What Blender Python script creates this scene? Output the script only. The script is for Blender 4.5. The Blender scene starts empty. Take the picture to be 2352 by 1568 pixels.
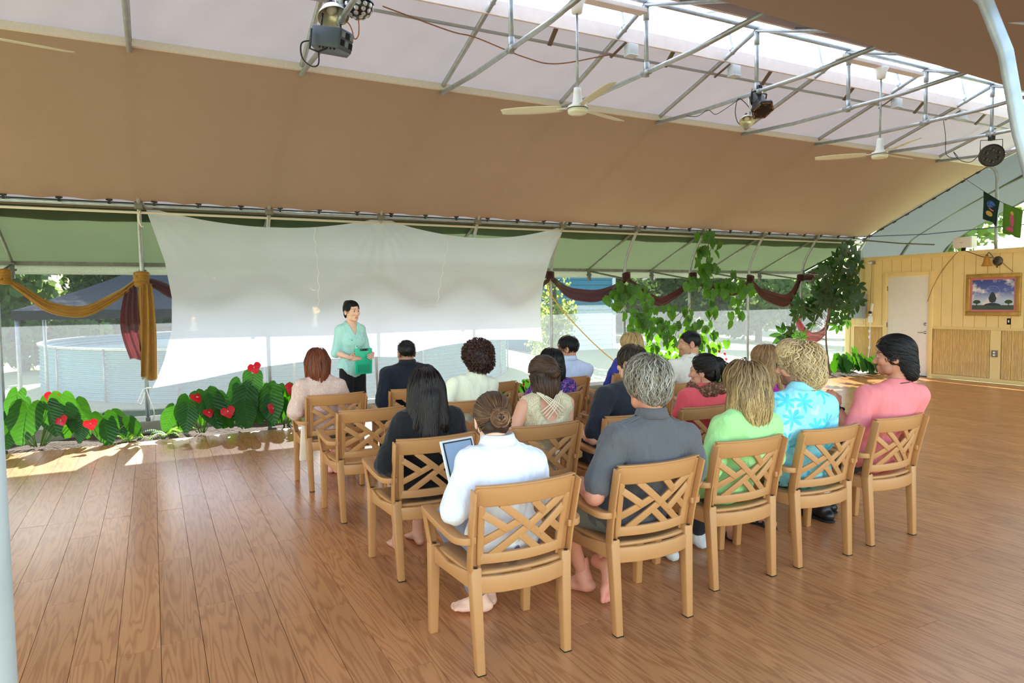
import bpy, bmesh, math, random
import numpy as np
from mathutils import Vector, Matrix
random.seed(7); RNG = np.random.default_rng(7)
S = bpy.context.scene
COL = S.collection

# ------------------------------------------------------------------ camera
CAM = np.array([0.0, 0.0, 1.6])
CR = np.array([0.886638, -0.462309, -0.012008]); CU = np.array([0.037292, 0.045593, 0.998264]); CF = np.array([0.460959, 0.885546, -0.057665])
FPX = 1585.98
cd = bpy.data.cameras.new('camera'); cam = bpy.data.objects.new('camera', cd); COL.objects.link(cam)
cd.sensor_width = 36.0; cd.lens = FPX * 36 / 2352; cd.clip_start = 0.05; cd.clip_end = 300
cam.matrix_world = Matrix(((CR[0], CU[0], -CF[0], CAM[0]), (CR[1], CU[1], -CF[1], CAM[1]), (CR[2], CU[2], -CF[2], CAM[2]), (0, 0, 0, 1)))
S.camera = cam
# ------------------------------------------------------------------ light
SUN = Vector((0.17, 1.0, 0.585)).normalized()
w = bpy.data.worlds.new('sky'); S.world = w; w.use_nodes = True
nt = w.node_tree; bg = nt.nodes['Background']
sky = nt.nodes.new('ShaderNodeTexSky'); sky.sky_type = 'NISHITA'; sky.sun_disc = False
sky.sun_elevation = math.asin(SUN.z); sky.sun_rotation = math.atan2(SUN.x, SUN.y); sky.air_density = 1.3; sky.dust_density = 1.0; sky.ozone_density = 0.6
nt.links.new(sky.outputs[0], bg.inputs[0]); bg.inputs[1].default_value = 0.86
sl = bpy.data.lights.new('sun', 'SUN'); sl.energy = 44.0; sl.angle = 0.009; sl.color = (1.0, 0.985, 0.965)
so = bpy.data.objects.new('sun', sl); COL.objects.link(so); so.rotation_euler = SUN.to_track_quat('Z', 'Y').to_euler(); so.location = (4, 20, 14)
vs = S.view_settings; vs.view_transform = 'Standard'; vs.look = 'None'; vs.gamma = 1.0; vs.use_curve_mapping = False; vs.exposure = -0.04
S.cycles.transparent_max_bounces = 16; S.cycles.max_bounces = 10; S.cycles.transmission_bounces = 8; S.cycles.diffuse_bounces = 6
S.cycles.sample_clamp_indirect = 6.0

# ------------------------------------------------------------------ pixel helpers used only to read real positions
def ray(x, y):
    return CR * (x - 1176) / FPX - CU * (y - 784) / FPX + CF
def ony(x, y, Y):
    d = ray(x, y); return CAM + d * (Y / d[1])
def onx(x, y, X):
    d = ray(x, y); return CAM + d * (X / d[0])
def onz(x, y, z=0.0):
    d = ray(x, y); return CAM + d * ((z - CAM[2]) / d[2])

# ------------------------------------------------------------------ materials
MATS = {}
def lin(c):
    return tuple(((v / 255) / 12.92 if v / 255 <= 0.04045 else ((v / 255 + 0.055) / 1.055) ** 2.4) for v in c)
def rgb(c): return (*lin(c), 1.0)
class NT:
    def __init__(s, name):
        s.m = bpy.data.materials.new(name); s.m.use_nodes = True; s.t = s.m.node_tree
        for n in list(s.t.nodes): s.t.nodes.remove(n)
        s.out = s.n('ShaderNodeOutputMaterial')
    def n(s, typ, **kw):
        nd = s.t.nodes.new(typ)
        for k, v in kw.items(): setattr(nd, k, v)
        return nd
    def l(s, a, b): s.t.links.new(a, b)
    def coord(s, kind='Object', scale=(1, 1, 1), loc=(0, 0, 0), rot=(0, 0, 0)):
        if kind == 'Position': o = s.n('ShaderNodeNewGeometry').outputs['Position']
        else: o = s.n('ShaderNodeTexCoord').outputs[kind]
        mp = s.n('ShaderNodeMapping'); mp.inputs['Scale'].default_value = scale; mp.inputs['Location'].default_value = loc; mp.inputs['Rotation'].default_value = rot
        s.l(o, mp.inputs[0]); return mp.outputs[0]
    def noise(s, vec, scale=5, detail=4, rough=.55, dist=0):
        nd = s.n('ShaderNodeTexNoise'); nd.inputs['Scale'].default_value = scale; nd.inputs['Detail'].default_value = detail
        nd.inputs['Roughness'].default_value = rough; nd.inputs['Distortion'].default_value = dist
        if vec is not None: s.l(vec, nd.inputs['Vector'])
        return nd.outputs['Fac']
    def math(s, op, a, b=None, clamp=False):
        nd = s.n('ShaderNodeMath', operation=op); nd.use_clamp = clamp
        for i, v in enumerate((a, b)):
            if v is None: continue
            if isinstance(v, (int, float)): nd.inputs[i].default_value = v
            else: s.l(v, nd.inputs[i])
        return nd.outputs[0]
    def ramp(s, fac, stops, interp='LINEAR'):
        nd = s.n('ShaderNodeValToRGB'); cr = nd.color_ramp; cr.interpolation = interp
        while len(cr.elements) < len(stops): cr.elements.new(0.5)
        for e, (p, c) in zip(cr.elements, stops):
            e.position = p; e.color = c if len(c) == 4 else (*c, 1)
        s.l(fac, nd.inputs[0]); return nd.outputs[0]
    def mix(s, fac, a, b, mode='MIX'):
        nd = s.n('ShaderNodeMix', data_type='RGBA', blend_type=mode)
        for sock, v in ((nd.inputs[0], fac), (nd.inputs[6], a), (nd.inputs[7], b)):
            if isinstance(v, (int, float, tuple)): sock.default_value = v
            else: s.l(v, sock)
        return nd.outputs[2]
    def bump(s, h, strength=.2, dist=.01):
        nd = s.n('ShaderNodeBump'); nd.inputs['Strength'].default_value = strength; nd.inputs['Distance'].default_value = dist
        s.l(h, nd.inputs['Height']); return nd.outputs[0]
    def bsdf(s, col, rough=.5, metal=0, spec=.5, normal=None, sheen=0):
        b = s.n('ShaderNodeBsdfPrincipled')
        if isinstance(col, tuple): b.inputs['Base Color'].default_value = col
        else: s.l(col, b.inputs['Base Color'])
        if isinstance(rough, (int, float)): b.inputs['Roughness'].default_value = rough
        else: s.l(rough, b.inputs['Roughness'])
        b.inputs['Metallic'].default_value = metal; b.inputs['Specular IOR Level'].default_value = spec
        if sheen: b.inputs['Sheen Weight'].default_value = sheen
        if normal is not None: s.l(normal, b.inputs['Normal'])
        return b.outputs[0]
    def shmix(s, fac, a, b):
        nd = s.n('ShaderNodeMixShader')
        if isinstance(fac, (int, float)): nd.inputs[0].default_value = fac
        else: s.l(fac, nd.inputs[0])
        s.l(a, nd.inputs[1]); s.l(b, nd.inputs[2]); return nd.outputs[0]
    def transl(s, col):
        nd = s.n('ShaderNodeBsdfTranslucent')
        if isinstance(col, tuple): nd.inputs[0].default_value = col
        else: s.l(col, nd.inputs[0])
        return nd.outputs[0]
    def transp(s, col=(1, 1, 1, 1)):
        nd = s.n('ShaderNodeBsdfTransparent'); nd.inputs[0].default_value = col; return nd.outputs[0]
    def fin(s, sh):
        s.l(sh, s.out.inputs[0]); return s.m
def mat(name, col, rough=.5, metal=0, spec=.5, var=0.0, vscale=8, bump=0.0, bscale=60, sheen=0, coord='Object', stretch=(1, 1, 1), trans=0.0, tcol=None, alpha=0.0, attr=False):
    """plain procedural material: base colour with noise variation, bump, optional translucency"""
    if name in MATS: return MATS[name]
    t = NT(name); c = rgb(col); v = t.coord(coord, stretch)
    color = c
    if attr:
        a = t.n('ShaderNodeAttribute'); a.attribute_name = 'Col'; color = a.outputs['Color']
    if var:
        f = t.noise(v, vscale, 5)
        lo = tuple(x * (1 - var) for x in c[:3]) + (1,); hi = tuple(min(1, x * (1 + var)) for x in c[:3]) + (1,)
        if attr: color = t.mix(1.0, color, t.ramp(f, [(.25, (1 - var,) * 3), (.75, (1 + var,) * 3)]), 'MULTIPLY')
        else: color = t.ramp(f, [(.28, lo), (.72, hi)])
    nrm = None
    if bump: nrm = t.bump(t.noise(v, bscale, 3), bump, .01)
    sh = t.bsdf(color, rough, metal, spec, nrm, sheen)
    if trans: sh = t.shmix(trans, sh, t.transl(rgb(tcol) if tcol else color))
    if alpha: sh = t.shmix(alpha, sh, t.transp())
    MATS[name] = t.fin(sh); return MATS[name]

# ------------------------------------------------------------------ objects
def link(name, me, parent=None, loc=None):
    o = bpy.data.objects.new(name, me); COL.objects.link(o)
    if parent is not None: o.parent = parent
    if loc is not None: o.location = loc
    return o
def tag(o, label=None, cat=None, group=None, kind=None):
    if label: o['label'] = label
    if cat: o['category'] = cat
    if group: o['group'] = group
    if kind: o['kind'] = kind
    return o
def empty(name, loc=(0, 0, 0), rz=0.0, label=None, cat=None, group=None, kind=None):
    o = bpy.data.objects.new(name, None); COL.objects.link(o); o.empty_display_size = .1
    o.location = loc; o.rotation_euler = (0, 0, rz); return tag(o, label, cat, group, kind)
def copy_tree(o, parent=None):
    c = o.copy(); COL.objects.link(c); c.parent = parent
    for ch in o.children: copy_tree(ch, c)
    return c
def np_mesh(name, V, F, mat=None, smooth=True, col=None):
    """V (n,3), F (m,3|4) arrays"""
    me = bpy.data.meshes.new(name); V = np.asarray(V, np.float32); F = np.asarray(F, np.int32)
    me.vertices.add(len(V)); me.vertices.foreach_set('co', V.ravel())
    k = F.shape[1]; me.loops.add(F.size); me.loops.foreach_set('vertex_index', F.ravel())
    me.polygons.add(len(F)); me.polygons.foreach_set('loop_start', np.arange(len(F), dtype=np.int32) * k)
    try: me.polygons.foreach_set('loop_total', np.full(len(F), k, np.int32))
    except Exception: pass
    me.polygons.foreach_set('use_smooth', np.full(len(F), bool(smooth)))
    me.update(calc_edges=True)
    if col is not None:
        at = me.attributes.new('Col', 'FLOAT_COLOR', 'POINT')
        c4 = np.ones((len(V), 4), np.float32); c4[:, :3] = col; at.data.foreach_set('color', c4.ravel())
    if mat: me.materials.append(mat)
    return me
class MB:
    """collects boxes, tubes, lathes, patches; build() links them as ONE mesh object"""
    def __init__(s): s.v = []; s.f = []; s.mi = []
    def add(s, V, F, mi=0):
        b = len(s.v); s.v += [tuple(float(c) for c in p) for p in V]; s.f += [tuple(int(i) + b for i in q) for q in F]; s.mi += [mi] * len(F); return s
    def box(s, lo, hi, M=None, mi=0):
        x0, y0, z0 = lo; x1, y1, z1 = hi
        V = [Vector(p) for p in ((x0, y0, z0), (x1, y0, z0), (x1, y1, z0), (x0, y1, z0), (x0, y0, z1), (x1, y0, z1), (x1, y1, z1), (x0, y1, z1))]
        if M is not None: V = [M @ p for p in V]
        return s.add(V, [(0, 3, 2, 1), (4, 5, 6, 7), (0, 1, 5, 4), (1, 2, 6, 5), (2, 3, 7, 6), (3, 0, 4, 7)], mi)
    def hexa(s, bot, top, mi=0):
        return s.add(list(bot) + list(top), [(0, 3, 2, 1), (4, 5, 6, 7), (0, 1, 5, 4), (1, 2, 6, 5), (2, 3, 7, 6), (3, 0, 4, 7)], mi)
    def tube(s, P, r, n=8, caps=True, mi=0, flat=1.0, up=None):
        P = [Vector(p) for p in P]; R = r if isinstance(r, (list, tuple)) else [r] * len(P)
        V = []; F = []; u = None
        for i, p in enumerate(P):
            t = (P[min(i + 1, len(P) - 1)] - P[max(i - 1, 0)]); t = t.normalized() if t.length > 1e-9 else Vector((0, 0, 1))
            if u is None:
                a = Vector(up) if up else (Vector((0, 0, 1)) if abs(t.z) < .9 else Vector((1, 0, 0))); u = (a - t * a.dot(t)).normalized()
            else: u = (u - t * u.dot(t)); u = u.normalized() if u.length > 1e-6 else t.orthogonal().normalized()
            w = t.cross(u)
            for j in range(n):
                a = 2 * math.pi * j / n; V.append(p + u * (math.cos(a) * R[i] * flat) + w * (math.sin(a) * R[i]))
        for i in range(len(P) - 1):
            for j in range(n):
                k = (j + 1) % n; F.append((i * n + j, i * n + k, (i + 1) * n + k, (i + 1) * n + j))
        if caps: F += [tuple(range(n - 1, -1, -1)), tuple(range((len(P) - 1) * n, len(P) * n))]
        return s.add(V, F, mi)
    def beam(s, P, w, d, up=(0, 0, 1), mi=0):
        """rectangular section swept along P: w across, d along up"""
        P = [Vector(p) for p in P]; W = w if isinstance(w, (list, tuple)) else [w] * len(P); D = d if isinstance(d, (list, tuple)) else [d] * len(P)
        V = []; F = []; U = Vector(up)
        for i, p in enumerate(P):
            t = (P[min(i + 1, len(P) - 1)] - P[max(i - 1, 0)]).normalized(); u = (U - t * U.dot(t)).normalized(); x = t.cross(u)
            for a, b in ((-.5, -.5), (.5, -.5), (.5, .5), (-.5, .5)): V.append(p + x * (a * W[i]) + u * (b * D[i]))
        for i in range(len(P) - 1):
            for j in range(4):
                k = (j + 1) % 4; F.append((i * 4 + j, i * 4 + k, (i + 1) * 4 + k, (i + 1) * 4 + j))
        F += [(3, 2, 1, 0), tuple(range((len(P) - 1) * 4, len(P) * 4))]
        return s.add(V, F, mi)
    def lathe(s, prof, n=20, M=None, mi=0, caps=True):
        V = []; F = []
        for r, z in prof:
            for j in range(n):
                a = 2 * math.pi * j / n; p = Vector((r * math.cos(a), r * math.sin(a), z)); V.append(M @ p if M is not None else p)
        for i in range(len(prof) - 1):
            for j in range(n):
                k = (j + 1) % n; F.append((i * n + j, i * n + k, (i + 1) * n + k, (i + 1) * n + j))
        if caps: F += [tuple(range(n - 1, -1, -1)), tuple(range((len(prof) - 1) * n, len(prof) * n))]
        return s.add(V, F, mi)
    def grid(s, fn, nu, nv, mi=0):
        V = [fn(i / nu, j / nv) for j in range(nv + 1) for i in range(nu + 1)]
        F = [(j * (nu + 1) + i, j * (nu + 1) + i + 1, (j + 1) * (nu + 1) + i + 1, (j + 1) * (nu + 1) + i) for j in range(nv) for i in range(nu)]
        return s.add(V, F, mi)
    def mesh(s, name, mats, smooth=False, bevel=0.0, solid=0.0):
        me = bpy.data.meshes.new(name); me.from_pydata(s.v, [], s.f)
        for m in (mats if isinstance(mats, (list, tuple)) else [mats]): me.materials.append(m)
        if any(s.mi): me.polygons.foreach_set('material_index', s.mi)
        me.polygons.foreach_set('use_smooth', [bool(smooth)] * len(s.f))
        me.update()
        return me
    def build(s, name, mats, parent=None, smooth=False, loc=None, bevel=0.0, solid=0.0, bseg=2, sharp=None):
        o = link(name, s.mesh(name, mats, smooth), parent, loc)
        if solid:
            m = o.modifiers.new('solid', 'SOLIDIFY'); m.thickness = solid; m.offset = 0
        if bevel:
            m = o.modifiers.new('bevel', 'BEVEL'); m.width = bevel; m.segments = bseg; m.limit_method = 'ANGLE'; m.angle_limit = math.radians(40)
            o.data.polygons.foreach_set('use_smooth', [True] * len(o.data.polygons))
            m.harden_normals = False
        if sharp is not None:
            o.data.set_sharp_from_angle(angle=math.radians(sharp))
        return o
def T(loc=(0, 0, 0), rx=0, ry=0, rz=0, sc=1.0):
    return Matrix.Translation(loc) @ Matrix.Rotation(rz, 4, 'Z') @ Matrix.Rotation(ry, 4, 'Y') @ Matrix.Rotation(rx, 4, 'X') @ Matrix.Scale(sc, 4)
def spline(P, n=24):
    """Catmull-Rom through P"""
    P = [np.array(p, float) for p in P]; Q = [2 * P[0] - P[1]] + P + [2 * P[-1] - P[-2]]; out = []
    segs = len(P) - 1; per = max(1, n // segs)
    for i in range(segs):
        a, b, c, d = Q[i:i + 4]
        for j in range(per):
            t = j / per; out.append(.5 * ((2 * b) + (-a + c) * t + (2 * a - 5 * b + 4 * c - d) * t * t + (-a + 3 * b - 3 * c + d) * t ** 3))
    out.append(P[-1]); return out
# ================================================================== the shell
def HX(k): return -1.638 + 1.5435 * k
YC = 5.694
STEEL = mat('galvanised_steel', (168, 174, 180), .42, .55, .5, var=.16, vscale=14, bump=.06, bscale=90)
STEEL_D = mat('weathered_steel', (120, 118, 112), .55, .5, .4, var=.2, vscale=14)
WHITE = mat('white_paint', (236, 236, 238), .45, var=.04)
BLACK = mat('black_plastic', (22, 22, 24), .45, bump=.05)
DARK = mat('dark_void', (16, 14, 12), .9)

# ---- floor
def floor_material():
    t = NT('wood_laminate')
    pos = t.n('ShaderNodeNewGeometry').outputs['Position']
    oi = t.n('ShaderNodeObjectInfo').outputs['Random']
    at = t.n('ShaderNodeAttribute'); at.attribute_name = 'rnd'
    r = t.math('ADD', oi, at.outputs['Fac'])
    off = t.n('ShaderNodeCombineXYZ'); t.l(t.math('MULTIPLY', r, 37.0), off.inputs[0]); t.l(t.math('MULTIPLY', r, 91.0), off.inputs[1]); t.l(t.math('MULTIPLY', r, 11.0), off.inputs[2])
    va = t.n('ShaderNodeVectorMath', operation='ADD'); t.l(pos, va.inputs[0]); t.l(off.outputs[0], va.inputs[1])
    def mp(sc):
        m = t.n('ShaderNodeMapping'); m.inputs['Scale'].default_value = sc; t.l(va.outputs[0], m.inputs[0]); return m.outputs[0]
    g = t.noise(mp((11, .9, 1)), 1.0, 2, .45, .25)
    rings = t.math('SINE', t.math('MULTIPLY', g, 62.0))
    rings = t.math('MULTIPLY_ADD', rings, .5); t.t.nodes[-1].inputs[2].default_value = .5
    fine = t.noise(mp((160, 3.5, 1)), 1.0, 3, .6)
    broad = t.noise(mp((7, .8, 1)), 1.0, 3)
    a = t.mix(t.math('POWER', t.math('MAXIMUM', rings, .001), 2.2), rgb((198, 136, 86)), rgb((142, 82, 46)))
    b = t.mix(fine, rgb((156, 94, 54)), rgb((214, 152, 98)))
    c = t.mix(.42, a, b)
    c = t.mix(t.math('MULTIPLY', broad, .5), c, rgb((202, 136, 86)))
    tone = t.ramp(t.math('FRACT', t.math('MULTIPLY', r, 7.31)), [(0, (.90, .89, .88)), (1, (1.08, 1.07, 1.06))])
    c = t.mix(1.0, c, tone, 'MULTIPLY')
    rough = .27
    nrm = None
    return t.fin(t.bsdf(c, rough, 0, .55, nrm))
FLOORM = floor_material()
floor = tag(MB().box((-6.5, -4, -.16), (13.70, 9.2, -.014)).build('floor', DARK), kind='structure')
pw, pl = .18, 1.2
pm = MB()
g = .0011
pm.box((-pw / 2 + g, -pl / 2 + g, -.012), (pw / 2 - g, pl / 2 - g, 0))
pme = pm.mesh('plank', FLOORM)
planks = []
for i in range(int((13.70 + 6.5) / pw)):
    x = -6.5 + pw * (i + .5); o = random.choice((0, .4, .8)) + random.uniform(-.05, .05)
    y0 = -4 + o - pl
    while y0 < 9.2:
        a, b = max(y0, -4), min(y0 + pl, 9.2); y0 += pl
        if b - a < .06: continue
        c = np.array([x, (a + b) / 2, 0]) - CAM; u, v, dd = c @ CR, c @ CU, c @ CF
        vis = dd > .3 and abs(u / dd) < .80 and -.62 < v / dd
        planks.append((0 if vis and (b - a) > 1.19 else 1, np.linalg.norm(c), x, a, b))
planks.sort()
for q, (nv, d, x, a, b) in enumerate(planks):
    if q < 290 and nv == 0: link('plank', pme, floor, (x, (a + b) / 2, random.uniform(-.0006, .0006)))
    else: planks = planks[q:]; break
V = []; F = []; R = []
for nv, d, x, a, b in planks:
    k = len(V); V += [(x - pw / 2 + g, a + g, 0), (x + pw / 2 - g, a + g, 0), (x + pw / 2 - g, b - g, 0), (x - pw / 2 + g, b - g, 0)]
    V += [(p[0], p[1], -.012) for p in V[k:k + 4]]
    for f in ((0, 1, 2, 3), (0, 4, 5, 1), (1, 5, 6, 2), (2, 6, 7, 3), (3, 7, 4, 0)): F.append(tuple(k + i for i in f))
    R += [random.random()] * 8
me = np_mesh('plank_field', V, F, FLOORM, smooth=False)
me.attributes.new('rnd', 'FLOAT', 'POINT').data.foreach_set('value', R)
tag(link('plank_field', me, floor), kind='stuff')

# ---- ground outside, planting bed, kerb
t = NT('lawn'); v = t.coord('Position'); n1 = t.noise(v, .5, 6); n2 = t.noise(v, 24, 4)
c = t.mix(n1, rgb((150, 164, 112)), rgb((186, 194, 148))); c = t.mix(t.math('MULTIPLY', n2, .6), c, rgb((124, 136, 98)))
LAWN = t.fin(t.bsdf(c, .9, 0, .2, t.bump(n2, .5, .04)))
tag(MB().grid(lambda u, w: (-90 + 190 * u, -80 + 180 * w, -.17), 30, 30).build('ground', LAWN), kind='structure')
t = NT('soil'); v = t.coord('Position'); n2 = t.noise(v, 30, 6)
SOIL = t.fin(t.bsdf(t.mix(n2, rgb((42, 32, 25)), rgb((112, 94, 76))), .95, 0, .2, t.bump(n2, 1.0, .05)))
def soil(u, w):
    x = -6.5 + 20.2 * u; y = 9.2 + .95 * w
    return (x, y, -.03 + .035 * math.sin(x * 5.1 + y * 3) * math.sin(y * 9 + x) + (.0 if 0 < w < 1 else -.05))
tag(MB().grid(soil, 160, 10).build('planting_bed', SOIL, smooth=True), kind='structure')
CONC = mat('concrete', (158, 152, 142), .9, var=.18, vscale=6, bump=.4, bscale=40)
kerb = tag(MB().box((-6.5, 10.15, -.17), (13.7, 10.34, .09)).build('trim_1', CONC, bevel=.008), kind='structure')
MB().box((-6.5, 10.19, .09), (13.7, 10.24, .155)).build('base_rail', WHITE, kerb)

# ---- screen wall at the back (woven see-through mesh), one panel per bay
def screen_mat(name, col, keep, tcol, scale=260):
    t = NT(name); v = t.coord('Position', (1, 1, 1)); n = t.noise(v, 60, 3); wv = t.noise(t.coord('Position', (3, 3, 400)), 1.0, 2)
    d = t.bsdf(rgb(col), .8, 0, .2); sh = t.shmix(.80, d, t.transl(rgb(tcol)))
    k = t.math('ADD', keep, t.math('MULTIPLY', t.math('ADD', t.math('ADD', n, wv), -1.0), .30), True)
    return t.fin(t.shmix(k, sh, t.transp()))
SCREEN = screen_mat('insect_screen', (84, 86, 88), .46, (76, 79, 80))
wall_back = empty('wall_back', (0, 10.25, 0), kind='structure')
for k in range(-3, 10):
    x0, x1 = HX(k), min(HX(k + 1), 13.66)
    MB().grid(lambda u, w: (x0 + (x1 - x0) * u, .012 * math.sin(math.pi * u) * math.sin(math.pi * w), .15 + 1.97 * w), 4, 4).build('screen_panel', SCREEN, wall_back, smooth=True)

# ---- pipe frames
FAR = [(10.21, -.02), (10.21, 1.0), (10.21, 1.98), (10.185, 2.17), (10.135, 2.34), (10.05, 2.50), (9.95, 2.65), (9.86, 2.78), (9.80, 2.88), (9.70, 3.0), (9.2, 3.24), (8.6, 3.51), (7.9, 3.82), (7.37, 4.02), (6.6, 4.27), (YC, 4.577)]
NEAR = [(1.33, -.02), (1.34, 1.0), (1.39, 1.85), (1.49, 2.235), (1.547, 2.548), (1.63, 2.78), (1.78, 2.96), (2.4, 3.26), (3.2, 3.64), (4.02, 4.0), (4.8, 4.27), (YC, 4.577)]
for k in range(-3, 11):
    x = HX(k)
    hf = empty('roof_frame', (x, 10.21, 0), 0, 'galvanised steel pipe hoop with tie bar and king post carrying the roof' if k < 10 else 'galvanised steel pipe hoop standing over the yellow end wall', 'roof frame', 'pipe hoops of the hall')
    def P(y, z, dx=0.0): return (dx, y - 10.21, z)
    MB().tube([P(y, z) for y, z in FAR], .0265, 10).build('hoop_pipe', STEEL, hf, True)
    nr = NEAR if k not in (1, 2) else NEAR[6:]
    MB().tube([P(y, z) for y, z in nr], .0265, 10).build('hoop_pipe', STEEL, hf, True)
    if k < 10:
        MB().tube([P(7.40, 3.955), P(6.5, 3.905), P(5.0, 3.895), P(4.05, 3.94)], .024, 10).build('tie_bar', STEEL, hf, True)
        MB().tube([P(YC, 3.90), P(YC, 4.57)], .023, 10).tube([P(YC, 3.86), P(YC, 4.0)], .03, 10).tube([P(YC, 4.42), P(YC, 4.56)], .03, 10).build('king_post', STEEL, hf, True)
        MB().tube([P(YC - .06, 3.90), P(YC + .06, 3.90)], .031, 10).build('tie_clamp', STEEL, hf, True)
    vh = spline([P(6.06, 4.46), P(6.10, 4.62), P(6.15, 4.84), P(6.22, 4.95), P(6.36, 5.03), P(6.60, 5.08)], 20)
    MB().tube(vh, .020, 8).tube([P(6.055, 4.43), P(6.085, 4.56)], .027, 8).build('vent_hoop', STEEL, hf, True)
    # eave strut and brace outside the wall
    MB().tube([P(9.93, 2.80), P(11.37, 2.20)], .022, 8).build('eave_strut', STEEL_D, hf, True)
    MB().tube([P(10.21, 1.99), P(11.30, 2.17)], .017, 8).build('eave_brace', STEEL_D, hf, True)
    MB().box((-.025, 1.10, 1.99), (.025, 1.16, 2.20)).box((-.05, 1.11, 2.09), (.05, 1.15, 2.12)).build('gutter_bracket', STEEL_D, hf)
    MB().box((-.05, -.43, 2.80), (.05, -.33, 2.89)).build('rail_joint', STEEL_D, hf, bevel=.012)
    MB().tube([P(10.21, 0.02), P(10.21, .14)], .034, 10).build('base_socket', STEEL_D, hf, True)
for k in (11, 12):
    hf = empty('roof_frame', (HX(k), 10.21, 0), 0, 'dark pipe hoop under the grey shade cover beyond the yellow end wall', 'roof frame', 'pipe hoops beyond the end wall')
    MB().tube([(0, y - 10.21, z) for y, z in FAR], .034, 8).build('hoop_pipe', mat('dark_pipe', (88, 92, 92), .6, .3), hf, True)
# long pipes
def long_pipe(name, y, z, r, m, label, x0=-6.3, x1=13.72, n=8):
    o = MB().tube([(x0, y, z), (x1, y, z)], r, n).build(name, m, smooth=True); return tag(o, label, 'pipe')
long_pipe('ridge_pipe', YC, 4.60, .024, STEEL, 'straight ridge pipe joining the tops of the king posts')
long_pipe('wall_rail', 9.835, 2.845, .021, STEEL, 'long steel rail that the tan shade cloth is clipped to')
long_pipe('rail_cable', 9.80, 2.805, .009, mat('brown_cable', (92, 70, 52), .7), 'thin brown cable strung below the cloth rail')
long_pipe('valance_rail', 9.86, 2.765, .016, mat('cream_pipe', (206, 196, 178), .6), 'cream pipe running just below the cloth rail')
long_pipe('conduit', 6.42, 4.32, .017, mat('grey_conduit', (158, 162, 168), .5), 'grey electrical conduit along the underside of the roof film')

# ---- eave: green shade sheet, gutter, white valance
def fabric(name, col, tcol, trans, rough=.85, var=.10, vscale=1.5, weave=700, stretch=(1, 1, 1), keep=0.0):
    t = NT(name); v = t.coord('Position', stretch); n = t.noise(v, vscale, 4)
    c = t.mix(n, tuple(x * (1 - var) for x in rgb(col)[:3]) + (1,), tuple(min(1, x * (1 + var)) for x in rgb(col)[:3]) + (1,))
    ct = t.mix(n, tuple(x * (1 - var) for x in rgb(tcol)[:3]) + (1,), tuple(min(1, x * (1 + var)) for x in rgb(tcol)[:3]) + (1,))
    nb = t.bump(t.noise(t.coord('Position', (1, 1, 1)), 5, 4), .25, .03)
    sh = t.shmix(trans, t.bsdf(c, rough, 0, .2, nb), t.transl(ct))
    if keep: sh = t.shmix(keep, sh, t.transp())
    return t.fin(sh)
GREEN = fabric('green_shade_net', (98, 112, 84), (37, 43, 29), .70, var=.15, vscale=.7)
eave = tag(MB().grid(lambda u, w: (-6.5 + 20.2 * u, 9.87 + 1.55 * w, 2.888 - .668 * w - .025 * math.sin(math.pi * w) + .006 * math.sin(u * 160) * math.sin(math.pi * w)), 200, 8).build('ceiling_eave', GREEN, smooth=True), kind='structure')
gut = tag(MB().box((-6.5, 11.38, 2.175), (13.72, 11.44, 2.225)).build('trim_2', STEEL_D), kind='structure')
MB().box((-6.5, 11.405, 2.05), (13.72, 11.42, 2.175)).build('valance', fabric('white_valance', (206, 208, 200), (170, 176, 160), .5), gut)

# ---- ceiling: roof film, tan shade cloths, ridge vent
FILM = fabric('roof_film', (204, 200, 202), (62, 60, 62), .55, .5, .06, 2.0)
VENT = fabric('vent_film', (238, 240, 244), (176, 180, 188), .82, .4, .34, 1.6, stretch=(.35, 4, 4))
TAN = fabric('tan_shade_cloth', (196, 172, 152), (136, 116, 102), .36, .9, .06, .8)
ceiling = empty('ceiling', (3, YC, 4.5), kind='structure')
def sheet(name, m, fn, nu, nv): 
    mb = MB().grid(lambda u, w: tuple(np.array(fn(u, w)) - np.array((3, YC, 4.5))), nu, nv); return mb.build(name, m, ceiling, smooth=True)
def prof(pts):
    pts = np.array(pts, float); d = np.r_[0, np.cumsum(np.hypot(*np.diff(pts, axis=0).T))]; d /= d[-1]
    return lambda w: (np.interp(w, d, pts[:, 0]), np.interp(w, d, pts[:, 1]))
pf = prof([(10.35, 2.72), (9.80, 3.0), (9.2, 3.27), (8.6, 3.56), (7.9, 3.85), (7.37, 4.07), (6.6, 4.35), (6.20, 4.49)])
def film_far(u, w):
    y, z = pf(w); x = -6.5 + 20.3 * u; ph = ((x + 1.638) / 1.5435) % 1
    return (x, y, z + .02 - .035 * math.sin(math.pi * ph) + .004 * math.sin(x * 13 + y * 9) + .004 * math.sin(x * 7.3 - y * 17))
sheet('roof_film', FILM, film_far, 260, 30)
pn = prof([(1.50, 2.80), (2.4, 3.36), (3.2, 3.74), (4.02, 4.10), (4.8, 4.37), (5.2, 4.50)])
sheet('roof_film', FILM, lambda u, w: (-6.5 + 20.3 * u, pn(w)[0], pn(w)[1] + .02), 20, 12)
def tan_far(u, w):
    x = -6.5 + 20.25 * u; y = 7.36 + 2.455 * w; ph = ((x + 1.638) / .5145) % 1
    z = 3.985 - 1.105 * w + .03 * math.sin(math.pi * w) * .6 - .0
    y -= .012 * math.sin(math.pi * ph) * w ** 6; z += .025 * math.sin(math.pi * ph) * max(0, w - .85) / .15
    return (x, y, z + .004 * math.sin(x * 1.3 + 2 * w))
sheet('shade_cloth', TAN, tan_far, 240, 24)
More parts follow.
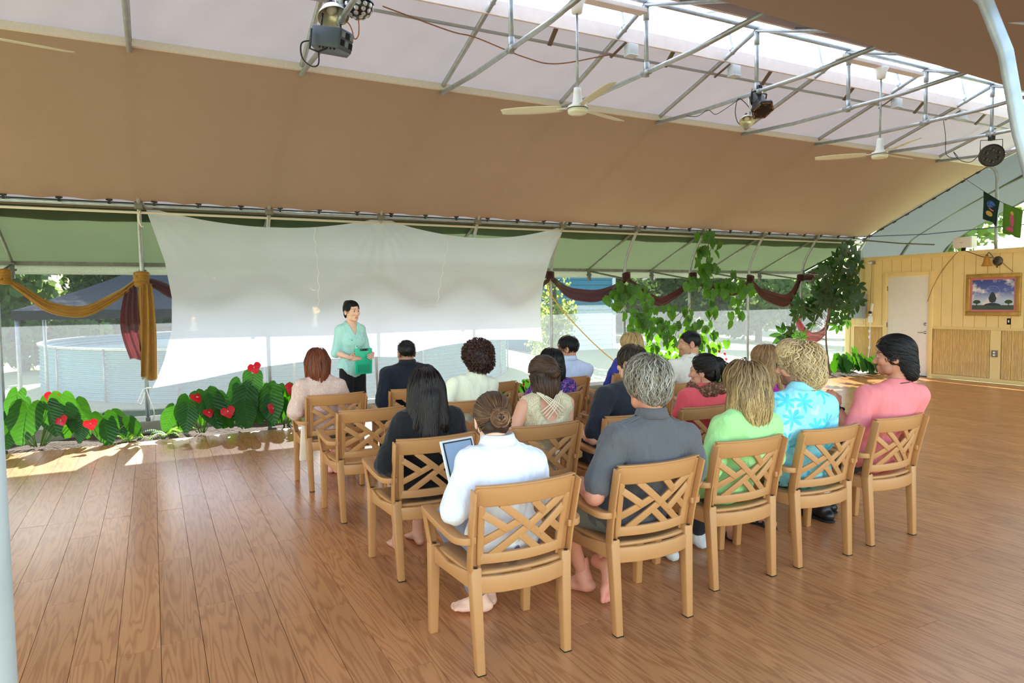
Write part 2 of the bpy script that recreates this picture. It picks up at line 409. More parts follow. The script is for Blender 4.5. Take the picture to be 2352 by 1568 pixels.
def tan_near(u, w):
    x = -6.5 + 20.25 * u; ye = 4.07 + .06 * (x - 3.9) / 4.5 * 4; ye = min(max(ye, 3.9), 4.5)
    y = ye + (1.62 - ye) * w; z = 3.885 + (2.98 - 3.885) * w - .05 * math.sin(math.pi * w)
    return (x, y, z)
sheet('shade_cloth', TAN, tan_near, 60, 14)
HEM = mat('hem_webbing', (216, 206, 196), .8, var=.06, vscale=40)
MB().add([(x - 3, y - YC, z - 4.5) for x in (-6.5, 13.75) for y, z in ((7.365, 3.975), (7.375, 4.045), (7.345, 4.05), (7.335, 3.98))], [(0, 1, 5, 4), (1, 2, 6, 5), (2, 3, 7, 6), (3, 0, 4, 7)]).build('hem_band', HEM, ceiling)
clip = MB().tube([(-.035, 0, .012), (.035, 0, .012)], .011, 6).box((-.014, -.014, -.035), (.014, .014, .02)).mesh('cloth_clip', BLACK)
x = HX(-2) + .26
while x < 13.6:
    o = link('cloth_clip', clip, ceiling, (x - 3, 9.80 - YC, 2.885 - 4.5)); o.rotation_euler = (.2, random.uniform(-.25, .25), random.uniform(-.4, .4)); x += .5145 + random.uniform(-.03, .03)
for i in range(9):
    f = i / 8.5; o = link('cloth_clip', clip, ceiling, (13.77 - 3, 9.7 - 2.3 * f - YC, 2.91 + 1.05 * f - 4.5)); o.rotation_euler = (1.1, 0, 1.5)
MB().tube([(13.77 - 3, 9.83 - YC, 2.86 - 4.5), (13.77 - 3, 8.6 - YC, 3.42 - 4.5), (13.77 - 3, 7.37 - YC, 3.98 - 4.5)], .012, 6).build('end_cord', mat('brown_cord', (70, 54, 42), .8), ceiling)
# ridge vent
MB().box((-6.5 - 3, 6.17 - YC, 4.385 - 4.5), (13.72 - 3, 6.20 - YC, 4.53 - 4.5)).build('vent_board', mat('vent_board', (226, 214, 212), .6, var=.05), ceiling)
MB().box((-6.5 - 3, 5.16 - YC, 4.40 - 4.5), (13.72 - 3, 5.19 - YC, 4.53 - 4.5)).build('vent_board', MATS['vent_board'], ceiling)
pv = prof([(6.20, 4.53), (6.24, 4.8), (6.34, 4.97), (6.62, 5.12), (6.2, 5.22), (5.3, 5.10), (5.18, 4.53)])
sheet('vent_film', VENT, lambda u, w: (-6.5 + 20.3 * u, pv(w)[0], pv(w)[1] + .006 * math.sin(u * 190 + w * 20)), 120, 18)
MB().tube([(-9.5, 6.62 - YC, 5.1 - 4.5), (10.7, 6.62 - YC, 5.1 - 4.5)], .02, 8).build('vent_pipe', STEEL, ceiling, True)
# cover beyond the end wall
GREY = fabric('grey_shade_net', (98, 104, 104), (42, 45, 45), .55, .9, .08, .6)
pe = prof([(10.25, 1.6), (10.22, 2.0), (10.09, 2.50), (9.835, 2.86), (9.2, 3.2), (8.6, 3.5), (7.37, 4.06), (YC, 4.63)])
pe2 = prof([(YC, 4.63), (4.02, 4.08), (1.6, 2.9)])
sheet('end_cover', GREY, lambda u, w: (13.78 + 3.12 * u, pe(w)[0], pe(w)[1]), 8, 24)
sheet('end_cover', GREY, lambda u, w: (13.78 + 3.12 * u, pe2(w)[0], pe2(w)[1]), 8, 6)

# ---- yellow end wall
YEL = mat('yellow_paint', (242, 212, 150), .6, var=.05, vscale=3, bump=.05, bscale=30)
WX = 13.70
wall_right = empty('wall_right', (WX, 8, 0), kind='structure')
DY0, DY1, DH = 8.352, 9.228, 2.02
def wb(y0, y1, z0, z1, x0=0.0, x1=.1): return (x0, y0 - 8, z0), (x1, y1 - 8, z1)
mb = MB().box(*wb(-2, DY0, 0, 2.42, .012, .12)).box(*wb(DY1, 10.2, 0, 2.42, .012, .12)).box(*wb(DY0, DY1, DH, 2.42, .012, .12)); mb.build('wall_core', mat('groove_paint', (190, 156, 92), .8), wall_right)
y = 10.18
while y > 2:
    a, b = y - .203, y - .004; y -= .207
    for s0, s1 in (((a, b),) if (b <= DY0 - .09 or a >= DY1 + .09) else ((a, b),)):
        over = not (b <= DY0 - .08 or a >= DY1 + .08)
        z0 = DH + .08 if over else 1.0
        if over and (a < DY0 - .08 < b):
            MB().box(*wb(a, DY0 - .08, 1.0, 2.39, -.004, .02)).build('board', YEL, wall_right); a = DY0 - .08
        if over and (a < DY1 + .08 < b):
            MB().box(*wb(DY1 + .08, b, 1.0, 2.39, -.004, .02)).build('board', YEL, wall_right); b = DY1 + .08
        if b - a > .01: MB().box(*wb(a, b, z0, 2.39, -.004, .02)).build('board', YEL, wall_right)
MB().box(*wb(-2, 10.2, 2.37, 2.455, -.03, .13)).build('cap_rail', YEL, wall_right, bevel=.004)
for y0, y1 in ((-2, DY0 - .08), (DY1 + .08, 10.18)):
    MB().box(*wb(y0, y1, .965, 1.015, -.018, .02)).build('dado_rail', YEL, wall_right, bevel=.003)
    MB().box(*wb(y0, y1, 0, .075, -.02, .02)).build('skirting', YEL, wall_right, bevel=.003)
MB().box(*wb(10.08, 10.2, 0, 2.40, -.03, .12)).build('corner_post', YEL, wall_right, bevel=.004)
for y0, y1 in ((7.02, 7.20), (9.985, 10.07)): MB().box(*wb(y0, y1, .07, .97, -.012, .02)).build('batten', YEL, wall_right)
BAMB = mat('bamboo', (222, 182, 116), .45, var=.35, vscale=9, coord='Position', stretch=(1, 30, .6))
for y0, y1 in ((7.21, 8.255), (9.325, 9.98), (4.5, 7.01)):
    mb = MB(); y = y0 + .012
    while y < y1 - .008:
        r = random.uniform(.0095, .0125); z = .08; top = .965; P = []; RR = []
        while z < top:
            P += [(-.008, y - 8, z), (-.008, y - 8, z + .006), (-.008, y - 8, z + .012)]; RR += [r, r * 1.16, r]; z += random.uniform(.16, .3)
        P.append((-.008, y - 8, top)); RR.append(r)
        mb.tube(P, RR, 6); y += 2 * r + .0008
    tag(mb.build('bamboo_panel', BAMB, wall_right, True), kind='stuff')
# door
DOORM = mat('door_white', (238, 230, 226), .5, var=.02)
door = empty('door_1', (WX, DY0, 0), kind='structure')
MB().box((-.005, .003, .012), (.04, DY1 - DY0 - .003, DH - .004)).build('door_leaf', DOORM, door, bevel=.004)
for a, b, z0, z1 in ((-.085, 0, 0, DH + .085), (DY1 - DY0, DY1 - DY0 + .085, 0, DH + .085)): MB().box((-.03, a, z0), (.02, b, z1)).build('door_frame', YEL, door, bevel=.004)
MB().box((-.031, 0, DH), (.02, DY1 - DY0, DH + .085)).build('door_frame', YEL, door, bevel=.004)
MB().box((-.02, 0, -.004), (.05, DY1 - DY0, .012)).build('threshold', DARK, door)
CHROME = mat('chrome', (190, 190, 192), .22, .95)
MB().lathe([(.0, 0), (.032, 0), (.03, .012), (0, .014)], 16, T((-.005, .062, 1.05), ry=-math.pi / 2)).lathe([(0, 0), (.016, 0), (.014, .012), (0, .014)], 12, T((-.019, .062, 1.05), ry=-math.pi / 2)).build('deadbolt', CHROME, door, True)
hd = MB().lathe([(.0, 0), (.033, 0), (.03, .012), (.012, .016), (.011, .05), (0, .05)], 16, T((-.005, .062, .885), ry=-math.pi / 2)).tube([(-.05, .055, .885), (-.052, .09, .884), (-.05, .185, .882)], .010, 8); hd.build('door_handle', CHROME, door, True)
for z in (.32, 1.02, 1.78): MB().tube([(-.012, DY1 - DY0 - .004, z - .05), (-.012, DY1 - DY0 - .004, z + .05)], .009, 8).build('hinge', STEEL_D, door, True)
# near door jamb close to the camera
rp = ony(26, 1284, .90)
tag(MB().tube([(rp[0] - .034, .9, -.1), (rp[0] - .034, .9, 2.6)], .034, 16).build('door_jamb', mat('peeling_white_post', (168, 172, 168), .6, var=.22, vscale=5), smooth=True), 'weathered white pipe post with rust stains at the open side', 'post')
# ================================================================== outside the screens
LEAFQ = np.array([(-.5, 0, 0), (0, -.22, .03), (.5, 0, 0), (0, .22, .03)])
def leaf_cloud(name, m, parent, blobs, n, size, seed=1, droop=.4):
    """many small leaves filling ellipsoidal blobs: one 'stuff' mesh"""
    r = np.random.default_rng(seed); V = []; wts = np.array([b[1][0] * b[1][1] * b[1][2] for b in blobs]) ** .66; wts /= wts.sum()
    idx = r.choice(len(blobs), n, p=wts); c = np.array([b[0] for b in blobs])[idx]; ra = np.array([b[1] for b in blobs])[idx]
    d = r.normal(size=(n, 3)); d /= np.linalg.norm(d, axis=1)[:, None]; rad = r.uniform(.55, 1.05, (n, 1)); P = c + d * ra * rad
    a = r.normal(size=(n, 3)); a[:, 2] -= droop; a /= np.linalg.norm(a, axis=1)[:, None]; b = np.cross(a, d + r.normal(size=(n, 3)) * .5); b /= np.linalg.norm(b, axis=1)[:, None] + 1e-9; nn = np.cross(a, b)
    s = size * r.uniform(.6, 1.3, (n, 1))
    V = np.stack([P + s * (q[0] * a + q[1] * 2 * b + q[2] * nn) for q in LEAFQ], 1).reshape(-1, 3)
    F = np.arange(4 * n).reshape(n, 4)
    return tag(link(name, np_mesh(name, V, F, m, smooth=False), parent), kind='stuff')
def leafmat(name, a, b, tr, trans=.45):
    t = NT(name); v = t.coord('Position'); n = t.noise(v, 1.7, 3); c = t.mix(n, rgb(a), rgb(b)); return t.fin(t.shmix(trans, t.bsdf(c, .5, 0, .35), t.transl(t.mix(n, rgb(tr), rgb(b)))))
LF_D = leafmat('dark_foliage', (40, 62, 38), (66, 92, 52), (96, 120, 50))
LF_M = leafmat('mid_foliage', (70, 100, 56), (104, 132, 72), (140, 160, 70))
LF_B = leafmat('blue_foliage', (60, 96, 84), (96, 130, 112), (110, 140, 90))
LF_L = leafmat('light_foliage', (112, 140, 66), (152, 172, 88), (186, 200, 96))
BARK = mat('bark', (92, 78, 64), .9, var=.3, vscale=10, bump=.6, bscale=30)
def tree(x, y, h, r, m, label, n=2600, seed=1, size=.26, low=.25, group='trees beyond the screens'):
    t = empty('garden_tree', (x, y, -.17), 0, label, 'tree', group); rr = np.random.default_rng(seed); blobs = []
    for i in range(12):
        a = rr.uniform(0, 6.28); q = rr.uniform(0, .75) * r; zz = rr.uniform(low, .86) * h
        blobs.append(((q * math.cos(a), q * math.sin(a), zz), (r * rr.uniform(.35, .6), r * rr.uniform(.35, .6), h * rr.uniform(.12, .2))))
    leaf_cloud('crown', m, t, blobs, n, size, seed)
    mb = MB().tube([(0, 0, 0), (.05, .04, h * .35), (-.05, .02, h * .75)], [.14, .11, .05], 8)
    for b in blobs[:6]: mb.tube([(0, 0, h * .3), tuple(.6 * c for c in b[0][:2]) + (b[0][2] * .85,), b[0]], [.06, .04, .015], 6)
    mb.build('trunk', BARK, t, True)
R1 = [(-5.2, 19.6, LF_B, 'blue-green broad tree behind the left end of the canopy tent'), (-.9, 26.6, LF_D, 'dark green tree behind the canopy tent peak'), (-3.2, 23.2, LF_M, 'mid green tree between the blue-green tree and the tent peak'), (3.2, 26.6, LF_D, 'dark tree far behind the white backdrop cloth'), (9.6, 26.8, LF_D, 'dark tree left of the blue building'), (10.0, 16.6, LF_L, 'light green feathery tree in front of the blue building'), (17.6, 21.2, LF_D, 'dark tree right of the blue building'), (21.8, 20.2, LF_M, 'mid green tree behind the corner end of the screen'), (26.0, 21.5, LF_D, 'dark tree beyond the corner of the hall')]
for i, (x, y, m, lab) in enumerate(R1): tree(x, y, 4.4 if i != 5 else 3.4, 1.75 if i != 5 else 1.2, m, lab, 3000 if i != 5 else 2200, 3 + i, .27 if i != 5 else .12, .12)
R2 = [(-7.5, 25.5, 'behind the blue-green broad tree'), (5.6, 29.0, 'far behind the tree left of the blue building'), (13.9, 27.0, 'behind the left part of the blue building'), (18.2, 26.6, 'behind the right part of the blue building'), (22.4, 26.4, 'behind the two trees right of the blue building'), (27.0, 27.4, 'farthest beyond the corner of the hall')]
for i, (x, y, lab) in enumerate(R2): tree(x, y, 5.4, 1.75, LF_D, 'far dark tree ' + lab, 2800, 20 + i, .30, .1)
tree(25, 15.5, 9, 2.6, LF_M, 'mid green tree seen over the yellow wall beside the cover', 4200, 10, .3)
tree(27, 8.8, 10, 2.6, LF_L, 'sunlit yellow-green tree seen under the end cover', 4400, 11, .3)
tree(24, 2.0, 9, 2.6, LF_M, 'leafy tree behind the pennant flags', 4200, 12, .3)
tree(33, 13, 11, 3.0, LF_D, 'far dark tree closing the view over the yellow wall', 4200, 13, .34)
tree(34, 4.5, 11, 3.0, LF_D, 'far dark tree behind the sunlit yellow-green tree', 4200, 14, .34)

# corrugated water tank
def ribbed():
    t = NT('tank_metal'); v = t.coord('Object'); n = t.noise(v, 2.0, 5); return t.fin(t.bsdf(t.mix(n, rgb((92, 142, 156)), rgb((140, 184, 194))), .45, .35, .4))
tank = empty('water_tank', (3.25, 18.4, -.17), 0, 'round corrugated blue-grey water tank on the lawn', 'tank')
pr = []; z = 0
while z < .98: pr.append((5.45 + .022 * math.sin(z / .076 * 2 * math.pi), z)); z += .0095
MB().lathe(pr, 128, caps=False).build('tank_wall', ribbed(), tank, True)
MB().lathe([(5.42, .96), (5.5, .96), (5.5, 1.0), (5.42, 1.0), (5.42, .96)], 128, caps=False).build('rim', STEEL, tank)
MB().lathe([(0, .80), (5.42, .80)], 64, caps=False).build('water', mat('tank_water', (70, 100, 104), .1), tank)
for i in range(10):
    a = 3.6 + i * .28; MB().tube([(5.5 * math.cos(a), 5.5 * math.sin(a), 0), (5.5 * math.cos(a), 5.5 * math.sin(a), .98)], .02, 6).build('stave', STEEL, tank, True)
# dark canopy tent
tent = empty('canopy_tent', (.2, 14.0, -.17), 0, 'dark grey pyramid canopy tent standing over the tank', 'tent')
TENT = fabric('tent_cloth', (84, 88, 100), (56, 60, 70), .35, .7, .1, .8)
ap = (0, 0, 2.62); w_, d_ = 2.05, 1.5; zt, zb = 1.72, 1.58
cs = [(-w_, -d_), (w_, -d_), (w_, d_), (-w_, d_)]
mb = MB()
for i in range(4):
    a, b = cs[i], cs[(i + 1) % 4]
    mb.grid(lambda u, w: tuple(np.array((a[0] + (b[0] - a[0]) * u, a[1] + (b[1] - a[1]) * u, zt)) * (1 - w) + np.array(ap) * w - np.array((0, 0, .05 * math.sin(math.pi * w) + .04 * math.sin(math.pi * u) * (1 - w)))), 10, 8)
mb.build('tent_roof', TENT, tent, True)
for i in range(4):
    a, b = cs[i], cs[(i + 1) % 4]; MB().add([(a[0], a[1], zt), (b[0], b[1], zt), (b[0], b[1], zb), (a[0], a[1], zb)], [(0, 1, 2, 3)]).build('fascia', mat('tent_fascia', (44, 48, 60), .7), tent)
for c in cs: MB().tube([(c[0] * .97, c[1] * .97, 0), (c[0] * .97, c[1] * .97, zt)], .03, 8).build('pole', STEEL, tent, True)
# blue building
bl = empty('garden_building', (13.3, 20.8, -.17), 0, 'teal blue clapboard building with white lower wall', 'building')
BLUE = mat('teal_siding', (58, 128, 160), .7, var=.06); WHS = mat('white_siding', (228, 234, 240), .7)
MB().box((-1.55, 0, 0), (1.75, 3, 5)).build('wall', mat('teal_wall', (46, 108, 138), .8), bl)
z = 0
while z < 4.9:
    MB().hexa([(-1.56, -.05, z), (1.76, -.05, z), (1.76, 0, z), (-1.56, 0, z)], [(-1.56, -.015, z + .175), (1.76, -.015, z + .175), (1.76, 0, z + .175), (-1.56, 0, z + .175)]).build('siding_board', BLUE if z > 1.52 else WHS, bl); z += .18
MB().box((1.66, -.07, 0), (1.80, 0, 5)).build('corner_board', WHS, bl)

# clipped hedge along the far side of the lawn
for i in range(11):
    x = -16 + i * 5.0; hd_ = empty('hedge_shrub', (x, 31.5, -.17), 0, 'dense dark shrub of the hedge closing the lawn', 'shrub', 'hedge shrubs at the end of the lawn')
    leaf_cloud('foliage', LF_D, hd_, [((-1.0, 0, 1.2), (1.35, 1, 1.4)), ((1.0, .1, 1.3), (1.35, 1, 1.5)), ((0, 0, 2.6), (2.0, 1, 1.0))], 4200, .42, 60 + i)
    MB().tube([(0, 0, 0), (0, 0, 2)], .1, 6).build('stem', BARK, hd_)
# ================================================================== chairs
RESIN = mat('tan_resin', (186, 132, 80), .42, 0, .45, var=.05, vscale=5, bump=.03, bscale=200)
BOLT = BLACK
def make_chair():
    """origin between the rear feet, front toward +Y"""
    t = empty('lattice_armchair')
    for s in (-1, 1):
        # rear leg: foot to the shoulder where the stile begins
        MB().hexa([(s * .2165 + a, b, 0) for a, b in ((-.019, -.02), (.019, -.02), (.019, .02), (-.019, .02))], [(s * .226 + a, .028 + b, .465) for a, b in ((-.025, -.026), (.025, -.026), (.025, .026), (-.025, .026))]).build('leg', RESIN, t, bevel=.005)
        MB().hexa([(s * .2165 + a, b, -.0) for a, b in ((-.02, -.021), (.02, -.021), (.02, .021), (-.02, .021))], [(s * .2165 + a, b, .005) for a, b in ((-.02, -.021), (.02, -.021), (.02, .021), (-.02, .021))]).build('foot_cap', DARK, t)
        MB().hexa([(s * .255 + a, .46 + b, 0) for a, b in ((-.02, -.02), (.02, -.02), (.02, .02), (-.02, .02))], [(s * .252 + a, .44 + b, .45) for a, b in ((-.026, -.026), (.026, -.026), (.026, .026), (-.026, .026))]).build('leg', RESIN, t, bevel=.005)
        # channelled stile: two thin webs
        P = [(s * .226, .028, .445), (s * .229, .012, .55), (s * .233, -.018, .68), (s * .236, -.052, .815)]
        mb = MB().beam([(x + s * .020, y, z) for x, y, z in P], .010, .050, (0, 1, 0)).beam([(x - s * .012, y + .016, z) for x, y, z in P], .050, .012, (0, 1, 0)); mb.build('stile', RESIN, t, bevel=.003)
        MB().lathe([(0, 0), (.009, 0), (.009, .004), (0, .004)], 10, T((s * .226, .010, .464))).build('bolt', BOLT, t)
        # arm: leaves the stile outward, then runs forward
        arm = spline([(s * .232, .012, .592), (s * .262, .012, .592), (s * .288, .035, .594), (s * .296, .10, .60), (s * .293, .28, .612), (s * .280, .455, .620)], 20)
        MB().beam(arm, [.045] * 4 + [.052] * (len(arm) - 4), .03).build('armrest', RESIN, t, bevel=.007)
        # front arm support (curved channel)
        sp = spline([(s * .252, .44, .43), (s * .262, .452, .51), (s * .278, .445, .61)], 8)
        MB().beam([(x + s * .016, y, z) for x, y, z in sp], .010, .048, (0, 1, 0)).beam([(x - s * .006, y + .014, z) for x, y, z in sp], .040, .012, (0, 1, 0)).build('arm_support', RESIN, t, bevel=.003)
        MB().lathe([(0, 0), (.008, 0), (.008, .004), (0, .004)], 10, T((s * .252, .425, .449))).build('bolt', BOLT, t)
        # side apron
        MB().beam([(s * .232, .05, .402), (s * .246, .25, .392), (s * .250, .42, .402)], .024, [.075, .05, .085]).build('side_apron', RESIN, t, bevel=.004)
    def seat(u, w):
        x = (-.235 + .47 * u) * (1 + .06 * w); y = .0 + .47 * w; bow = -.035 * (1 - (2 * u - 1) ** 2) * (1 - w)
        return (x, y + bow + .03 * (1 - w), .432 - .022 * math.sin(math.pi * u) * math.sin(math.pi * min(1, w * 1.05)) - .012 * max(0, w - .85) / .15)
    MB().grid(seat, 12, 12).build('seat', RESIN, t, True, solid=.016)
    ap = [(-.21, .012, .388), (-.11, -.018, .388), (0, -.028, .388), (.11, -.018, .388), (.21, .012, .388)]
    MB().beam(ap, .022, .075).build('rear_apron', RESIN, t, bevel=.005)
    MB().beam([(-.235, .455, .392), (0, .468, .392), (.235, .455, .392)], .022, .07).build('front_apron', RESIN, t, bevel=.005)
    # back frame, bowed rearward
    def B(u, v):
        """u in 0..1 across, v in 0 top..1 bottom of the lattice window"""
        z = .735 - .218 * v; yy = np.interp(z, [.41, .55, .68, .815], [.03, .012, -.018, -.052]); return np.array(((u - .5) * (.385 - .02 * v), yy - .030 * (1 - (2 * u - 1) ** 2) + .006, z))
    top = [B(u, -.33) for u in np.linspace(-.11, 1.11, 11)]; lowt = [B(u, -.0) for u in np.linspace(-.11, 1.11, 11)]
    V = []; F = []
    for i, u in enumerate(np.linspace(-.115, 1.115, 13)):
        ue = min(max(u, 0), 1); hz = .83 - .004 * (1 - (2 * ue - 1) ** 2) - (.012 if i in (0, 12) else 0)
        pt = B(u, (.735 - hz) / .218); pb = B(u, .0) + np.array((0, 0, .0)); tb = np.array((0, .011, 0))
        V += [pt - tb, pt + tb, pb + tb, pb - tb]
    for i in range(12):
        for j in range(4): F.append((i * 4 + j, i * 4 + (j + 1) % 4, i * 4 + 4 + (j + 1) % 4, i * 4 + 4 + j))
    F += [(3, 2, 1, 0), (48, 49, 50, 51)]
    MB().add(V, F).build('top_rail', RESIN, t, bevel=.006)
    MB().beam([B(u, -.43) + np.array((0, -.004, 0)) for u in np.linspace(-.115, 1.115, 11)], .030, .008).build('top_lip', RESIN, t, bevel=.003)
    for u in (-.045, 1.045): MB().beam([B(u, v) for v in np.linspace(-.05, 1.22, 6)], .032, .022, (0, 1, 0)).build('side_rail', RESIN, t, bevel=.004)
    MB().beam([B(u, 1.10) for u in np.linspace(-.06, 1.06, 11)], .022, .046).build('bottom_rail', RESIN, t, bevel=.004)
    for (a, b) in (((.17, -.04), (.92, 1.05)), ((.56, -.04), (.74, .27)), ((.43, .66), (.69, 1.05)), ((-.03, .14), (.27, .52)), ((.84, .50), (1.03, .76)),
                   ((.08, 1.05), (.98, -.04)), ((-.03, .76), (.43, .34)), ((.69, .70), (1.03, .22))):
        a = np.array(a); b = np.array(b); P = [B(*(a + (b - a) * q)) for q in np.linspace(0, 1, 5)]
        MB().beam(P, .034, .013, (0, 1, 0)).build('slat', RESIN, t, bevel=.002)
    return t
CH = {}
CHAIRS = [  # key, x, y, turn, label
 ('D1', 1.412, 2.63, .0, 'tan lattice armchair under the woman in the white shirt'),
 ('D2', 2.135, 2.625, .0, 'tan lattice armchair under the grey-haired man in grey shirt'),
 ('D3', 2.91, 2.79, -.02, 'tan lattice armchair under the person in lime green shirt'),
 ('D4', 3.575, 2.79, -.02, 'tan lattice armchair under the man in turquoise palm shirt'),
 ('D5', 4.278, 2.82, .0, 'tan lattice armchair under the man in pink t-shirt'),
 ('C1', 1.435, 3.76, .0, 'tan lattice armchair under the long-haired woman in black jacket'),
 ('C2', 2.17, 3.76, .0, 'tan lattice armchair under the woman in crocheted lattice-back top'),
 ('C3', 2.88, 3.78, .0, 'tan lattice armchair under the dark-haired man in black shirt'),
 ('C4', 3.55, 3.80, .0, 'tan lattice armchair under the woman in coral top and scarf'),
 ('C5', 4.32, 3.80, .0, 'tan lattice armchair under the woman in magenta top'),
 ('B0', 1.405, 4.98, .0, 'empty tan lattice armchair behind the red-haired woman'),
 ('B1', 2.17, 4.98, .0, 'tan lattice armchair under the curly-haired woman in cream top'),
 ('B2', 2.95, 4.95, .0, 'tan lattice armchair under the woman in purple paisley top'),
 ('B4', 3.60, 4.97, .0, 'empty tan lattice armchair beside the woman in purple paisley top'),
 ('B3', 4.44, 4.95, .0, 'tan lattice armchair under the man in beige shirt'),
 ('A0', 1.375, 5.96, .0, 'tan lattice armchair under the red-haired woman in pale pink lace'),
 ('A1', 2.10, 5.96, .0, 'tan lattice armchair under the short-haired man in navy shirt'),
 ('A2', 2.88, 5.96, .0, 'empty tan lattice armchair between navy shirt and pale blue shirt'),
 ('A3', 3.71, 5.96, .0, 'tan lattice armchair under the man in pale blue shirt'),
 ('A4', 4.53, 5.96, .0, 'tan lattice armchair under the blonde woman in royal blue shirt')]
proto = make_chair()
for i, (key, x, y, rz, label) in enumerate(CHAIRS):
    c = proto if i == 0 else copy_tree(proto)
    c.location = (x, y, 0); c.rotation_euler = (0, 0, rz); tag(c, label, 'chair', 'armchairs set out in rows'); CH[key] = (x, y, rz)
# ================================================================== organic surfaces: distance field + surface nets
class Vox:
    def __init__(s, lo, hi, h):
        s.lo = np.array(lo, float); s.h = h; s.n = np.ceil((np.array(hi) - s.lo) / h).astype(int) + 1
        s.F = np.full(s.n, 9.0, np.float32); s.ax = [s.lo[i] + h * np.arange(s.n[i]) for i in range(3)]
    def _sl(s, lo, hi, m):
        a = np.clip(((np.array(lo) - m - s.lo) / s.h).astype(int), 0, s.n - 1); b = np.clip(((np.array(hi) + m - s.lo) / s.h).astype(int) + 2, 1, s.n)
        sl = tuple(slice(a[i], b[i]) for i in range(3))
        X = s.ax[0][sl[0]][:, None, None]; Y = s.ax[1][sl[1]][None, :, None]; Z = s.ax[2][sl[2]][None, None, :]
        return sl, X, Y, Z
    def _mix(s, sl, d, k, sub=False):
        a = s.F[sl]
        if sub:
            hh = np.clip(.5 - .5 * (a + d) / k, 0, 1); s.F[sl] = a * (1 - hh) - d * hh + k * hh * (1 - hh)
        else:
            hh = np.clip(.5 + .5 * (a - d) / k, 0, 1); s.F[sl] = a * (1 - hh) + d * hh - k * hh * (1 - hh)
    def cone(s, a, b, ra, rb, k=.02, sub=False):
        a = np.array(a, float); b = np.array(b, float); r = max(ra, rb)
        sl, X, Y, Z = s._sl(np.minimum(a, b) - r, np.maximum(a, b) + r, k + 2 * s.h); ab = b - a; L = max(ab @ ab, 1e-9)
        t = np.clip(((X - a[0]) * ab[0] + (Y - a[1]) * ab[1] + (Z - a[2]) * ab[2]) / L, 0, 1)
        d = np.sqrt((X - a[0] - t * ab[0]) ** 2 + (Y - a[1] - t * ab[1]) ** 2 + (Z - a[2] - t * ab[2]) ** 2) - (ra + (rb - ra) * t)
        s._mix(sl, d, k, sub); return s
    def ell(s, c, r, k=.02, rot=None, sub=False):
        c = np.array(c, float); r = np.array(r, float); R = r if rot is None else np.full(3, r.max())
        sl, X, Y, Z = s._sl(c - R, c + R, k + 2 * s.h); x, y, z = X - c[0], Y - c[1], Z - c[2]
        if rot is not None:
            M = np.array(rot).T; x, y, z = M[0, 0] * x + M[0, 1] * y + M[0, 2] * z, M[1, 0] * x + M[1, 1] * y + M[1, 2] * z, M[2, 0] * x + M[2, 1] * y + M[2, 2] * z
        k0 = np.sqrt((x / r[0]) ** 2 + (y / r[1]) ** 2 + (z / r[2]) ** 2) + 1e-6; k1 = np.sqrt((x / r[0] ** 2) ** 2 + (y / r[1] ** 2) ** 2 + (z / r[2] ** 2) ** 2) + 1e-6
        s._mix(sl, k0 * (k0 - 1) / k1, k, sub); return s
    def cut(s, n, d):
        """keep n.p < d"""
        X = s.ax[0][:, None, None]; Y = s.ax[1][None, :, None]; Z = s.ax[2][None, None, :]
        s.F = np.maximum(s.F, (n[0] * X + n[1] * Y + n[2] * Z - d).astype(np.float32)); return s
    def mesh(s):
        F = s.F; I = F < 0; c = np.zeros(np.array(F.shape) - 1, np.int8)
        for i in (0, 1):
            for j in (0, 1):
                for k in (0, 1): c += I[i:i + c.shape[0], j:j + c.shape[1], k:k + c.shape[2]]
        act = (c > 0) & (c < 8); id_ = np.full(c.shape, -1, np.int64); A = np.argwhere(act); id_[act] = np.arange(len(A))
        S_ = np.zeros((len(A), 3)); N = np.zeros(len(A))
        for ax in range(3):
            o = [q for q in range(3) if q != ax]
            for u in (0, 1):
                for v in (0, 1):
                    a = A.copy(); a[:, o[0]] += u; a[:, o[1]] += v; b = a.copy(); b[:, ax] += 1
                    fa = F[a[:, 0], a[:, 1], a[:, 2]]; fb = F[b[:, 0], b[:, 1], b[:, 2]]; m = (fa < 0) != (fb < 0); t = fa / np.where(m, fa - fb, 1)
                    p = a.astype(float); p[:, ax] += t; S_[m] += p[m]; N[m] += 1
        V = s.lo + s.h * (S_ / N[:, None]); Q = []
        for ax in range(3):
            u, v = (ax + 1) % 3, (ax + 2) % 3; n = F.shape
            a = [slice(0, n[0]), slice(0, n[1]), slice(0, n[2])]; a[ax] = slice(0, n[ax] - 1); a[u] = slice(1, n[u] - 1); a[v] = slice(1, n[v] - 1); b = list(a); b[ax] = slice(1, n[ax])
            ia, ib = I[tuple(a)], I[tuple(b)]; e = np.argwhere(ia != ib); pos = ia[ia != ib]
            e[:, u] += 1; e[:, v] += 1
            def cell(du, dv):
                q = e.copy(); q[:, u] += du; q[:, v] += dv; return id_[q[:, 0], q[:, 1], q[:, 2]]
            q = np.stack([cell(-1, -1), cell(0, -1), cell(0, 0), cell(-1, 0)], 1); q[~pos] = q[~pos][:, ::-1]; Q.append(q)
        return V, np.concatenate(Q)
def vnorm(V, F):
    n = np.cross(V[F[:, 2]] - V[F[:, 0]], V[F[:, 3]] - V[F[:, 1]]); N = np.zeros_like(V)
    for i in range(4): np.add.at(N, F[:, i], n)
    return N / (np.linalg.norm(N, axis=1)[:, None] + 1e-12)
def snoise(P, seed, f=1.0, oct=3):
    """cheap smooth pseudo-noise"""
    r = np.random.default_rng(seed); o = np.zeros(len(P)); a = 1.0
    for i in range(oct):
        for j in range(3):
            k = r.normal(size=3); k *= f * (1.9 ** i) / np.linalg.norm(k); o += a * np.sin(P @ k * 6.283 + r.uniform(0, 6.28)) / 3
        a *= .55
    return o
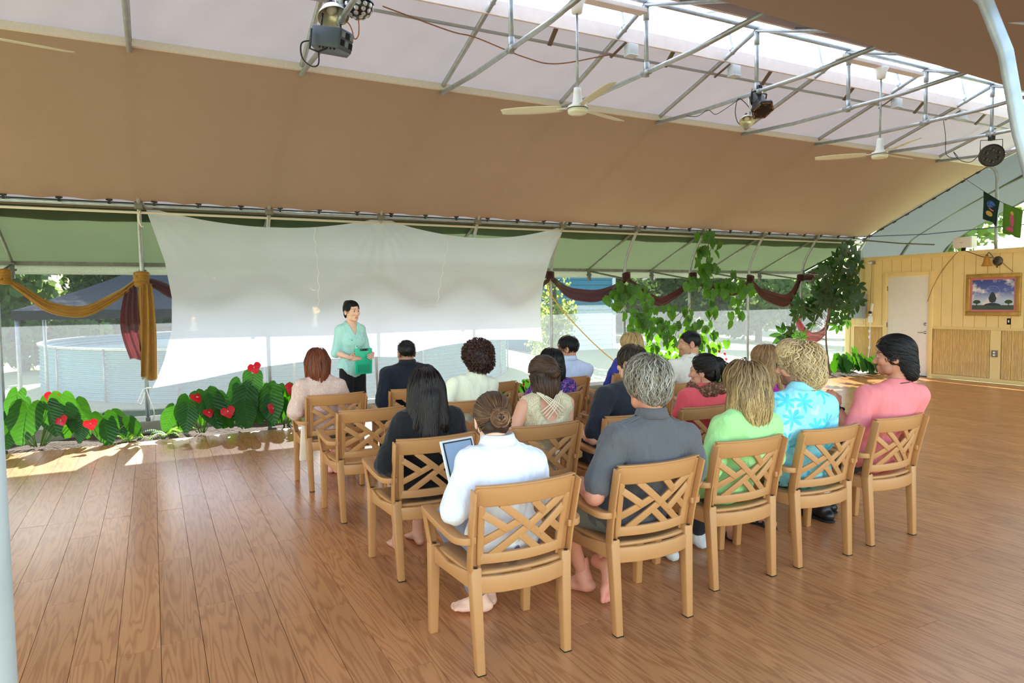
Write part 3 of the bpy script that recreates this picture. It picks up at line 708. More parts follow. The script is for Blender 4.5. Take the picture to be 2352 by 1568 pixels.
def rot(yaw=0, pitch=0, roll=0):
    """pitch>0 looks down"""
    return np.array((Matrix.Rotation(yaw, 3, 'Z') @ Matrix.Rotation(-pitch, 3, 'X') @ Matrix.Rotation(roll, 3, 'Y')))
class Parts:
    def __init__(s): s.V = []; s.F = []; s.C = []; s.n = 0
    def add(s, V, F, col):
        V = np.asarray(V); s.V.append(V); s.F.append(np.asarray(F) + s.n); s.n += len(V)
        s.C.append(np.broadcast_to(np.asarray(col, float), (len(V), 3)))
    def arrays(s): return np.concatenate(s.V), np.concatenate(s.F), np.concatenate(s.C)

# ---- heads (origin mid head, face toward +Y, 0.23 tall)
_HEAD = {}
def head(sex):
    if sex in _HEAD: return _HEAD[sex]
    v = Vox((-.11, -.14, -.20), (.11, .15, .14), .0049); m = sex == 'm'
    v.ell((0, -.012, .028), (.076, .097, .087), .02).ell((0, .022, -.035), (.062 if m else .058, .068, .078), .03)
    v.cone((-.035, .035, -.085), (.035, .035, -.085), .026 if m else .02, .026 if m else .02, .03).ell((0, .068, -.098), (.026, .022, .019), .025)
    for s in (-1, 1):
        v.ell((s * .036, .070, -.028), (.024, .020, .02), .02).ell((s * .033, .098, .004), (.017, .016, .012), .012, sub=True).ell((s * .031, .080, .003), (.0145, .0145, .0125), .004)
        v.ell((s * .078, -.012, -.012), (.010, .021, .033), .008, rot(0, 0, 0)).ell((s * .086, -.006, -.012), (.006, .010, .019), .006, sub=True)
        v.cone((s * .014, .086, .020), (s * .048, .074, .020), .010, .007, .014)
        v.ell((s * .011, .103, -.040), (.010, .011, .008), .008)
    v.cone((0, .088, .008), (0, .107, -.034), .008, .0105 if m else .0085, .012).ell((0, .109, -.036), (.010 if m else .0085, .010, .008), .008)
    v.cone((-.019, .086, -.066), (.019, .086, -.066), .0075, .0075, .008).cone((-.015, .088, -.066), (.015, .088, -.066), .009, .009, .006).cone((-.014, .086, -.077), (.014, .086, -.077), .0085, .0085, .008)
    v.cone((-.022, .099, -.071), (.022, .099, -.071), .0016, .0016, .003, sub=True)
    r = .057 if m else .050
    v.cone((0, -.030, -.06), (0, -.030, -.125), r, r - .008, .02)
    V, F = v.mesh(); _HEAD[sex] = (V, F); return V, F
def head_colors(V, skin, lips, brow, hairc, beard=None, stubble=None):
    C = np.tile(np.array(skin, float), (len(V), 1)); x, y, z = V.T
    def soft(m, c, a): C[m] = C[m] * (1 - a) + np.array(c) * a
    soft((y > .086) & (abs(x) < .021) & (z < -.061) & (z > -.082), lips, .6)
    soft((y > .066) & (abs(abs(x) - .031) < .021) & (z > .021) & (z < .029), brow, .6)
    soft((y > .05) & (abs(abs(x) - .032) < .02) & (z < .016) & (z > -.012), (.2, .1, .07), .18)
    eye = (y > .088) & (abs(abs(x) - .031) < .011) & (abs(z - .003) < .006); soft(eye, (.75, .72, .70), .9)
    soft((y > .088) & (abs(abs(x) - .030) < .006) & (abs(z - .003) < .0075), (.05, .035, .03), .95)
    if beard: soft((z < -.052 - .25 * np.maximum(0, abs(x) - .03)) & (y > .012) & ~((abs(x) < .018) & (z > -.081) & (z < -.061) & (y > .09)), beard, .75)
    if stubble: soft((z < -.05) & (y > .0), stubble, .25)
    return C
# ---- hands: wrist at origin, fingers +Y, palm -Z; s=+1 left hand (thumb +X)
_HAND = {}
def hand(s, curl=.5, spread=1.0, thumb=.4, h=.0055):
    key = (s, curl, spread, thumb, h)
    if key in _HAND: return _HAND[key]
    v = Vox((-.085, -.04, -.12), (.085, .21, .05), h)
    v.cone((0, -.03, 0), (0, .01, 0), .024, .025, .01).ell((0, .048, 0), (.040, .050, .0145), .012).cone((s * .026, .02, -.004), (s * .024, .08, 0), .016, .011, .012).cone((-s * .026, .03, 0), (-s * .027, .078, 0), .013, .010, .012)
    for bx, by, L, r in ((.028, .088, .070, .0088), (.0095, .094, .080, .0090), (-.0095, .090, .074, .0086), (-.027, .079, .058, .0076)):
        p = np.array((s * bx, by, 0.0)); a = 0.0; sp = bx * 3.0 * spread
        for j, (fr, rr) in enumerate(((.45, 1.0), (.31, .92), (.24, .84))):
            a += curl * (.8 if j == 0 else 1.0); d = np.array((s * sp * .35, math.cos(a), -math.sin(a))); d /= np.linalg.norm(d); q = p + d * L * fr
            v.cone(p, q, r * rr * 1.03, r * rr * .95, .004); p = q
    t0 = np.array((s * .028, .018, -.006)); t1 = t0 + np.array((s * .028, .030, -.010 - .012 * thumb)); t2 = t1 + np.array((s * (.016 - .03 * thumb), .030, -.006 - .016 * thumb)); t3 = t2 + np.array((s * (.006 - .03 * thumb), .024, -.004 - .01 * thumb))
    v.cone(t0, t1, .015, .0115, .01).cone(t1, t2, .0112, .0100, .004).cone(t2, t3, .0098, .0085, .004)
    _HAND[key] = v.mesh(); return _HAND[key]
# ---- bare foot: ankle at origin, toes +Y, sole z=-.085; s=+1 left (big toe toward +X)
_FOOT = {}
def foot(s):
    if s in _FOOT: return _FOOT[s]
    v = Vox((-.075, -.09, -.10), (.075, .21, .08), .0052)
    v.cone((0, 0, .06), (0, 0, -.01), .036, .036, .02).ell((0, -.032, -.055), (.031, .036, .030), .02).cone((0, 0, -.03), (s * .008, .085, -.055), .034, .027, .03)
    v.ell((s * .020, .115, -.064), (.026, .032, .019), .02).ell((-s * .020, .10, -.068), (.024, .034, .016), .02).cone((-s * .016, -.02, -.068), (-s * .022, .09, -.072), .016, .013, .02)
    for i, (x, y, L, r) in enumerate(((.030, .135, .034, .0135), (.010, .142, .026, .0090), (-.007, .138, .023, .0083), (-.022, .129, .020, .0078), (-.036, .117, .017, .0074))):
        v.cone((s * x, y - .012, -.068), (s * x, y + L * .55, -.073), r * .95, r * .95, .006).ell((s * x, y + L * .72, -.074), (r, r * 1.1, r * .9), .004)
    v.cut((0, 0, -1), .0835)
    _FOOT[s] = v.mesh(); return _FOOT[s]
def frame_to(d, n):
    """matrix whose Y is d and whose Z is as near n as possible"""
    d = np.array(d, float); d /= np.linalg.norm(d); n = np.array(n, float); n -= d * (n @ d); n /= np.linalg.norm(n); return np.stack([np.cross(d, n), d, n], 1)

# ---- hair
def sd_union(prims, P):
    out = np.full(len(P), 9.0)
    for pr in prims:
        if pr[0] == 'e':
            c, r = np.array(pr[1]), np.array(pr[2]); q = P - c; k0 = np.linalg.norm(q / r, axis=1) + 1e-6; k1 = np.linalg.norm(q / r ** 2, axis=1) + 1e-6; d = k0 * (k0 - 1) / k1
        else:
            a, b = np.array(pr[1], float), np.array(pr[2], float); ab = b - a; t = np.clip((P - a) @ ab / (ab @ ab), 0, 1); d = np.linalg.norm(P - a - t[:, None] * ab, axis=1) - (pr[3] + (pr[4] - pr[3]) * t)
        h = np.clip(.5 + .5 * (out - d) / .02, 0, 1); out = out * (1 - h) + d * h - .02 * h * (1 - h)
    return out
def sd_grad(prims, P):
    e = .002; return np.stack([sd_union(prims, P + np.eye(3)[i] * e) - sd_union(prims, P - np.eye(3)[i] * e) for i in range(3)], 1) / (2 * e)
def strands(P0, dirfn, prims, n_steps, ds, rad, cols, tipcols, seed, lift=.003, wave=0.0, wfreq=9, free=0.0, taper=True):
    """ribbons combed over the hair volume"""
    r = np.random.default_rng(seed); P = P0.copy(); N = len(P); path = [P.copy()]; ph = r.uniform(0, 6.28, N); amp = r.uniform(.4, 1.2, N); off = r.uniform(.2, 1.6, N) * lift; L = r.uniform(.65, 1.1, N)[:, None]
    for i in range(n_steps):
        g = sd_grad(prims, P); g /= np.linalg.norm(g, axis=1)[:, None] + 1e-9; d = dirfn(P, i / n_steps); d = d - g * (np.sum(d * g, 1)[:, None]) * (1 - free); d /= np.linalg.norm(d, axis=1)[:, None] + 1e-9
        if wave: d = d + np.cross(g, d) * (wave * amp * np.sin(ph + i * wfreq / n_steps * 2))[:, None] + g * (wave * .6 * np.cos(ph * 1.7 + i * wfreq / n_steps * 2.3))[:, None]
        P = P + d * ds * L
        if free < 1: P = P - g * ((sd_union(prims, P) - off - (0 if not wave else 0)) * (1 - free))[:, None]
        path.append(P.copy())
    A = np.stack(path, 1); M = A.shape[1]; Tn = np.gradient(A, axis=1); Tn /= np.linalg.norm(Tn, axis=2)[..., None] + 1e-9
    G = sd_grad(prims, A.reshape(-1, 3)).reshape(A.shape); G -= Tn * np.sum(G * Tn, 2)[..., None]; G /= np.linalg.norm(G, axis=2)[..., None] + 1e-9; B = np.cross(Tn, G)
    t = np.linspace(0, 1, M); w = rad * (np.minimum(1, t * 5 + .35) * np.minimum(1, (1 - t) * 3.0 + .12) if taper else np.ones(M)); w = w[None, :, None] * r.uniform(.6, 1.3, N)[:, None, None]
    V = np.stack([A + B * w, A - B * w, A + G * w * .9], 2).reshape(-1, 3)
    idx = np.arange(N * M * 3).reshape(N, M, 3); Q = []
    for a, b in ((0, 2), (2, 1)): Q.append(np.stack([idx[:, :-1, a], idx[:, :-1, b], idx[:, 1:, b], idx[:, 1:, a]], -1).reshape(-1, 4))
    c = np.array(cols)[r.integers(0, len(cols), N)]; ct = np.array(tipcols)[r.integers(0, len(tipcols), N)]; mixt = (t ** 1.3)[None, :, None]
    C = (c[:, None, :] * (1 - mixt) + ct[:, None, :] * mixt) * r.uniform(.82, 1.18, (N, 1, 1)); C = np.repeat(C[:, :, None, :], 3, 2).reshape(-1, 3)
    return V, np.concatenate(Q), C
CAP = ('e', (0, -.014, .030), (.083, .104, .093))
FACE = [((0, .118, -.030), (.105, .082, .090)), ((0, .06, -.16), (.09, .09, .075))]
def hair(style, cols, tips, seed, n=700):
    P = Parts(); cols = [lin(c) for c in cols]; tips = [lin(c) for c in tips]; base = np.mean(cols, 0) * .80
    S_ = dict(prims=[CAP], face=FACE, lowcut=-.055, steps=9, ds=.016, rad=.0022, wave=0., wf=9, lift=.004, free=0., lo=(-.2, -.26, -.36), hi=(.2, .2, .2), crown=(0, -.045, .125), grav=0.0, extra=None, nseed=None)
    down = lambda Q, t: np.tile((0, 0, -1.0), (len(Q), 1))
    def from_crown(Q, t): d = Q - np.array(S_['crown']); d[:, 2] -= .02; return d
    S_['dir'] = from_crown
    if style == 'buzz': S_.update(steps=3, ds=.006, rad=.0012, lift=.003, lowcut=-.075)
    elif style == 'short': S_.update(prims=[('e', (0, -.012, .032), (.086, .107, .098))], steps=5, ds=.011, rad=.0022, lift=.006, wave=.3, lowcut=-.062)
    elif style == 'wavy_short': S_.update(prims=[('e', (0, -.012, .040), (.091, .112, .102)), ('e', (0, -.06, -.02), (.068, .050, .06))], steps=11, ds=.0095, rad=.0028, lift=.014, wave=.75, wf=5, free=.10, lowcut=-.080, face=[((0, .122, -.030), (.105, .085, .088)), ((0, .055, -.15), (.12, .085, .10))])
    elif style == 'swept': S_.update(prims=[('e', (0, -.016, .036), (.090, .115, .100)), ('e', (0, -.075, -.045), (.068, .058, .085)), ('e', (0, -.095, -.10), (.050, .036, .045))], steps=11, ds=.018, rad=.0032, lift=.006, wave=.25, wf=4, lowcut=-.15, dir=lambda Q, t: np.array((0, -1.0, -.35)) + 0 * Q, face=[((0, .118, -.035), (.108, .090, .092)), ((0, .05, -.16), (.13, .085, .115))])
    elif style == 'curly': S_.update(prims=[('e', (0, -.025, .035), (.096, .114, .102)), ('e', (0, -.07, -.05), (.084, .072, .085)), ('e', (.05, .04, .085), (.05, .05, .05)), ('e', (-.045, .045, .09), (.05, .045, .045))], steps=20, ds=.0100, rad=.0034, lift=.014, wave=1.3, wf=9, free=.06, lowcut=-.14, face=[((0, .120, -.045), (.112, .100, .088)), ((0, .06, -.14), (.14, .10, .11))])
    elif style == 'afro': S_.update(prims=[('e', (0, -.02, .045), (.120, .128, .118)), ('e', (0, -.06, -.02), (.105, .095, .09))], steps=7, ds=.0065, rad=.0036, lift=.004, wave=1.5, wf=6, free=.80, dir=lambda Q, t: (Q - np.array((0, -.03, .02))) * 9 + .55 * np.sin(Q[:, [1, 2, 0]] * 260), lowcut=-.10, face=[((0, .135, -.04), (.080, .080, .085)), ((0, .06, -.15), (.12, .10, .09))])
    elif style == 'bob': S_.update(prims=[('e', (0, -.014, .030), (.088, .108, .096)), ('c', (-.062, -.03, 0), (-.066, -.02, -.15), .045, .030), ('c', (.062, -.03, 0), (.066, -.02, -.15), .045, .030), ('e', (0, -.075, -.07), (.080, .045, .115))], steps=15, ds=.017, rad=.0034, lift=.005, wave=.12, wf=5, lowcut=-.18, dir=lambda Q, t: from_crown(Q, t) * np.array((1, 1, .5)) + np.array((0, 0, -.10)), face=[((0, .115, -.05), (.066, .075, .11)), ((0, .05, -.19), (.05, .075, .06))])
    elif style == 'wavy_bob': S_.update(prims=[('e', (0, -.014, .032), (.092, .112, .100)), ('c', (-.062, -.03, 0), (-.075, -.005, -.165), .050, .042), ('c', (.062, -.03, 0), (.075, -.02, -.165), .050, .042), ('e', (0, -.080, -.09), (.098, .052, .135))], steps=16, ds=.0195, rad=.0040, lift=.010, wave=.38, wf=7, lowcut=-.23, dir=lambda Q, t: from_crown(Q, t) * np.array((1, 1, .5)) + np.array((0, 0, -.10)), face=[((0, .115, -.05), (.064, .075, .11)), ((0, .06, -.20), (.05, .085, .07))])
    elif style == 'long': S_.update(prims=[('e', (0, -.014, .030), (.089, .108, .096)), ('c', (-.055, -.04, 0), (-.085, -.07, -.22), .050, .045), ('c', (.055, -.04, 0), (.070, -.085, -.22), .050, .040), ('c', (0, -.08, -.05), (-.015, -.115, -.27), .062, .050)], steps=16, ds=.026, rad=.0040, lift=.007, wave=.22, wf=6, lowcut=-.33, dir=lambda Q, t: from_crown(Q, t) * np.array((1, 1, .5)) + np.array((-.01, -.01, -.13)), face=[((0, .115, -.05), (.064, .075, .11)), ((0, .06, -.20), (.045, .085, .09))])
    elif style == 'straight_long': S_.update(prims=[('e', (0, -.014, .030), (.088, .108, .095)), ('c', (-.058, -.03, 0), (-.066, -.05, -.21), .046, .032), ('c', (.058, -.03, 0), (.066, -.05, -.21), .046, .032), ('c', (0, -.075, -.05), (0, -.095, -.24), .058, .038)], steps=16, ds=.0245, rad=.0036, lift=.005, wave=.25, wf=6, lowcut=-.28, dir=lambda Q, t: from_crown(Q, t) * np.array((1, 1, .5)) + np.array((0, 0, -.13)), face=[((0, .115, -.05), (.064, .075, .11)), ((0, .06, -.20), (.05, .085, .09))])
    elif style in ('bun', 'updo'):
        bc = np.array((.012, -.128, -.028) if style == 'bun' else (-.01, -.098, .075)); br = .043 if style == 'bun' else .045
        S_.update(prims=[CAP, ('e', (0, -.055, -.03), (.072, .062, .075)), ('e', tuple(bc), (br, br * .75, br))], steps=10, ds=.016, rad=.0026, lift=.003, wave=.05, lowcut=-.080, dir=lambda Q, t: bc - Q, extra=(bc, br), face=[((0, .112, -.035), (.076, .074, .095)), ((0, .05, -.15), (.12, .095, .075))])
    elif style == 'half_up':
        bc = np.array((.012, -.118, .035))
        S_.update(prims=[('e', (0, -.014, .032), (.089, .108, .097)), ('c', (-.056, -.035, 0), (-.054, -.035, -.10), .048, .034), ('c', (.056, -.035, 0), (.056, -.035, -.10), .048, .034), ('e', (0, -.074, -.05), (.076, .044, .09)), ('e', tuple(bc), (.055, .032, .040))], steps=12, ds=.015, rad=.0034, lift=.005, wave=.12, lowcut=-.135, dir=lambda Q, t: np.where(Q[:, 2:] > .02, bc - Q, np.array((0, 0, -1.0)) + 0 * Q), extra=(bc, .04), face=[((0, .112, -.05), (.070, .078, .11)), ((0, .05, -.19), (.05, .085, .06))])
    elif style == 'ponytail':
        bc = np.array((.02, -.115, .055))
        S_.update(prims=[CAP, ('e', (0, -.055, -.02), (.072, .060, .07)), ('e', tuple(bc), (.030, .026, .030)), ('c', tuple(bc), (.055, -.165, -.01), .030, .040), ('c', (.055, -.165, -.01), (.05, -.15, -.10), .040, .022)], steps=12, ds=.016, rad=.0030, lift=.008, wave=.5, wf=9, lowcut=-.115, dir=lambda Q, t: np.where((Q[:, 1:2] > -.105), bc - Q, np.array((.02, -.01, -1.0)) + 0 * Q), face=[((0, .112, -.035), (.105, .084, .095)), ((0, .03, -.17), (.12, .11, .09))])
    v = Vox(S_['lo'], S_['hi'], .0078)
    for pr in S_['prims']:
        if pr[0] == 'e': v.ell(pr[1], np.array(pr[2]) - .004, .02)
        else: v.cone(pr[1], pr[2], pr[3] - .004, pr[4] - .004, .02)
    for c, r in S_['face']: v.ell(c, r, .012, sub=True)
    v.cut((0, 0, -1), -S_['lowcut'])
    V, F = v.mesh(); Nn = vnorm(V, F); rr = np.random.default_rng(seed)
    V2 = V + Nn * (.002 * snoise(V, seed, 22, 2))[:, None]
    P.add(V2, F, base)
    tops = V[(sd_union(S_['prims'], V) > -.010)]
    if style in ('buzz', 'short', 'afro', 'wavy_short', 'curly'): roots = tops
    else: roots = tops[(tops[:, 2] > -.02)] if style not in ('swept',) else tops
    n = int(n * .85); okr = np.ones(len(roots), bool)
    for c_, r_ in S_['face']: okr &= np.linalg.norm((roots - np.array(c_)) / np.array(r_), axis=1) > 1.10
    roots = roots[okr]; roots = roots[rr.integers(0, len(roots), n)] + rr.normal(size=(n, 3)) * .003
    P.add(*strands(roots, S_['dir'], S_['prims'], S_['steps'], S_['ds'], S_['rad'] * .74, cols, tips, seed, S_['lift'], S_['wave'], S_['wf'], S_['free']))
    if style in ('bob', 'wavy_bob', 'long', 'straight_long', 'half_up', 'swept', 'ponytail'):
        low = tops[tops[:, 2] < .0]; low = low[rr.integers(0, len(low), n // 3)]
        dfn = (lambda Q, t: np.array((0, -.25, -1.0)) + 0 * Q) if style != 'swept' else (lambda Q, t: np.array((0, -1.3 * t + .1, -1.0 + .9 * t)) + 0 * Q)
        if style == 'ponytail': low = low[low[:, 1] < -.12]; 
        if len(low): P.add(*strands(low, dfn, S_['prims'], 9, .013 if style != 'swept' else .011, S_['rad'] * .74, tips, tips, seed + 1, S_['lift'], S_['wave'], S_['wf'], .55))
    if S_['extra'] is not None:
        bc, br = S_['extra']; k = 46; mb = MB()
        for i in range(k):
            a0 = rr.uniform(0, 6.28); R_ = br * rr.uniform(.35, 1.0); pts = []
            for j in range(9):
                a = a0 + j * .38; pts.append(bc + np.array((R_ * math.cos(a), -br * .72 * math.sqrt(max(0, 1 - (R_ / br) ** 2)) - .006 + rr.uniform(-.002, .002), R_ * math.sin(a) * (1.0 + .08 * math.sin(i)))))
            c0 = np.array(tips)[rr.integers(0, len(tips))] * rr.uniform(.7, 1.25); m2 = MB().tube(pts, [.002, .0036, .004, .004, .004, .004, .004, .0034, .0018], 5, caps=False); P.add(np.array(m2.v), np.array(m2.f), c0)
    return P.arrays()
HAIRM = mat('hair', (60, 40, 30), .45, 0, .28, attr=True)
SKINM = mat('skin', (220, 170, 140), .48, 0, .4, var=.05, vscale=18, bump=.03, bscale=220, attr=True)
def cloth(name, col, var=.06, vscale=6, bump=.35, bscale=22, rough=.85, trans=0.0, sheen=.15):
    """woven cloth with soft wrinkles"""
    if name in MATS: return MATS[name]
    t = NT(name); c = rgb(col); v = t.coord('Object', (1, 1, .55)); n = t.noise(t.coord('Object'), vscale, 4)
    color = t.ramp(n, [(.28, tuple(x * (1 - var) for x in c[:3])), (.72, tuple(min(1, x * (1 + var)) for x in c[:3]))])
    wr = t.noise(v, 13, 3, .5, 1.6); fine = t.noise(t.coord('Object'), 420, 2); h = t.math('ADD', wr, t.math('MULTIPLY', fine, .03))
    sh = t.bsdf(color, rough, 0, .25, t.bump(h, .55, .022), sheen)
    if trans: sh = t.shmix(trans, sh, t.transl(color))
    MATS[name] = t.fin(sh); return MATS[name]
# ================================================================== people
PRES = np.array((2.0, 7.8))
def place(V, M, t): return V @ np.asarray(M).T + np.asarray(t)
def meshobj(name, arr, m, parent, label=None):
    V, F = arr[0], arr[1]; o = link(name, np_mesh(name, V, F, m, True, arr[2] if len(arr) > 2 else None), parent)
    if label: o['label'] = label
    return o
def folds(V, F, seed, amp=.004, f=9, zdir=.4):
    N = vnorm(V, F); Q = V * np.array((1.0, 1.0, zdir)) if zdir < 1 else V
    return V + N * (amp * snoise(Q, seed, f, 3))[:, None]
def person(label, loc, rz, p, seed):
    root = empty('person', (loc[0], loc[1], 0), rz, label, 'person')
    g = p.get('girth', 1.0); sex = p.get('sex', 'f'); top = p['top']; hs = p.get('hs', 1.0)
    nx, nz = p.get('nx', 0), p.get('nz', top - .27); ny = p.get('ny', .09)
    sh = p.get('sh', .175 if sex == 'f' else .20); sz = p.get('sz', nz - .065)
    sx = p.get('sx', nx * .8); roll = p.get('roll', 0.0); sy = p.get('sy', ny - .005)
    sL = np.array((sx - sh, sy + p.get('twist', 0), sz - roll)); sR = np.array((sx + sh, sy - p.get('twist', 0), sz + roll))
    neck = np.array((nx, ny, nz)); stand = p.get('stand', False)
    hip = np.array((p.get('hx', 0), .050 + .140 * g, .515)) if not stand else np.array((0, 0, .90))
    chest = (sL + sR) / 2 * np.array((1, 1, 0)) + np.array((0, .015, sz - .10)); waist = hip * .55 + chest * .45 + np.array((0, .012 * g if not stand else -.01, 0))
    skin = lin(p['skin'])
    hp = np.array((nx + p.get('hdx', 0), ny + p.get('hdy', .035), top - .127 * hs)); hyaw = p.get('hyaw', 0.0); HM = rot(hyaw, p.get('hpitch', .05), p.get('hroll', 0)) * hs
    # limbs
    aL = p.get('armL', ((-.235, .10, .665), (-.13, .34, .60))); aR = p.get('armR', ((.235, .10, .665), (.13, .34, .60)))
    lL = p.get('legL', ((-.12, .54, .505), (-.12, .56, .085))); lR = p.get('legR', ((.12, .54, .505), (.12, .56, .085)))
    hips = [hip + np.array((s * .085, .01, 0)) for s in (-1, 1)]
    lo = np.minimum.reduce([hip - .35, sL - .3, np.array(aL[0]) - .2, np.array(aL[1]) - .2, np.array(aR[1]) - .2, np.array(lL[1]) - .2, np.array(lR[1]) - .2]); hi = np.maximum.reduce([sR + .3, neck + .16, np.array(aR[0]) + .2, np.array(lL[0]) + .2, np.array(lR[0]) + .2, np.array(aL[1]) + .2, np.array(aR[1]) + .2]); lo[2] = max(-.02, lo[2])
    def torso(v, e, k=.04):
        v.ell(hip + np.array((0, 0, -.0)), (.165 * g + e, .125 * g + e, .095 + e), k).ell(waist, (.140 * g + e, .105 * g + e, .15 + e), .06).ell(chest, (min(.168, sh * .93) * (g * .5 + .5) + e, .108 * (g * .6 + .4) + e, .145 + e), .06)
        v.cone(sL + (.02, 0, -.012), sR - (.02, 0, .012), (.054 if sex == 'm' else .046) + e, (.054 if sex == 'm' else .046) + e, .06).cone(sL + (.035, 0, .01), neck - (0, .0, .015), .046 + e, .046 + e, .05).cone(sR + (-.035, 0, .01), neck - (0, .0, .015), .046 + e, .046 + e, .05)
        if p.get('belly'): v.ell(waist + np.array((0, .06, -.04)), (.14 * g + e, .12 * g + e, .12 + e), .06)
        if sex == 'f': 
            for s in (-1, 1): v.ell(chest + np.array((s * .065, .075, -.02)), (.052 + e, .040 + e, .052 + e), .05)
        return v
    def arm(v, s, a, e, ra=1.0, f0=0.0, f1=2.0, loose=0.0):
        q = (sL if s < 0 else sR); el, wr = np.array(a[0]), np.array(a[1]); am = p.get('armr', 1.0 if sex == 'm' else .88)
        if f0 < 1:
            b = min(f1, 1.0); v.cone(q, q + (el - q) * b, .052 * am + e, .043 * am + e + loose * b, .035)
        if f1 > 1:
            b = f1 - 1.0; v.cone(el, el + (wr - el) * .35 * min(1, b / .35), .043 * am + e + loose, .041 * am + e + loose, .02)
            if b > .35: v.cone(el + (wr - el) * .35, el + (wr - el) * b, .041 * am + e + loose, (.041 - .015 * (b - .35) / .65) * am + e + loose, .02)
    def leg(v, i, l, e, f1=2.0, loose=0.0):
        kn, an = np.array(l[0]), np.array(l[1]); q = hips[i] - (np.array(((.018 if i else -.018), 0, .08)) if stand else 0); b = min(f1, 1); lg = p.get('legr', 1.0)
        v.cone(q, q + (kn - q) * b, .088 * lg * (g * .5 + .5) + e, (.088 - .030 * b) * lg + e + loose, .04)
        if f1 > 1:
            b = f1 - 1; c = np.array((0, -.012, 0)) if not stand else np.array((0, -.01, 0))
            v.cone(kn, kn + (an - kn) * .32 * min(1, b / .32) + c * min(1, b / .32), .058 * lg + e + loose, .056 * lg + e + loose, .03)
            if b > .32: v.cone(kn + (an - kn) * .32 + c, kn + (an - kn) * b, .056 * lg + e + loose, (.056 - .02 * (b - .32) / .68) * lg + e + loose, .03)
    # --- body: one continuous skin surface, with head, hands and feet
    B = Parts(); v = Vox(lo, hi, .0135); torso(v, -.012); v.cone(neck + (0, .02, -.05), hp + HM @ np.array((0, -.03, -.05)), .046, .050 if sex == 'f' else .056, .03)
    arm(v, -1, aL, 0); arm(v, 1, aR, 0); leg(v, 0, lL, -.004); leg(v, 1, lR, -.004)
    V, F = v.mesh(); B.add(V, F, skin)
    hV, hF = head(sex); B.add(place(hV, HM, hp), hF, head_colors(hV, skin, lin(p.get('lips', (190, 110, 100))), lin(p.get('brow', (60, 42, 34))), None, lin(p['beard']) if 'beard' in p else None, lin(p['stubble']) if 'stubble' in p else None))
    for s, a, key in ((1, aL, 'handL'), (-1, aR, 'handR')):
        hd = p.get(key, {}); el, wr = np.array(a[0]), np.array(a[1]); d = hd.get('dir', wr - el); n = hd.get('up', (0, 0, 1)); M = frame_to(d, n) * hd.get('sc', 1.0 if sex == 'm' else .92)
        V, F = hand(s, hd.get('curl', .45), hd.get('spread', 1.0), hd.get('thumb', .4), .0036 if hd else .0055); B.add(place(V, M, wr), F, np.array(skin) * np.array((1.02, .96, .94)))
    for s, l, key in ((1, lL, 'footL'), (-1, lR, 'footR')):
        ft = p.get(key, {}); an = np.array(l[1]); M = frame_to(ft.get('dir', (0, 1, 0)), ft.get('up', (0, 0, 1))) * ft.get('sc', 1.1 if sex == 'm' else .98)
        if p.get('shoe') in (None, 'sandal'):
            V, F = foot(s); C = np.tile(np.array(skin), (len(V), 1)); sole = V[:, 2] < -.072; C[sole] = C[sole] * np.array((1.1, .95, .95)); B.add(place(V, M, an), F, C)
    body = meshobj('body', B.arrays(), SKINM, root)
    # --- trousers
    if 'pants' in p:
        v = Vox(lo, hi, .0145); e = p.get('pe', .010)
        v.ell(hip, ((.168 if not stand else .148) * g + e, (.128 if not stand else .105) * g + e, .10 + e), .04).ell(hip * .8 + waist * .2, ((.150 if not stand else .135) * g + e, (.115 if not stand else .10) * g + e, .11 + e), .05)
        leg(v, 0, lL, e, p.get('plen', 1.9), p.get('ploose', .008)); leg(v, 1, lR, e, p.get('plen', 1.9), p.get('ploose', .008))
        if p.get('skirt'): v.cone(hip + (0, .12, 0), (np.array(lL[0]) + np.array(lR[0])) / 2 - (0, .04, 0), .12, .085, .06)
        V, F = v.mesh(); meshobj(p.get('pname', 'trousers'), (folds(V, F, seed + 5, .004, 7, .6), F), p['pants'], root)
    # --- shirt
    v = Vox(lo, hi, p.get('ch', .0112)); e = p.get('se', .011); torso(v, e); sl = p.get('sleeve', 1.9); lo_ = p.get('sloose', .006)
    if p.get('hem', .44) < .60 and not stand: v.ell(hip + np.array((0, .0, .02)), (.172 * g + e + .004, .13 * g + e + .004, .10 + e), .04)
    if stand: v.ell((0, 0, .86), (.165, .125, .12), .06)
    if sl > 0: arm(v, -1, aL, e, f1=sl, loose=lo_); arm(v, 1, aR, e, f1=sl, loose=lo_)
    nk = neck + np.array((0, .02, .045)); v.cone(neck + (0, .0, .012) + np.array(p.get('nopen', (0, .03, 0))), hp + (0, .02, .03), .056, .075, .012, sub=True)
    for c, r in p.get('cuts', ()): v.ell(np.array(c), r, .010, sub=True)
    v.cut((0, 0, -1), -p.get('hem', .44))
    if p.get('hemfn'): p['hemfn'](v)
    V, F = v.mesh(); meshobj(p.get('sname', 'shirt'), (folds(V, F, seed, 1.5 * p.get('fold', .0045), p.get('ff', 8)), F), p['shirt'], root)
    # --- collar
    if p.get('collar'):
        cm = p.get('collarm', p['shirt']); hgt = p.get('ch_', .036); mb = MB(); nn = 22; V = []
        for j in range(4):
            for i in range(nn):
                a = -math.pi / 2 + (i / (nn - 1) - .5) * 2 * p.get('cwrap', 2.6); rr = .066 + .006 * j if j < 2 else .085 - .002 * j; zz = (-.010, hgt, hgt - .002, -.012)[j] - .018 * max(0, math.sin(a)) - (.012 * j if False else 0)
                if j == 1: rr = .064
                if j == 2: rr = .072
                if j == 3: rr = .088
                V.append((neck[0] + rr * math.cos(a), neck[1] + .004 + rr * 1.02 * math.sin(a), neck[2] + .018 + zz))
        Fq = [(j * nn + i, j * nn + i + 1, (j + 1) * nn + i + 1, (j + 1) * nn + i) for j in range(3) for i in range(nn - 1)]
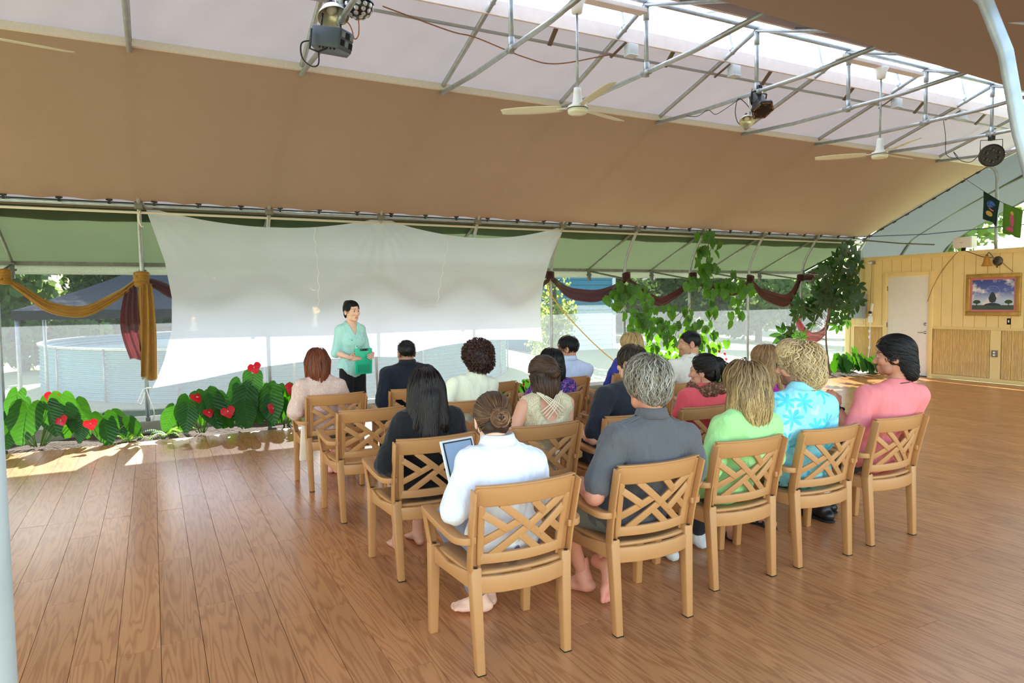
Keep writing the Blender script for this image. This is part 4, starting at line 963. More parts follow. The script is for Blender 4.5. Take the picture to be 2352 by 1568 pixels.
        mb.add(V, Fq).build('collar', cm, root, True, solid=.003)
    # --- shoes
    if p.get('shoe'):
        for s, l, key in ((1, lL, 'footL'), (-1, lR, 'footR')):
            ft = p.get(key, {}); an = np.array(l[1]); M = frame_to(ft.get('dir', (0, 1, 0)), ft.get('up', (0, 0, 1)))
            if p['shoe'] == 'sock':
                v = Vox((-.08, -.1, -.11), (.08, .22, .14), .006); v.cone((0, 0, .12), (0, 0, 0), .046, .041, .02).ell((0, -.028, -.055), (.036, .042, .034), .02).cone((0, 0, -.03), (0, .10, -.058), .040, .032, .03).ell((0, .11, -.066), (.046, .065, .022), .02)
                V, F = v.mesh(); meshobj('sock', (place(folds(V, F, seed, .001, 40), M, an), F), mat('sock_knit', (214, 212, 208), .95, bump=.4, bscale=300), root)
            elif p['shoe'] == 'sneaker':
                v = Vox((-.08, -.1, -.11), (.08, .24, .12), .006); v.cone((0, 0, .03), (0, 0, -.02), .048, .046, .02).ell((0, -.03, -.05), (.042, .052, .042), .02).cone((0, .02, -.03), (0, .12, -.055), .042, .034, .03).ell((0, .13, -.062), (.050, .075, .030), .02).cut((0, 0, -1), .088)
                V, F = v.mesh(); sh_ = meshobj('sneaker', (place(V, M, an), F), mat('black_leather', (28, 28, 30), .35), root)
                v = Vox((-.08, -.1, -.11), (.08, .24, -.05), .006); v.ell((0, -.02, -.085), (.046, .068, .014), .01).ell((0, .12, -.085), (.054, .095, .013), .02); V, F = v.mesh(); meshobj('sole', (place(V, M, an), F), mat('black_rubber', (20, 20, 20), .7), sh_)
                v = Vox((-.06, -.06, -.02), (.06, .06, .14), .006); v.cone((0, 0, 0), (0, 0, .10), .040, .044, .01); V, F = v.mesh(); meshobj('sock', (place(V, M, an), F), mat('white_sock', (235, 235, 236), .95), root)
            else:
                v = Vox((-.08, -.1, -.12), (.08, .24, -.06), .006); v.ell((0, -.02, -.094), (.042, .062, .014), .01).ell((0, .10, -.094), (.052, .09, .013), .02); V, F = v.mesh(); so_ = meshobj('sandal', (place(V, M, an), F), mat('sandal_rubber', (38, 40, 44), .7), root)
                for y0, z0, w0 in ((.10, -.042, .046), (.055, -.024, .044), (.0, -.01, .042)):
                    pts = [place(np.array((w0 * math.cos(a), y0, -.085 + (z0 + .092) * math.sin(a))), M, an) for a in np.linspace(0, math.pi, 9)]
                    MB().tube(pts, .011, 6, flat=.4).build('strap', mat('sandal_strap', (30, 32, 38), .8), so_, True)
    # --- hair
    if 'hair' in p:
        st, c, t = p['hair'][:3]; A = hair(st, c, t, seed, p['hair'][3] if len(p['hair']) > 3 else 700)
        meshobj('hair', (place(A[0], HM, hp), A[1], A[2]), HAIRM, root)
    return root, dict(hp=hp, HM=HM, neck=neck, sL=sL, sR=sR, chest=chest, hip=hip, waist=waist)
def sit(key, label, seed, **p):
    x, y, rz = CH[key]; d = PRES - np.array((x + p.get('nx', 0), y + .1)); look = math.atan2(-d[0], d[1]) - rz
    p.setdefault('hyaw', look * p.pop('lookf', .95)); return person(label, (x, y), rz, p, seed)
BR = [(52, 34, 26), (74, 48, 34), (60, 40, 30)]; BRT = [(96, 64, 42), (120, 84, 56), (80, 54, 38)]
BLK = [(18, 16, 16), (26, 22, 22), (14, 13, 14)]; BLKT = [(30, 26, 26), (22, 20, 22)]
def special(name, fn):
    t = NT(name); sh = fn(t); MATS[name] = t.fin(sh); return MATS[name]
def palm_print(t):
    v = t.coord('Object', (1, .6, 1)); sep = t.n('ShaderNodeSeparateXYZ'); t.l(v, sep.inputs[0]); cb = t.n('ShaderNodeCombineXYZ'); t.l(sep.outputs[0], cb.inputs[0]); t.l(t.math('ADD', sep.outputs[2], t.math('MULTIPLY', sep.outputs[1], .6)), cb.inputs[1])
    vo = t.n('ShaderNodeTexVoronoi', voronoi_dimensions='2D'); vo.inputs['Scale'].default_value = 6.2; vo.inputs['Randomness'].default_value = .75; t.l(cb.outputs[0], vo.inputs['Vector'])
    sc = t.n('ShaderNodeVectorMath', operation='SCALE'); sc.inputs['Scale'].default_value = 1.0; t.l(cb.outputs[0], sc.inputs[0])
    df = t.n('ShaderNodeVectorMath', operation='SUBTRACT'); t.l(cb.outputs[0], df.inputs[0]); t.l(vo.outputs['Position'], df.inputs[1]); s2 = t.n('ShaderNodeSeparateXYZ'); t.l(df.outputs[0], s2.inputs[0])
    ang = t.math('ARCTAN2', s2.outputs[1], s2.outputs[0]); pet = t.math('ABSOLUTE', t.math('COSINE', t.math('MULTIPLY', ang, 3.5)))
    ln = t.n('ShaderNodeVectorMath', operation='LENGTH'); t.l(df.outputs[0], ln.inputs[0]); rad = t.math('ADD', t.math('MULTIPLY', pet, .052), .012)
    leafm = t.math('LESS_THAN', ln.outputs['Value'], rad)
    trunk = t.math('MULTIPLY', t.math('LESS_THAN', t.math('ABSOLUTE', t.math('ADD', s2.outputs[0], t.math('MULTIPLY', t.math('MULTIPLY', s2.outputs[1], s2.outputs[1]), 3.0))), .0055), t.math('LESS_THAN', s2.outputs[1], 0.0))
    m = t.math('MAXIMUM', leafm, t.math('MULTIPLY', trunk, t.math('LESS_THAN', ln.outputs['Value'], .10)))
    n = t.noise(t.coord('Object'), 60, 4); n2 = t.noise(t.coord('Object'), 5, 3)
    base = t.mix(t.math('MULTIPLY', n, .9), rgb((168, 232, 240)), rgb((128, 208, 226))); base = t.mix(t.math('GREATER_THAN', n2, .60), base, rgb((186, 232, 226)))
    c = t.mix(t.math('MULTIPLY', m, .85), base, rgb((70, 196, 222))); return t.bsdf(c, .85, 0, .2, t.bump(t.noise(t.coord('Object'), 20, 4), .35, .01))
def paisley(t):
    v = t.coord('Object'); vo = t.n('ShaderNodeTexVoronoi'); vo.inputs['Scale'].default_value = 38; t.l(v, vo.inputs['Vector']); vo2 = t.n('ShaderNodeTexVoronoi', feature='F1'); vo2.inputs['Scale'].default_value = 95; t.l(v, vo2.inputs['Vector'])
    c = t.ramp(vo.outputs['Distance'], [(0, rgb((226, 120, 190))), (.22, rgb((168, 62, 128))), (.42, rgb((92, 62, 140))), (.7, rgb((60, 46, 108)))]); c = t.mix(t.math('LESS_THAN', vo2.outputs['Distance'], .25), c, rgb((206, 176, 216))); return t.bsdf(c, .8, 0, .2)
def scarfm(t):
    v = t.coord('Object'); vo = t.n('ShaderNodeTexVoronoi'); vo.inputs['Scale'].default_value = 55; t.l(v, vo.inputs['Vector']); c = t.ramp(vo.outputs['Distance'], [(0, rgb((206, 176, 136))), (.3, rgb((150, 100, 74))), (.6, rgb((96, 66, 52)))]); return t.bsdf(c, .9, 0, .2, t.bump(t.noise(v, 60, 3), .6, .01))
def lacem(t):
    v = t.coord('Object'); vo = t.n('ShaderNodeTexVoronoi', feature='DISTANCE_TO_EDGE'); vo.inputs['Scale'].default_value = 110; t.l(v, vo.inputs['Vector']); n = t.noise(v, 34, 5, .7)
    f = t.math('ADD', t.math('MULTIPLY', vo.outputs['Distance'], 1.6), t.math('MULTIPLY', n, .6)); c = t.ramp(f, [(.25, rgb((240, 228, 220))), (.6, rgb((232, 190, 176))), (.8, rgb((224, 176, 162)))]); return t.shmix(.15, t.bsdf(c, .85, 0, .2, t.bump(f, .5, .006)), t.transl(rgb((240, 206, 192))))
def crochet(t):
    v = t.coord('Object'); w1 = t.n('ShaderNodeTexVoronoi'); w1.inputs['Scale'].default_value = 130; w1.inputs['Randomness'].default_value = .15; t.l(v, w1.inputs['Vector']); c = t.ramp(w1.outputs['Distance'], [(.12, rgb((112, 92, 66))), (.34, rgb((226, 208, 172)))]); return t.bsdf(c, .9, 0, .2, t.bump(w1.outputs['Distance'], .8, .006))
def camo(t):
    v = t.coord('Object'); n = t.noise(v, 11, 2); m = t.noise(t.coord('Object', loc=(3, 1, 2)), 14, 2); c = t.ramp(n, [(.40, rgb((88, 84, 58))), (.47, rgb((128, 116, 84))), (.58, rgb((70, 62, 46)))], 'CONSTANT'); c = t.mix(t.math('GREATER_THAN', m, .58), c, rgb((160, 146, 112))); return t.bsdf(c, .9, 0, .2, t.bump(t.noise(v, 25, 3), .4, .01))
def heather(name, a, b): 
    def fn(t):
        v = t.coord('Object', (1, 1, .5)); n = t.noise(v, 300, 3); m = t.noise(t.coord('Object'), 9, 4); return t.bsdf(t.mix(t.math('ADD', t.math('MULTIPLY', n, .6), t.math('MULTIPLY', m, .4)), rgb(a), rgb(b)), .9, 0, .2, t.bump(t.noise(t.coord('Object'), 20, 4), .35, .01))
    return special(name, fn)
C_DARK = cloth('dark_trouser', (34, 36, 42)); C_NAVY = cloth('navy_cotton', (34, 38, 52)); C_BLK = cloth('black_wool', (26, 25, 27)); C_KHAKI = cloth('khaki_shorts', (120, 118, 102)); C_OLIVE = cloth('olive_shorts', (74, 78, 68)); C_GREYP = cloth('grey_leggings', (118, 122, 142))
# ---- back row
W1, q = sit('D1', 'woman in a white shirt with a low brown hair bun', 101, sex='f', top=1.190, nx=-.05, nz=.955, ny=.135, hdy=.055, hpitch=.42, sh=.165, sz=.875, roll=-.02, sx=-.035, skin=(232, 184, 158), hyaw=-.28,
  shirt=cloth('white_shirt', (236, 236, 240), .02, 6, .35, 16, trans=.08), sleeve=1.92, sloose=.014, collar=True, pants=C_GREYP, hem=.435, se=.013, fold=.006, ch=.0095,
  armL=((-.265, .12, .70), (-.12, .36, .74)), armR=((.20, .18, .70), (.10, .38, .74)), legL=((-.12, .55, .51), (.03, .53, .10)), footL=dict(dir=(-.75, .65, -.05)), legR=((.15, .54, .505), (.12, .62, .085)), hair=('bun', BR, BRT + [(150, 108, 70)], 1100))
tab = empty('tablet_computer', (CH['D1'][0] - .10, CH['D1'][1] + .43, .80), .25, 'white-framed tablet held up in front of the woman in white shirt', 'tablet')
TM = T((0, 0, .0), rx=-.35)
MB().box((-.10, -.005, -.06), (.10, .004, .14), TM).build('case', WHITE, tab, bevel=.004); MB().box((-.088, -.0065, -.05), (.088, -.004, .13), TM).build('bezel', BLACK, tab); MB().box((-.080, -.0075, -.043), (.080, -.0064, .123), TM).build('screen', mat('tablet_screen', (142, 164, 190), .15), tab)
M2, q = sit('D2', 'grey-haired man in a grey short-sleeved shirt and shorts, barefoot', 102, sex='m', top=1.305, nx=.055, nz=1.015, ny=.085, sh=.225, sz=.915, roll=-.015, sx=.05, girth=1.15, skin=(206, 138, 112), lookf=.75, hs=1.04,
  shirt=cloth('grey_shirt', (92, 90, 92), .05, 6, .4, 14), sleeve=.80, sloose=.016, collar=True, pants=C_KHAKI, plen=1.02, ploose=.02, pname='shorts', hem=.43, se=.014, fold=.006, ch=.0095, armr=1.08,
  armL=((-.30, .07, .675), (-.20, .34, .665)), armR=((.31, .07, .675), (.18, .34, .66)), legL=((-.24, .52, .50), (-.085, .50, .105)), footL=dict(dir=(-.25, .97, -.15)), legR=((.06, .56, .49), (-.005, .405, .175)), footR=dict(dir=(-.30, -.10, -.95), up=(-.1, .9, -.35)), hair=('wavy_short', [(112, 102, 88), (134, 122, 106), (94, 84, 70)], [(186, 178, 166), (210, 204, 194), (150, 136, 114)], 1700))
def epaulettes(q, root, m):
    for s, sp in ((-1, q['sL']), (1, q['sR'])):
        p0 = q['neck'] - np.array((0, 0, .015)); p1 = sp + np.array((-s * .035, 0, .01)); pts = [tuple(p0 + (p1 - p0) * t_ + np.array((0, -.012, .062))) for t_ in (.5, .8, 1.15)]
        ep = MB().beam(pts, .044, .005).build('epaulette', m, root, bevel=.001); MB().lathe([(0, 0), (.006, 0), (.006, .003), (0, .003)], 10, T(tuple(np.array(pts[0]) + np.array((s * .012, 0, .003))))).build('button', DARK, ep)
epaulettes(q, M2, MATS['grey_shirt'])
P3, q = sit('D3', 'person in a lime green long-sleeved shirt with shoulder-length wavy blonde hair', 103, sex='f', top=1.245, nx=.10, nz=.965, ny=.075, sh=.18, sz=.88, sx=.09, roll=-.01, girth=1.05, skin=(226, 178, 150), lookf=.35, hs=1.06,
  shirt=cloth('lime_shirt', (172, 224, 146), .03, 6, .4, 14, trans=.05), sleeve=1.9, sloose=.016, collar=True, pants=C_DARK, hem=.42, se=.018, fold=.006, ch=.0095, shoe='sock',
  armL=((-.19, .07, .66), (-.10, .34, .62)), armR=((.30, .09, .665), (.16, .34, .62)), legL=((-.12, .53, .505), (-.14, .47, .09)), legR=((.14, .54, .505), (.16, .55, .09)), hair=('wavy_bob', [(112, 86, 56), (140, 108, 70), (92, 70, 46)], [(196, 164, 108), (170, 134, 84), (214, 184, 128)], 1400))
M4, q = sit('D4', 'bearded man in a turquoise palm-print shirt with curly blond hair and glasses', 104, sex='m', top=1.325, nx=-.09, nz=1.045, ny=.10, sh=.178, sz=.95, sx=-.10, roll=-.01, girth=1.14, belly=True, skin=(222, 158, 130), hs=1.05, lookf=2.2, twist=.03,
  shirt=special('palm_print_shirt', palm_print), sleeve=.82, sloose=.022, collar=True, pants=special('camouflage', camo), plen=1.55, ploose=.02, hem=.425, se=.018, fold=.006, ch=.0095, shoe='sandal', beard=(86, 58, 42), armr=1.1, brow=(130, 100, 70),
  armL=((-.31, .10, .68), (-.15, .36, .66)), armR=((.15, .16, .66), (.06, .36, .63)), legL=((-.16, .54, .50), (-.20, .56, .095)), footL=dict(dir=(.25, .9, 0)), legR=((.18, .54, .50), (.19, .62, .095)), hair=('curly', [(170, 138, 92), (196, 164, 116), (146, 114, 74)], [(228, 204, 160), (240, 220, 182), (204, 174, 126)], 1700))
gl = MB()
for s in (-1, 1):
    ce = np.array((s * .033, .112, .002)); gl.tube([place(ce + np.array((.022 * math.cos(a), 0, .016 * math.sin(a))), q['HM'], q['hp']) for a in np.linspace(0, 6.283, 15)], .0013, 5); gl.tube([place(np.array(c), q['HM'], q['hp']) for c in ((s * .055, .110, .006), (s * .078, .07, .008), (s * .086, -.01, .004))], .0014, 5)
gl.tube([place(np.array(c), q['HM'], q['hp']) for c in ((-.011, .113, .004), (0, .116, .008), (.011, .113, .004))], .0013, 5); gl.build('glasses', mat('wire_frame', (120, 116, 110), .3, .9), M4, True)
MB().box((-.235, .02, .665), (-.205, .026, .715)).build('name_tag', WHITE, M4)
M5, q = sit('D5', 'man in a pink t-shirt with swept-back black hair and a black watch', 105, sex='m', top=1.335, nx=.165, nz=1.015, ny=.09, sh=.205, sz=.935, sx=.105, roll=-.005, girth=1.08, skin=(196, 134, 106), hs=1.06, lookf=1.35, twist=.05, stubble=(60, 44, 38),
  shirt=heather('pink_heather', (226, 118, 120), (240, 146, 146)), sleeve=.80, sloose=.02, pants=C_OLIVE, plen=1.05, ploose=.02, pname='shorts', hem=.425, se=.014, fold=.005, ch=.0095, shoe='sneaker', armr=1.02, legr=.9,
  armL=((-.205, .15, .685), (-.13, .33, .85)), handL=dict(curl=.95, thumb=.8, dir=(-.30, .30, .9), up=(-.55, -.8, .1)), armR=((.26, .12, .66), (-.08, .30, .66)), legL=((-.14, .54, .50), (-.04, .49, .095)), legR=((.16, .56, .50), (.16, .62, .095)), hair=('swept', BLK, BLKT, 1300))
wE, wW = np.array((-.205, .15, .685)), np.array((-.13, .33, .85)); WMt = frame_to(wW - wE, (-.75, -.65, .1)); wpos = wE + (wW - wE) * .88
W_ = MB().tube([place(np.array((.034 * math.cos(a), 0, .030 * math.sin(a))), WMt, wpos) for a in np.linspace(0, 6.283, 21)], .011, 6, flat=.35); W_.build('watch_band', BLACK, M5, True)
wf = MB().lathe([(0, 0), (.021, 0), (.021, .009), (.018, .011)], 20, Matrix.Translation(place(np.array((0, 0, .028)), WMt, wpos)) @ Matrix(WMt.tolist()).to_4x4(), caps=False).build('watch_case', BLACK, M5); MB().lathe([(0, .0095), (.017, .0095)], 20, Matrix.Translation(place(np.array((0, 0, .028)), WMt, wpos)) @ Matrix(WMt.tolist()).to_4x4(), caps=False).build('watch_dial', mat('watch_dial', (52, 66, 128), .2), wf)
MB().tube([tuple(q['neck'] + np.array((.075 * math.cos(a), .004 + .075 * math.sin(a), -.004 - .02 * math.sin(a)))) for a in np.linspace(0, 6.283, 19)], .003, 5).build('necklace', mat('cord_brown', (54, 42, 36), .8), M5, True)
# ---- third row
W, q = sit('C1', 'woman in a black jacket with long dark wavy hair', 111, sex='f', top=1.22, nx=.0, nz=.965, ny=.10, sh=.165, sz=.90, sx=.0, skin=(196, 140, 112), lookf=.6, shirt=C_BLK, sname='jacket', sleeve=1.85, sloose=.012, pants=cloth('black_skirt', (24, 24, 26)), skirt=True, plen=1.0, pname='skirt', hem=.50, se=.014, legr=.9,
  armL=((-.275, .06, .675), (-.15, .33, .65)), armR=((.23, .10, .665), (.12, .33, .64)), legL=((-.08, .54, .505), (-.07, .50, .085)), legR=((.09, .54, .505), (.08, .54, .085)), hair=('long', [(26, 18, 16), (38, 26, 22), (20, 15, 14)], [(44, 30, 26), (34, 24, 22)], 1300))
W, q = sit('C2', 'woman in a cream crocheted top with criss-cross straps and clipped-up brown hair', 112, sex='f', top=1.245, nx=.07, nz=1.005, ny=.085, sh=.165, sz=.93, sx=.07, skin=(222, 160, 132), lookf=.75, shirt=special('crochet_cotton', crochet), sname='top', sleeve=.0, pants=cloth('cream_skirt', (222, 214, 196)), skirt=True, plen=1.1, pname='skirt', hem=.46, se=.012,
  cuts=(((.07, -.03, .975), (.105, .085, .150)), ((-.145, .08, .955), (.055, .13, .075)), ((.285, .08, .955), (.055, .13, .075))), armL=((-.22, .08, .67), (-.12, .33, .62)), hair=('half_up', [(52, 36, 28), (70, 48, 36)], [(92, 66, 48), (70, 50, 38)], 1100))
STR = mat('cream_strap', (236, 222, 194), .8); zc, xc = q['chest'][2] + .10, .07
for i in range(4):
    for s in (-1, 1):
        o_ = i * .018; a = np.array((xc - s * (.095 - o_ * .6), .030, zc + .095 - o_ * .15)); b = np.array((xc + s * (.045 + o_ * .9), -.018, zc - .075 + o_ * .9)); m = (a + b) / 2 + np.array((0, -.030, 0)); MB().tube(spline([a, m, b], 10), .0036, 6).build('strap', STR, W, True)
cl = MB(); hm = lambda c: place(np.array(c), q['HM'], q['hp'])
for s in (-1, 1): cl.tube([hm((.012, -.150, .035)), hm((.012 + s * .02, -.156, .05)), hm((.012 + s * .034, -.148, .04)), hm((.012 + s * .036, -.14, .02))], .004, 6)
cl.build('hair_clip', mat('tortoise', (48, 30, 26), .3), W, True)
M, q = sit('C3', 'man in a black shirt with cropped dark brown hair', 113, sex='m', top=1.285, nx=.095, nz=1.025, ny=.09, sh=.22, sz=.945, sx=.07, skin=(222, 166, 140), lookf=1.15, twist=.02, shirt=cloth('black_linen', (38, 40, 48), .12, 12), sleeve=.85, sloose=.018, collar=True, pants=C_NAVY, hem=.43, se=.014, armL=((-.27, .06, .675), (-.19, .34, .66)), hair=('short', [(44, 34, 28), (60, 46, 38), (36, 28, 24)], [(82, 66, 54), (60, 48, 40)], 1300))
W, q = sit('C4', 'woman in a coral top and brown patterned scarf with a black ponytail', 114, sex='f', top=1.19, nx=.115, nz=.94, ny=.09, sh=.18, sz=.875, sx=.08, skin=(206, 150, 122), lookf=1.3, shirt=cloth('coral_knit', (232, 88, 94), .06), sleeve=1.85, sloose=.01, pants=C_DARK, hem=.44, hair=('ponytail', [(30, 23, 20), (22, 17, 16)], [(44, 34, 30), (30, 24, 22)], 900),
  armL=((-.17, .10, .66), (-.10, .36, .66)))
v = Vox((-.25, -.15, .74), (.42, .30, 1.06), .009); nk = q['neck']
for i in range(14):
    a = i / 14 * 6.283; b = (i + 1) / 14 * 6.283; f_ = lambda t_: nk + np.array((.115 * math.cos(t_), .01 + .10 * math.sin(t_), -.010 - .012 * math.sin(t_ * 2 + 1)))
    v.cone(f_(a), f_(b), .042 + .008 * math.sin(i * 2.1), .042 + .008 * math.sin((i + 1) * 2.1), .02)
V, F = v.mesh(); meshobj('scarf', (folds(V, F, 9, .007, 16, 1), F), special('patterned_scarf', scarfm), W)
MB().tube([tuple(q['hp'] + q['HM'] @ np.array((-.082, -.005, -.05))), tuple(q['hp'] + q['HM'] @ np.array((-.084, -.004, -.075)))], .004, 6).build('earring', mat('red_bead', (200, 60, 70), .3), W, True)
pp = empty('paper_sheet', (CH['C4'][0] - .17, CH['C4'][1] + .34, .70), .2, 'white printed paper held by the woman in coral', 'paper')
MB().box((-.09, -.12, 0), (.09, .12, .0015), T(rx=.9)).build('page', mat('paper_white', (240, 240, 244), .8), pp)
for i in range(6): MB().box((-.06, -.08 + i * .028, .0016), (.05 - .02 * (i % 3), -.072 + i * .028, .0022), T(rx=.9)).build('printed_line', mat('print_grey', (120, 126, 150), .9), pp)
W, q = sit('C5', 'woman in a magenta top with long straight blonde-brown hair', 115, sex='f', top=1.245, nx=-.02, nz=.975, ny=.09, sh=.18, sz=.905, sx=-.02, skin=(226, 172, 148), lookf=1.0, shirt=cloth('magenta_jersey', (160, 44, 134), .06), sleeve=.9, sloose=.012, pants=C_DARK, hem=.44, hair=('straight_long', [(128, 92, 60), (110, 78, 52), (150, 112, 72)], [(196, 158, 106), (172, 132, 84), (206, 172, 120)], 1100))
# ---- second row
W, q = sit('B1', 'woman in a cream t-shirt with short curly dark hair', 121, sex='f', top=1.262, nx=.135, nz=1.005, ny=.09, sh=.165, sz=.93, sx=.10, roll=-.005, skin=(158, 104, 78), lookf=.9, hdx=.03, shirt=cloth('cream_jersey', (240, 240, 214), .03), sleeve=.72, sloose=.014, pants=C_DARK, hem=.43, hair=('afro', [(46, 28, 24), (62, 38, 32), (36, 22, 20)], [(88, 54, 44), (68, 42, 36)], 2400), armL=((-.20, .06, .69), (-.12, .33, .62)))
W, q = sit('B2', 'woman in a purple paisley top with a dark bob', 122, sex='f', top=1.205, nx=.085, nz=.945, ny=.09, sh=.165, sz=.87, sx=.06, skin=(188, 128, 100), lookf=.5, hdx=-.02, shirt=special('paisley_print', paisley), sname='top', sleeve=.85, sloose=.025, pants=C_DARK, hem=.44, hair=('bob', BLK, [(38, 30, 36), (26, 22, 26)], 800))
M, q = sit('B3', 'man in a beige shirt with close-cropped black hair', 123, sex='m', top=1.305, nx=.115, nz=1.045, ny=.09, sh=.215, sz=.965, sx=.08, skin=(196, 142, 112), lookf=1.45, shirt=cloth('beige_shirt', (222, 216, 204), .03), sleeve=1.0, sloose=.016, collar=True, ch_=.02, pants=C_KHAKI, hem=.43, stubble=(50, 40, 36), hair=('buzz', BLK, BLKT, 1500))
# ---- first row
W, q = sit('A0', 'red-haired woman in a pale pink lace top', 131, sex='f', top=1.228, nx=-.12, nz=.965, ny=.09, sh=.155, sz=.885, sx=-.11, skin=(226, 160, 146), lookf=.15, shirt=special('pink_lace', lacem), sname='top', sleeve=.95, sloose=.022, pants=C_KHAKI, plen=1.2, hem=.46, se=.018, fold=.007, armL=((-.315, .10, .68), (-.26, .32, .64)), armR=((.13, .12, .66), (.06, .34, .62)), legL=((-.1, .54, .505), (.08, .60, .085)), hair=('bob', [(96, 46, 28), (120, 58, 36), (82, 40, 26)], [(150, 80, 50), (116, 60, 38)], 900))
MB().hexa([(-.30, .06, .26), (-.235, .06, .26), (-.235, .09, .27), (-.30, .09, .27)], [(-.275, .05, .60), (-.23, .05, .60), (-.23, .08, .60), (-.275, .08, .60)]).build('sash', mat('cream_sash', (232, 216, 194), .8, var=.05), W, bevel=.004)
M, q = sit('A1', 'man in a navy short-sleeved shirt with cropped black hair', 132, sex='m', top=1.268, nx=-.035, nz=1.03, ny=.09, sh=.205, sz=.955, sx=-.035, skin=(176, 122, 96), lookf=.2, shirt=cloth('navy_shirt', (26, 31, 44), .06), sleeve=.88, sloose=.025, collar=True, pants=C_DARK, hem=.44, hair=('buzz', BLK, BLKT, 1500), armL=((-.285, .05, .68), (-.16, .33, .62)))
epaulettes(q, M, MATS['navy_shirt'])
M, q = sit('A3', 'man in a pale blue shirt with short black hair', 133, sex='m', top=1.238, nx=.10, nz=.985, ny=.08, sh=.20, sz=.90, sx=.12, roll=-.02, skin=(196, 138, 110), lookf=1.0, shirt=cloth('pale_blue_shirt', (196, 208, 236), .03), sleeve=1.9, sloose=.014, collar=True, pants=C_DARK, hem=.44, hair=('short', BLK, BLKT, 1000))
W, q = sit('A4', 'blonde woman in a royal blue shirt with sunglasses on her head', 134, sex='f', top=1.245, nx=.10, nz=.99, ny=.09, sh=.18, sz=.92, sx=.08, skin=(226, 172, 146), lookf=1.2, shirt=cloth('royal_blue', (62, 66, 158), .05), sleeve=.85, sloose=.014, pants=C_KHAKI, plen=1.05, pname='shorts', hem=.44, hair=('wavy_bob', [(176, 146, 96), (150, 120, 76), (196, 166, 116)], [(222, 198, 150), (206, 178, 124)], 800))
# ---- the presenter
BLZ = cloth('aqua_blouse', (186, 236, 234), .04, 6, .3, 20, trans=.12)
def hemcurve(v):
    X = v.ax[0][:, None, None]; Y = v.ax[1][None, :, None]; Z = v.ax[2][None, None, :]
    v.F = np.maximum(v.F, (.755 + np.minimum(7.5 * np.maximum(0, np.abs(X) - .015) ** 2, .115) - Z - .0 * Y).astype(np.float32))
    w = np.abs(X) + 0 * Y; vneck = (1.245 + w * 2.3 - Z) ; sel = (Y > .03)
    v.F = np.where(sel & (Z > 1.20), np.maximum(v.F, np.minimum(-vneck, .2).astype(np.float32)), v.F)
d = np.array((1.9, 3.4)) - PRES; PZ = math.pi + .22
pr, q = person('standing woman in an aqua blouse and black trousers with dark hair up', (PRES[0], PRES[1]), PZ, dict(sex='f', stand=True, top=1.638, nx=0, nz=1.375, ny=0.0, hdy=.03, hdx=0, hpitch=.02, hyaw=.12, sh=.128, sz=1.300, sy=-.005, girth=.82, armr=.8, skin=(232, 186, 164), lips=(200, 110, 108), hs=.98, shirt=BLZ, sname='blouse', sleeve=1.05, sloose=.008, hem=.70, se=.012, ch=.0095, hemfn=hemcurve, nopen=(0, .02, 0), pants=cloth('black_trousers', (22, 22, 26)), plen=1.93, pe=.008,
  armL=((-.190, -.01, 1.05), (-.175, .165, 1.025)), armR=((.190, -.01, 1.05), (.115, .200, 1.0)), handL=dict(curl=.5, dir=(.50, .80, -.15), up=(-.75, .5, .3), thumb=.2), handR=dict(curl=.28, dir=(-.97, .22, .03), up=(.2, .9, .35), thumb=.1),
  legL=((-.085, .02, .50), (-.085, -.01, .085)), legR=((.085, .02, .50), (.085, -.01, .085)), hair=('updo', BLK, [(34, 28, 26), (24, 20, 20)], 900)), 141)
def surf(x, z): return .118 + .0 * x
for s in (-1, 1):
    pk = MB().box((s * .060 - .030, .112, 1.13), (s * .060 + .030, .128, 1.20)).build('pocket', BLZ, pr, bevel=.003); MB().box((s * .060 - .033, .118, 1.18), (s * .060 + .033, .133, 1.21)).build('flap', mat('aqua_trim', (164, 232, 226), .8), pk, bevel=.003); MB().lathe([(0, 0), (.005, 0), (.005, .003), (0, .003)], 8, T((s * .060, .133, 1.192), rx=-math.pi / 2)).build('button', DARK, pk)
MB().box((-.013, .108, 1.02), (.013, .128, 1.235)).build('placket', MATS['aqua_trim'], pr, bevel=.003)
for i in range(4): MB().lathe([(0, 0), (.005, 0), (.005, .003), (0, .003)], 8, T((0, .128, 1.21 - .045 * i), rx=-math.pi / 2)).build('button', DARK, pr)
for s in (-1, 1): MB().tube(spline([(s * .010, .102, 1.245), (s * .042, .080, 1.315), (s * .062, .03, 1.375), (s * .05, -.045, 1.395), (0, -.065, 1.398)], 16), .010, 6, flat=.5).build('neckband', MATS['aqua_trim'], pr, True)
for s, a in ((-1, ((-.190, -.01, 1.05), (-.175, .165, 1.025))), (1, ((.190, -.01, 1.05), (.115, .200, 1.0)))):
    el = np.array(a[0]); wr = np.array(a[1]); dd_ = (wr - el) / np.linalg.norm(wr - el); c = el + dd_ * .02; MB().tube([tuple(c - dd_ * .018), tuple(c + dd_ * .018)], .053, 14, caps=False).build('sleeve_cuff', MATS['aqua_trim'], pr, True)
for s, l in ((-1, -.085), (1, .085)): MB().box((l - .04, -.06, -.0), (l + .04, .18, .022)).build('shoe', C_DARK, pr, bevel=.01)
cb = empty('clipboard', (PRES[0], PRES[1], 0), PZ, 'bright green clipboard held by the standing woman', 'clipboard')
CM = T((-.035, .215, .955), rx=-.06)
GRN = mat('green_plastic', (20, 192, 150), .35, var=.04)
MB().box((-.105, -.008, -.145), (.105, .008, .145), CM).build('board', GRN, cb, bevel=.008); MB().box((-.075, .008, -.125), (.075, .0105, -.035), CM).build('pocket', mat('green_plastic_dark', (14, 156, 118), .35), cb)
MB().box((-.05, .008, .118), (.05, .016, .142), CM).build('clip', BLACK, cb, bevel=.004)
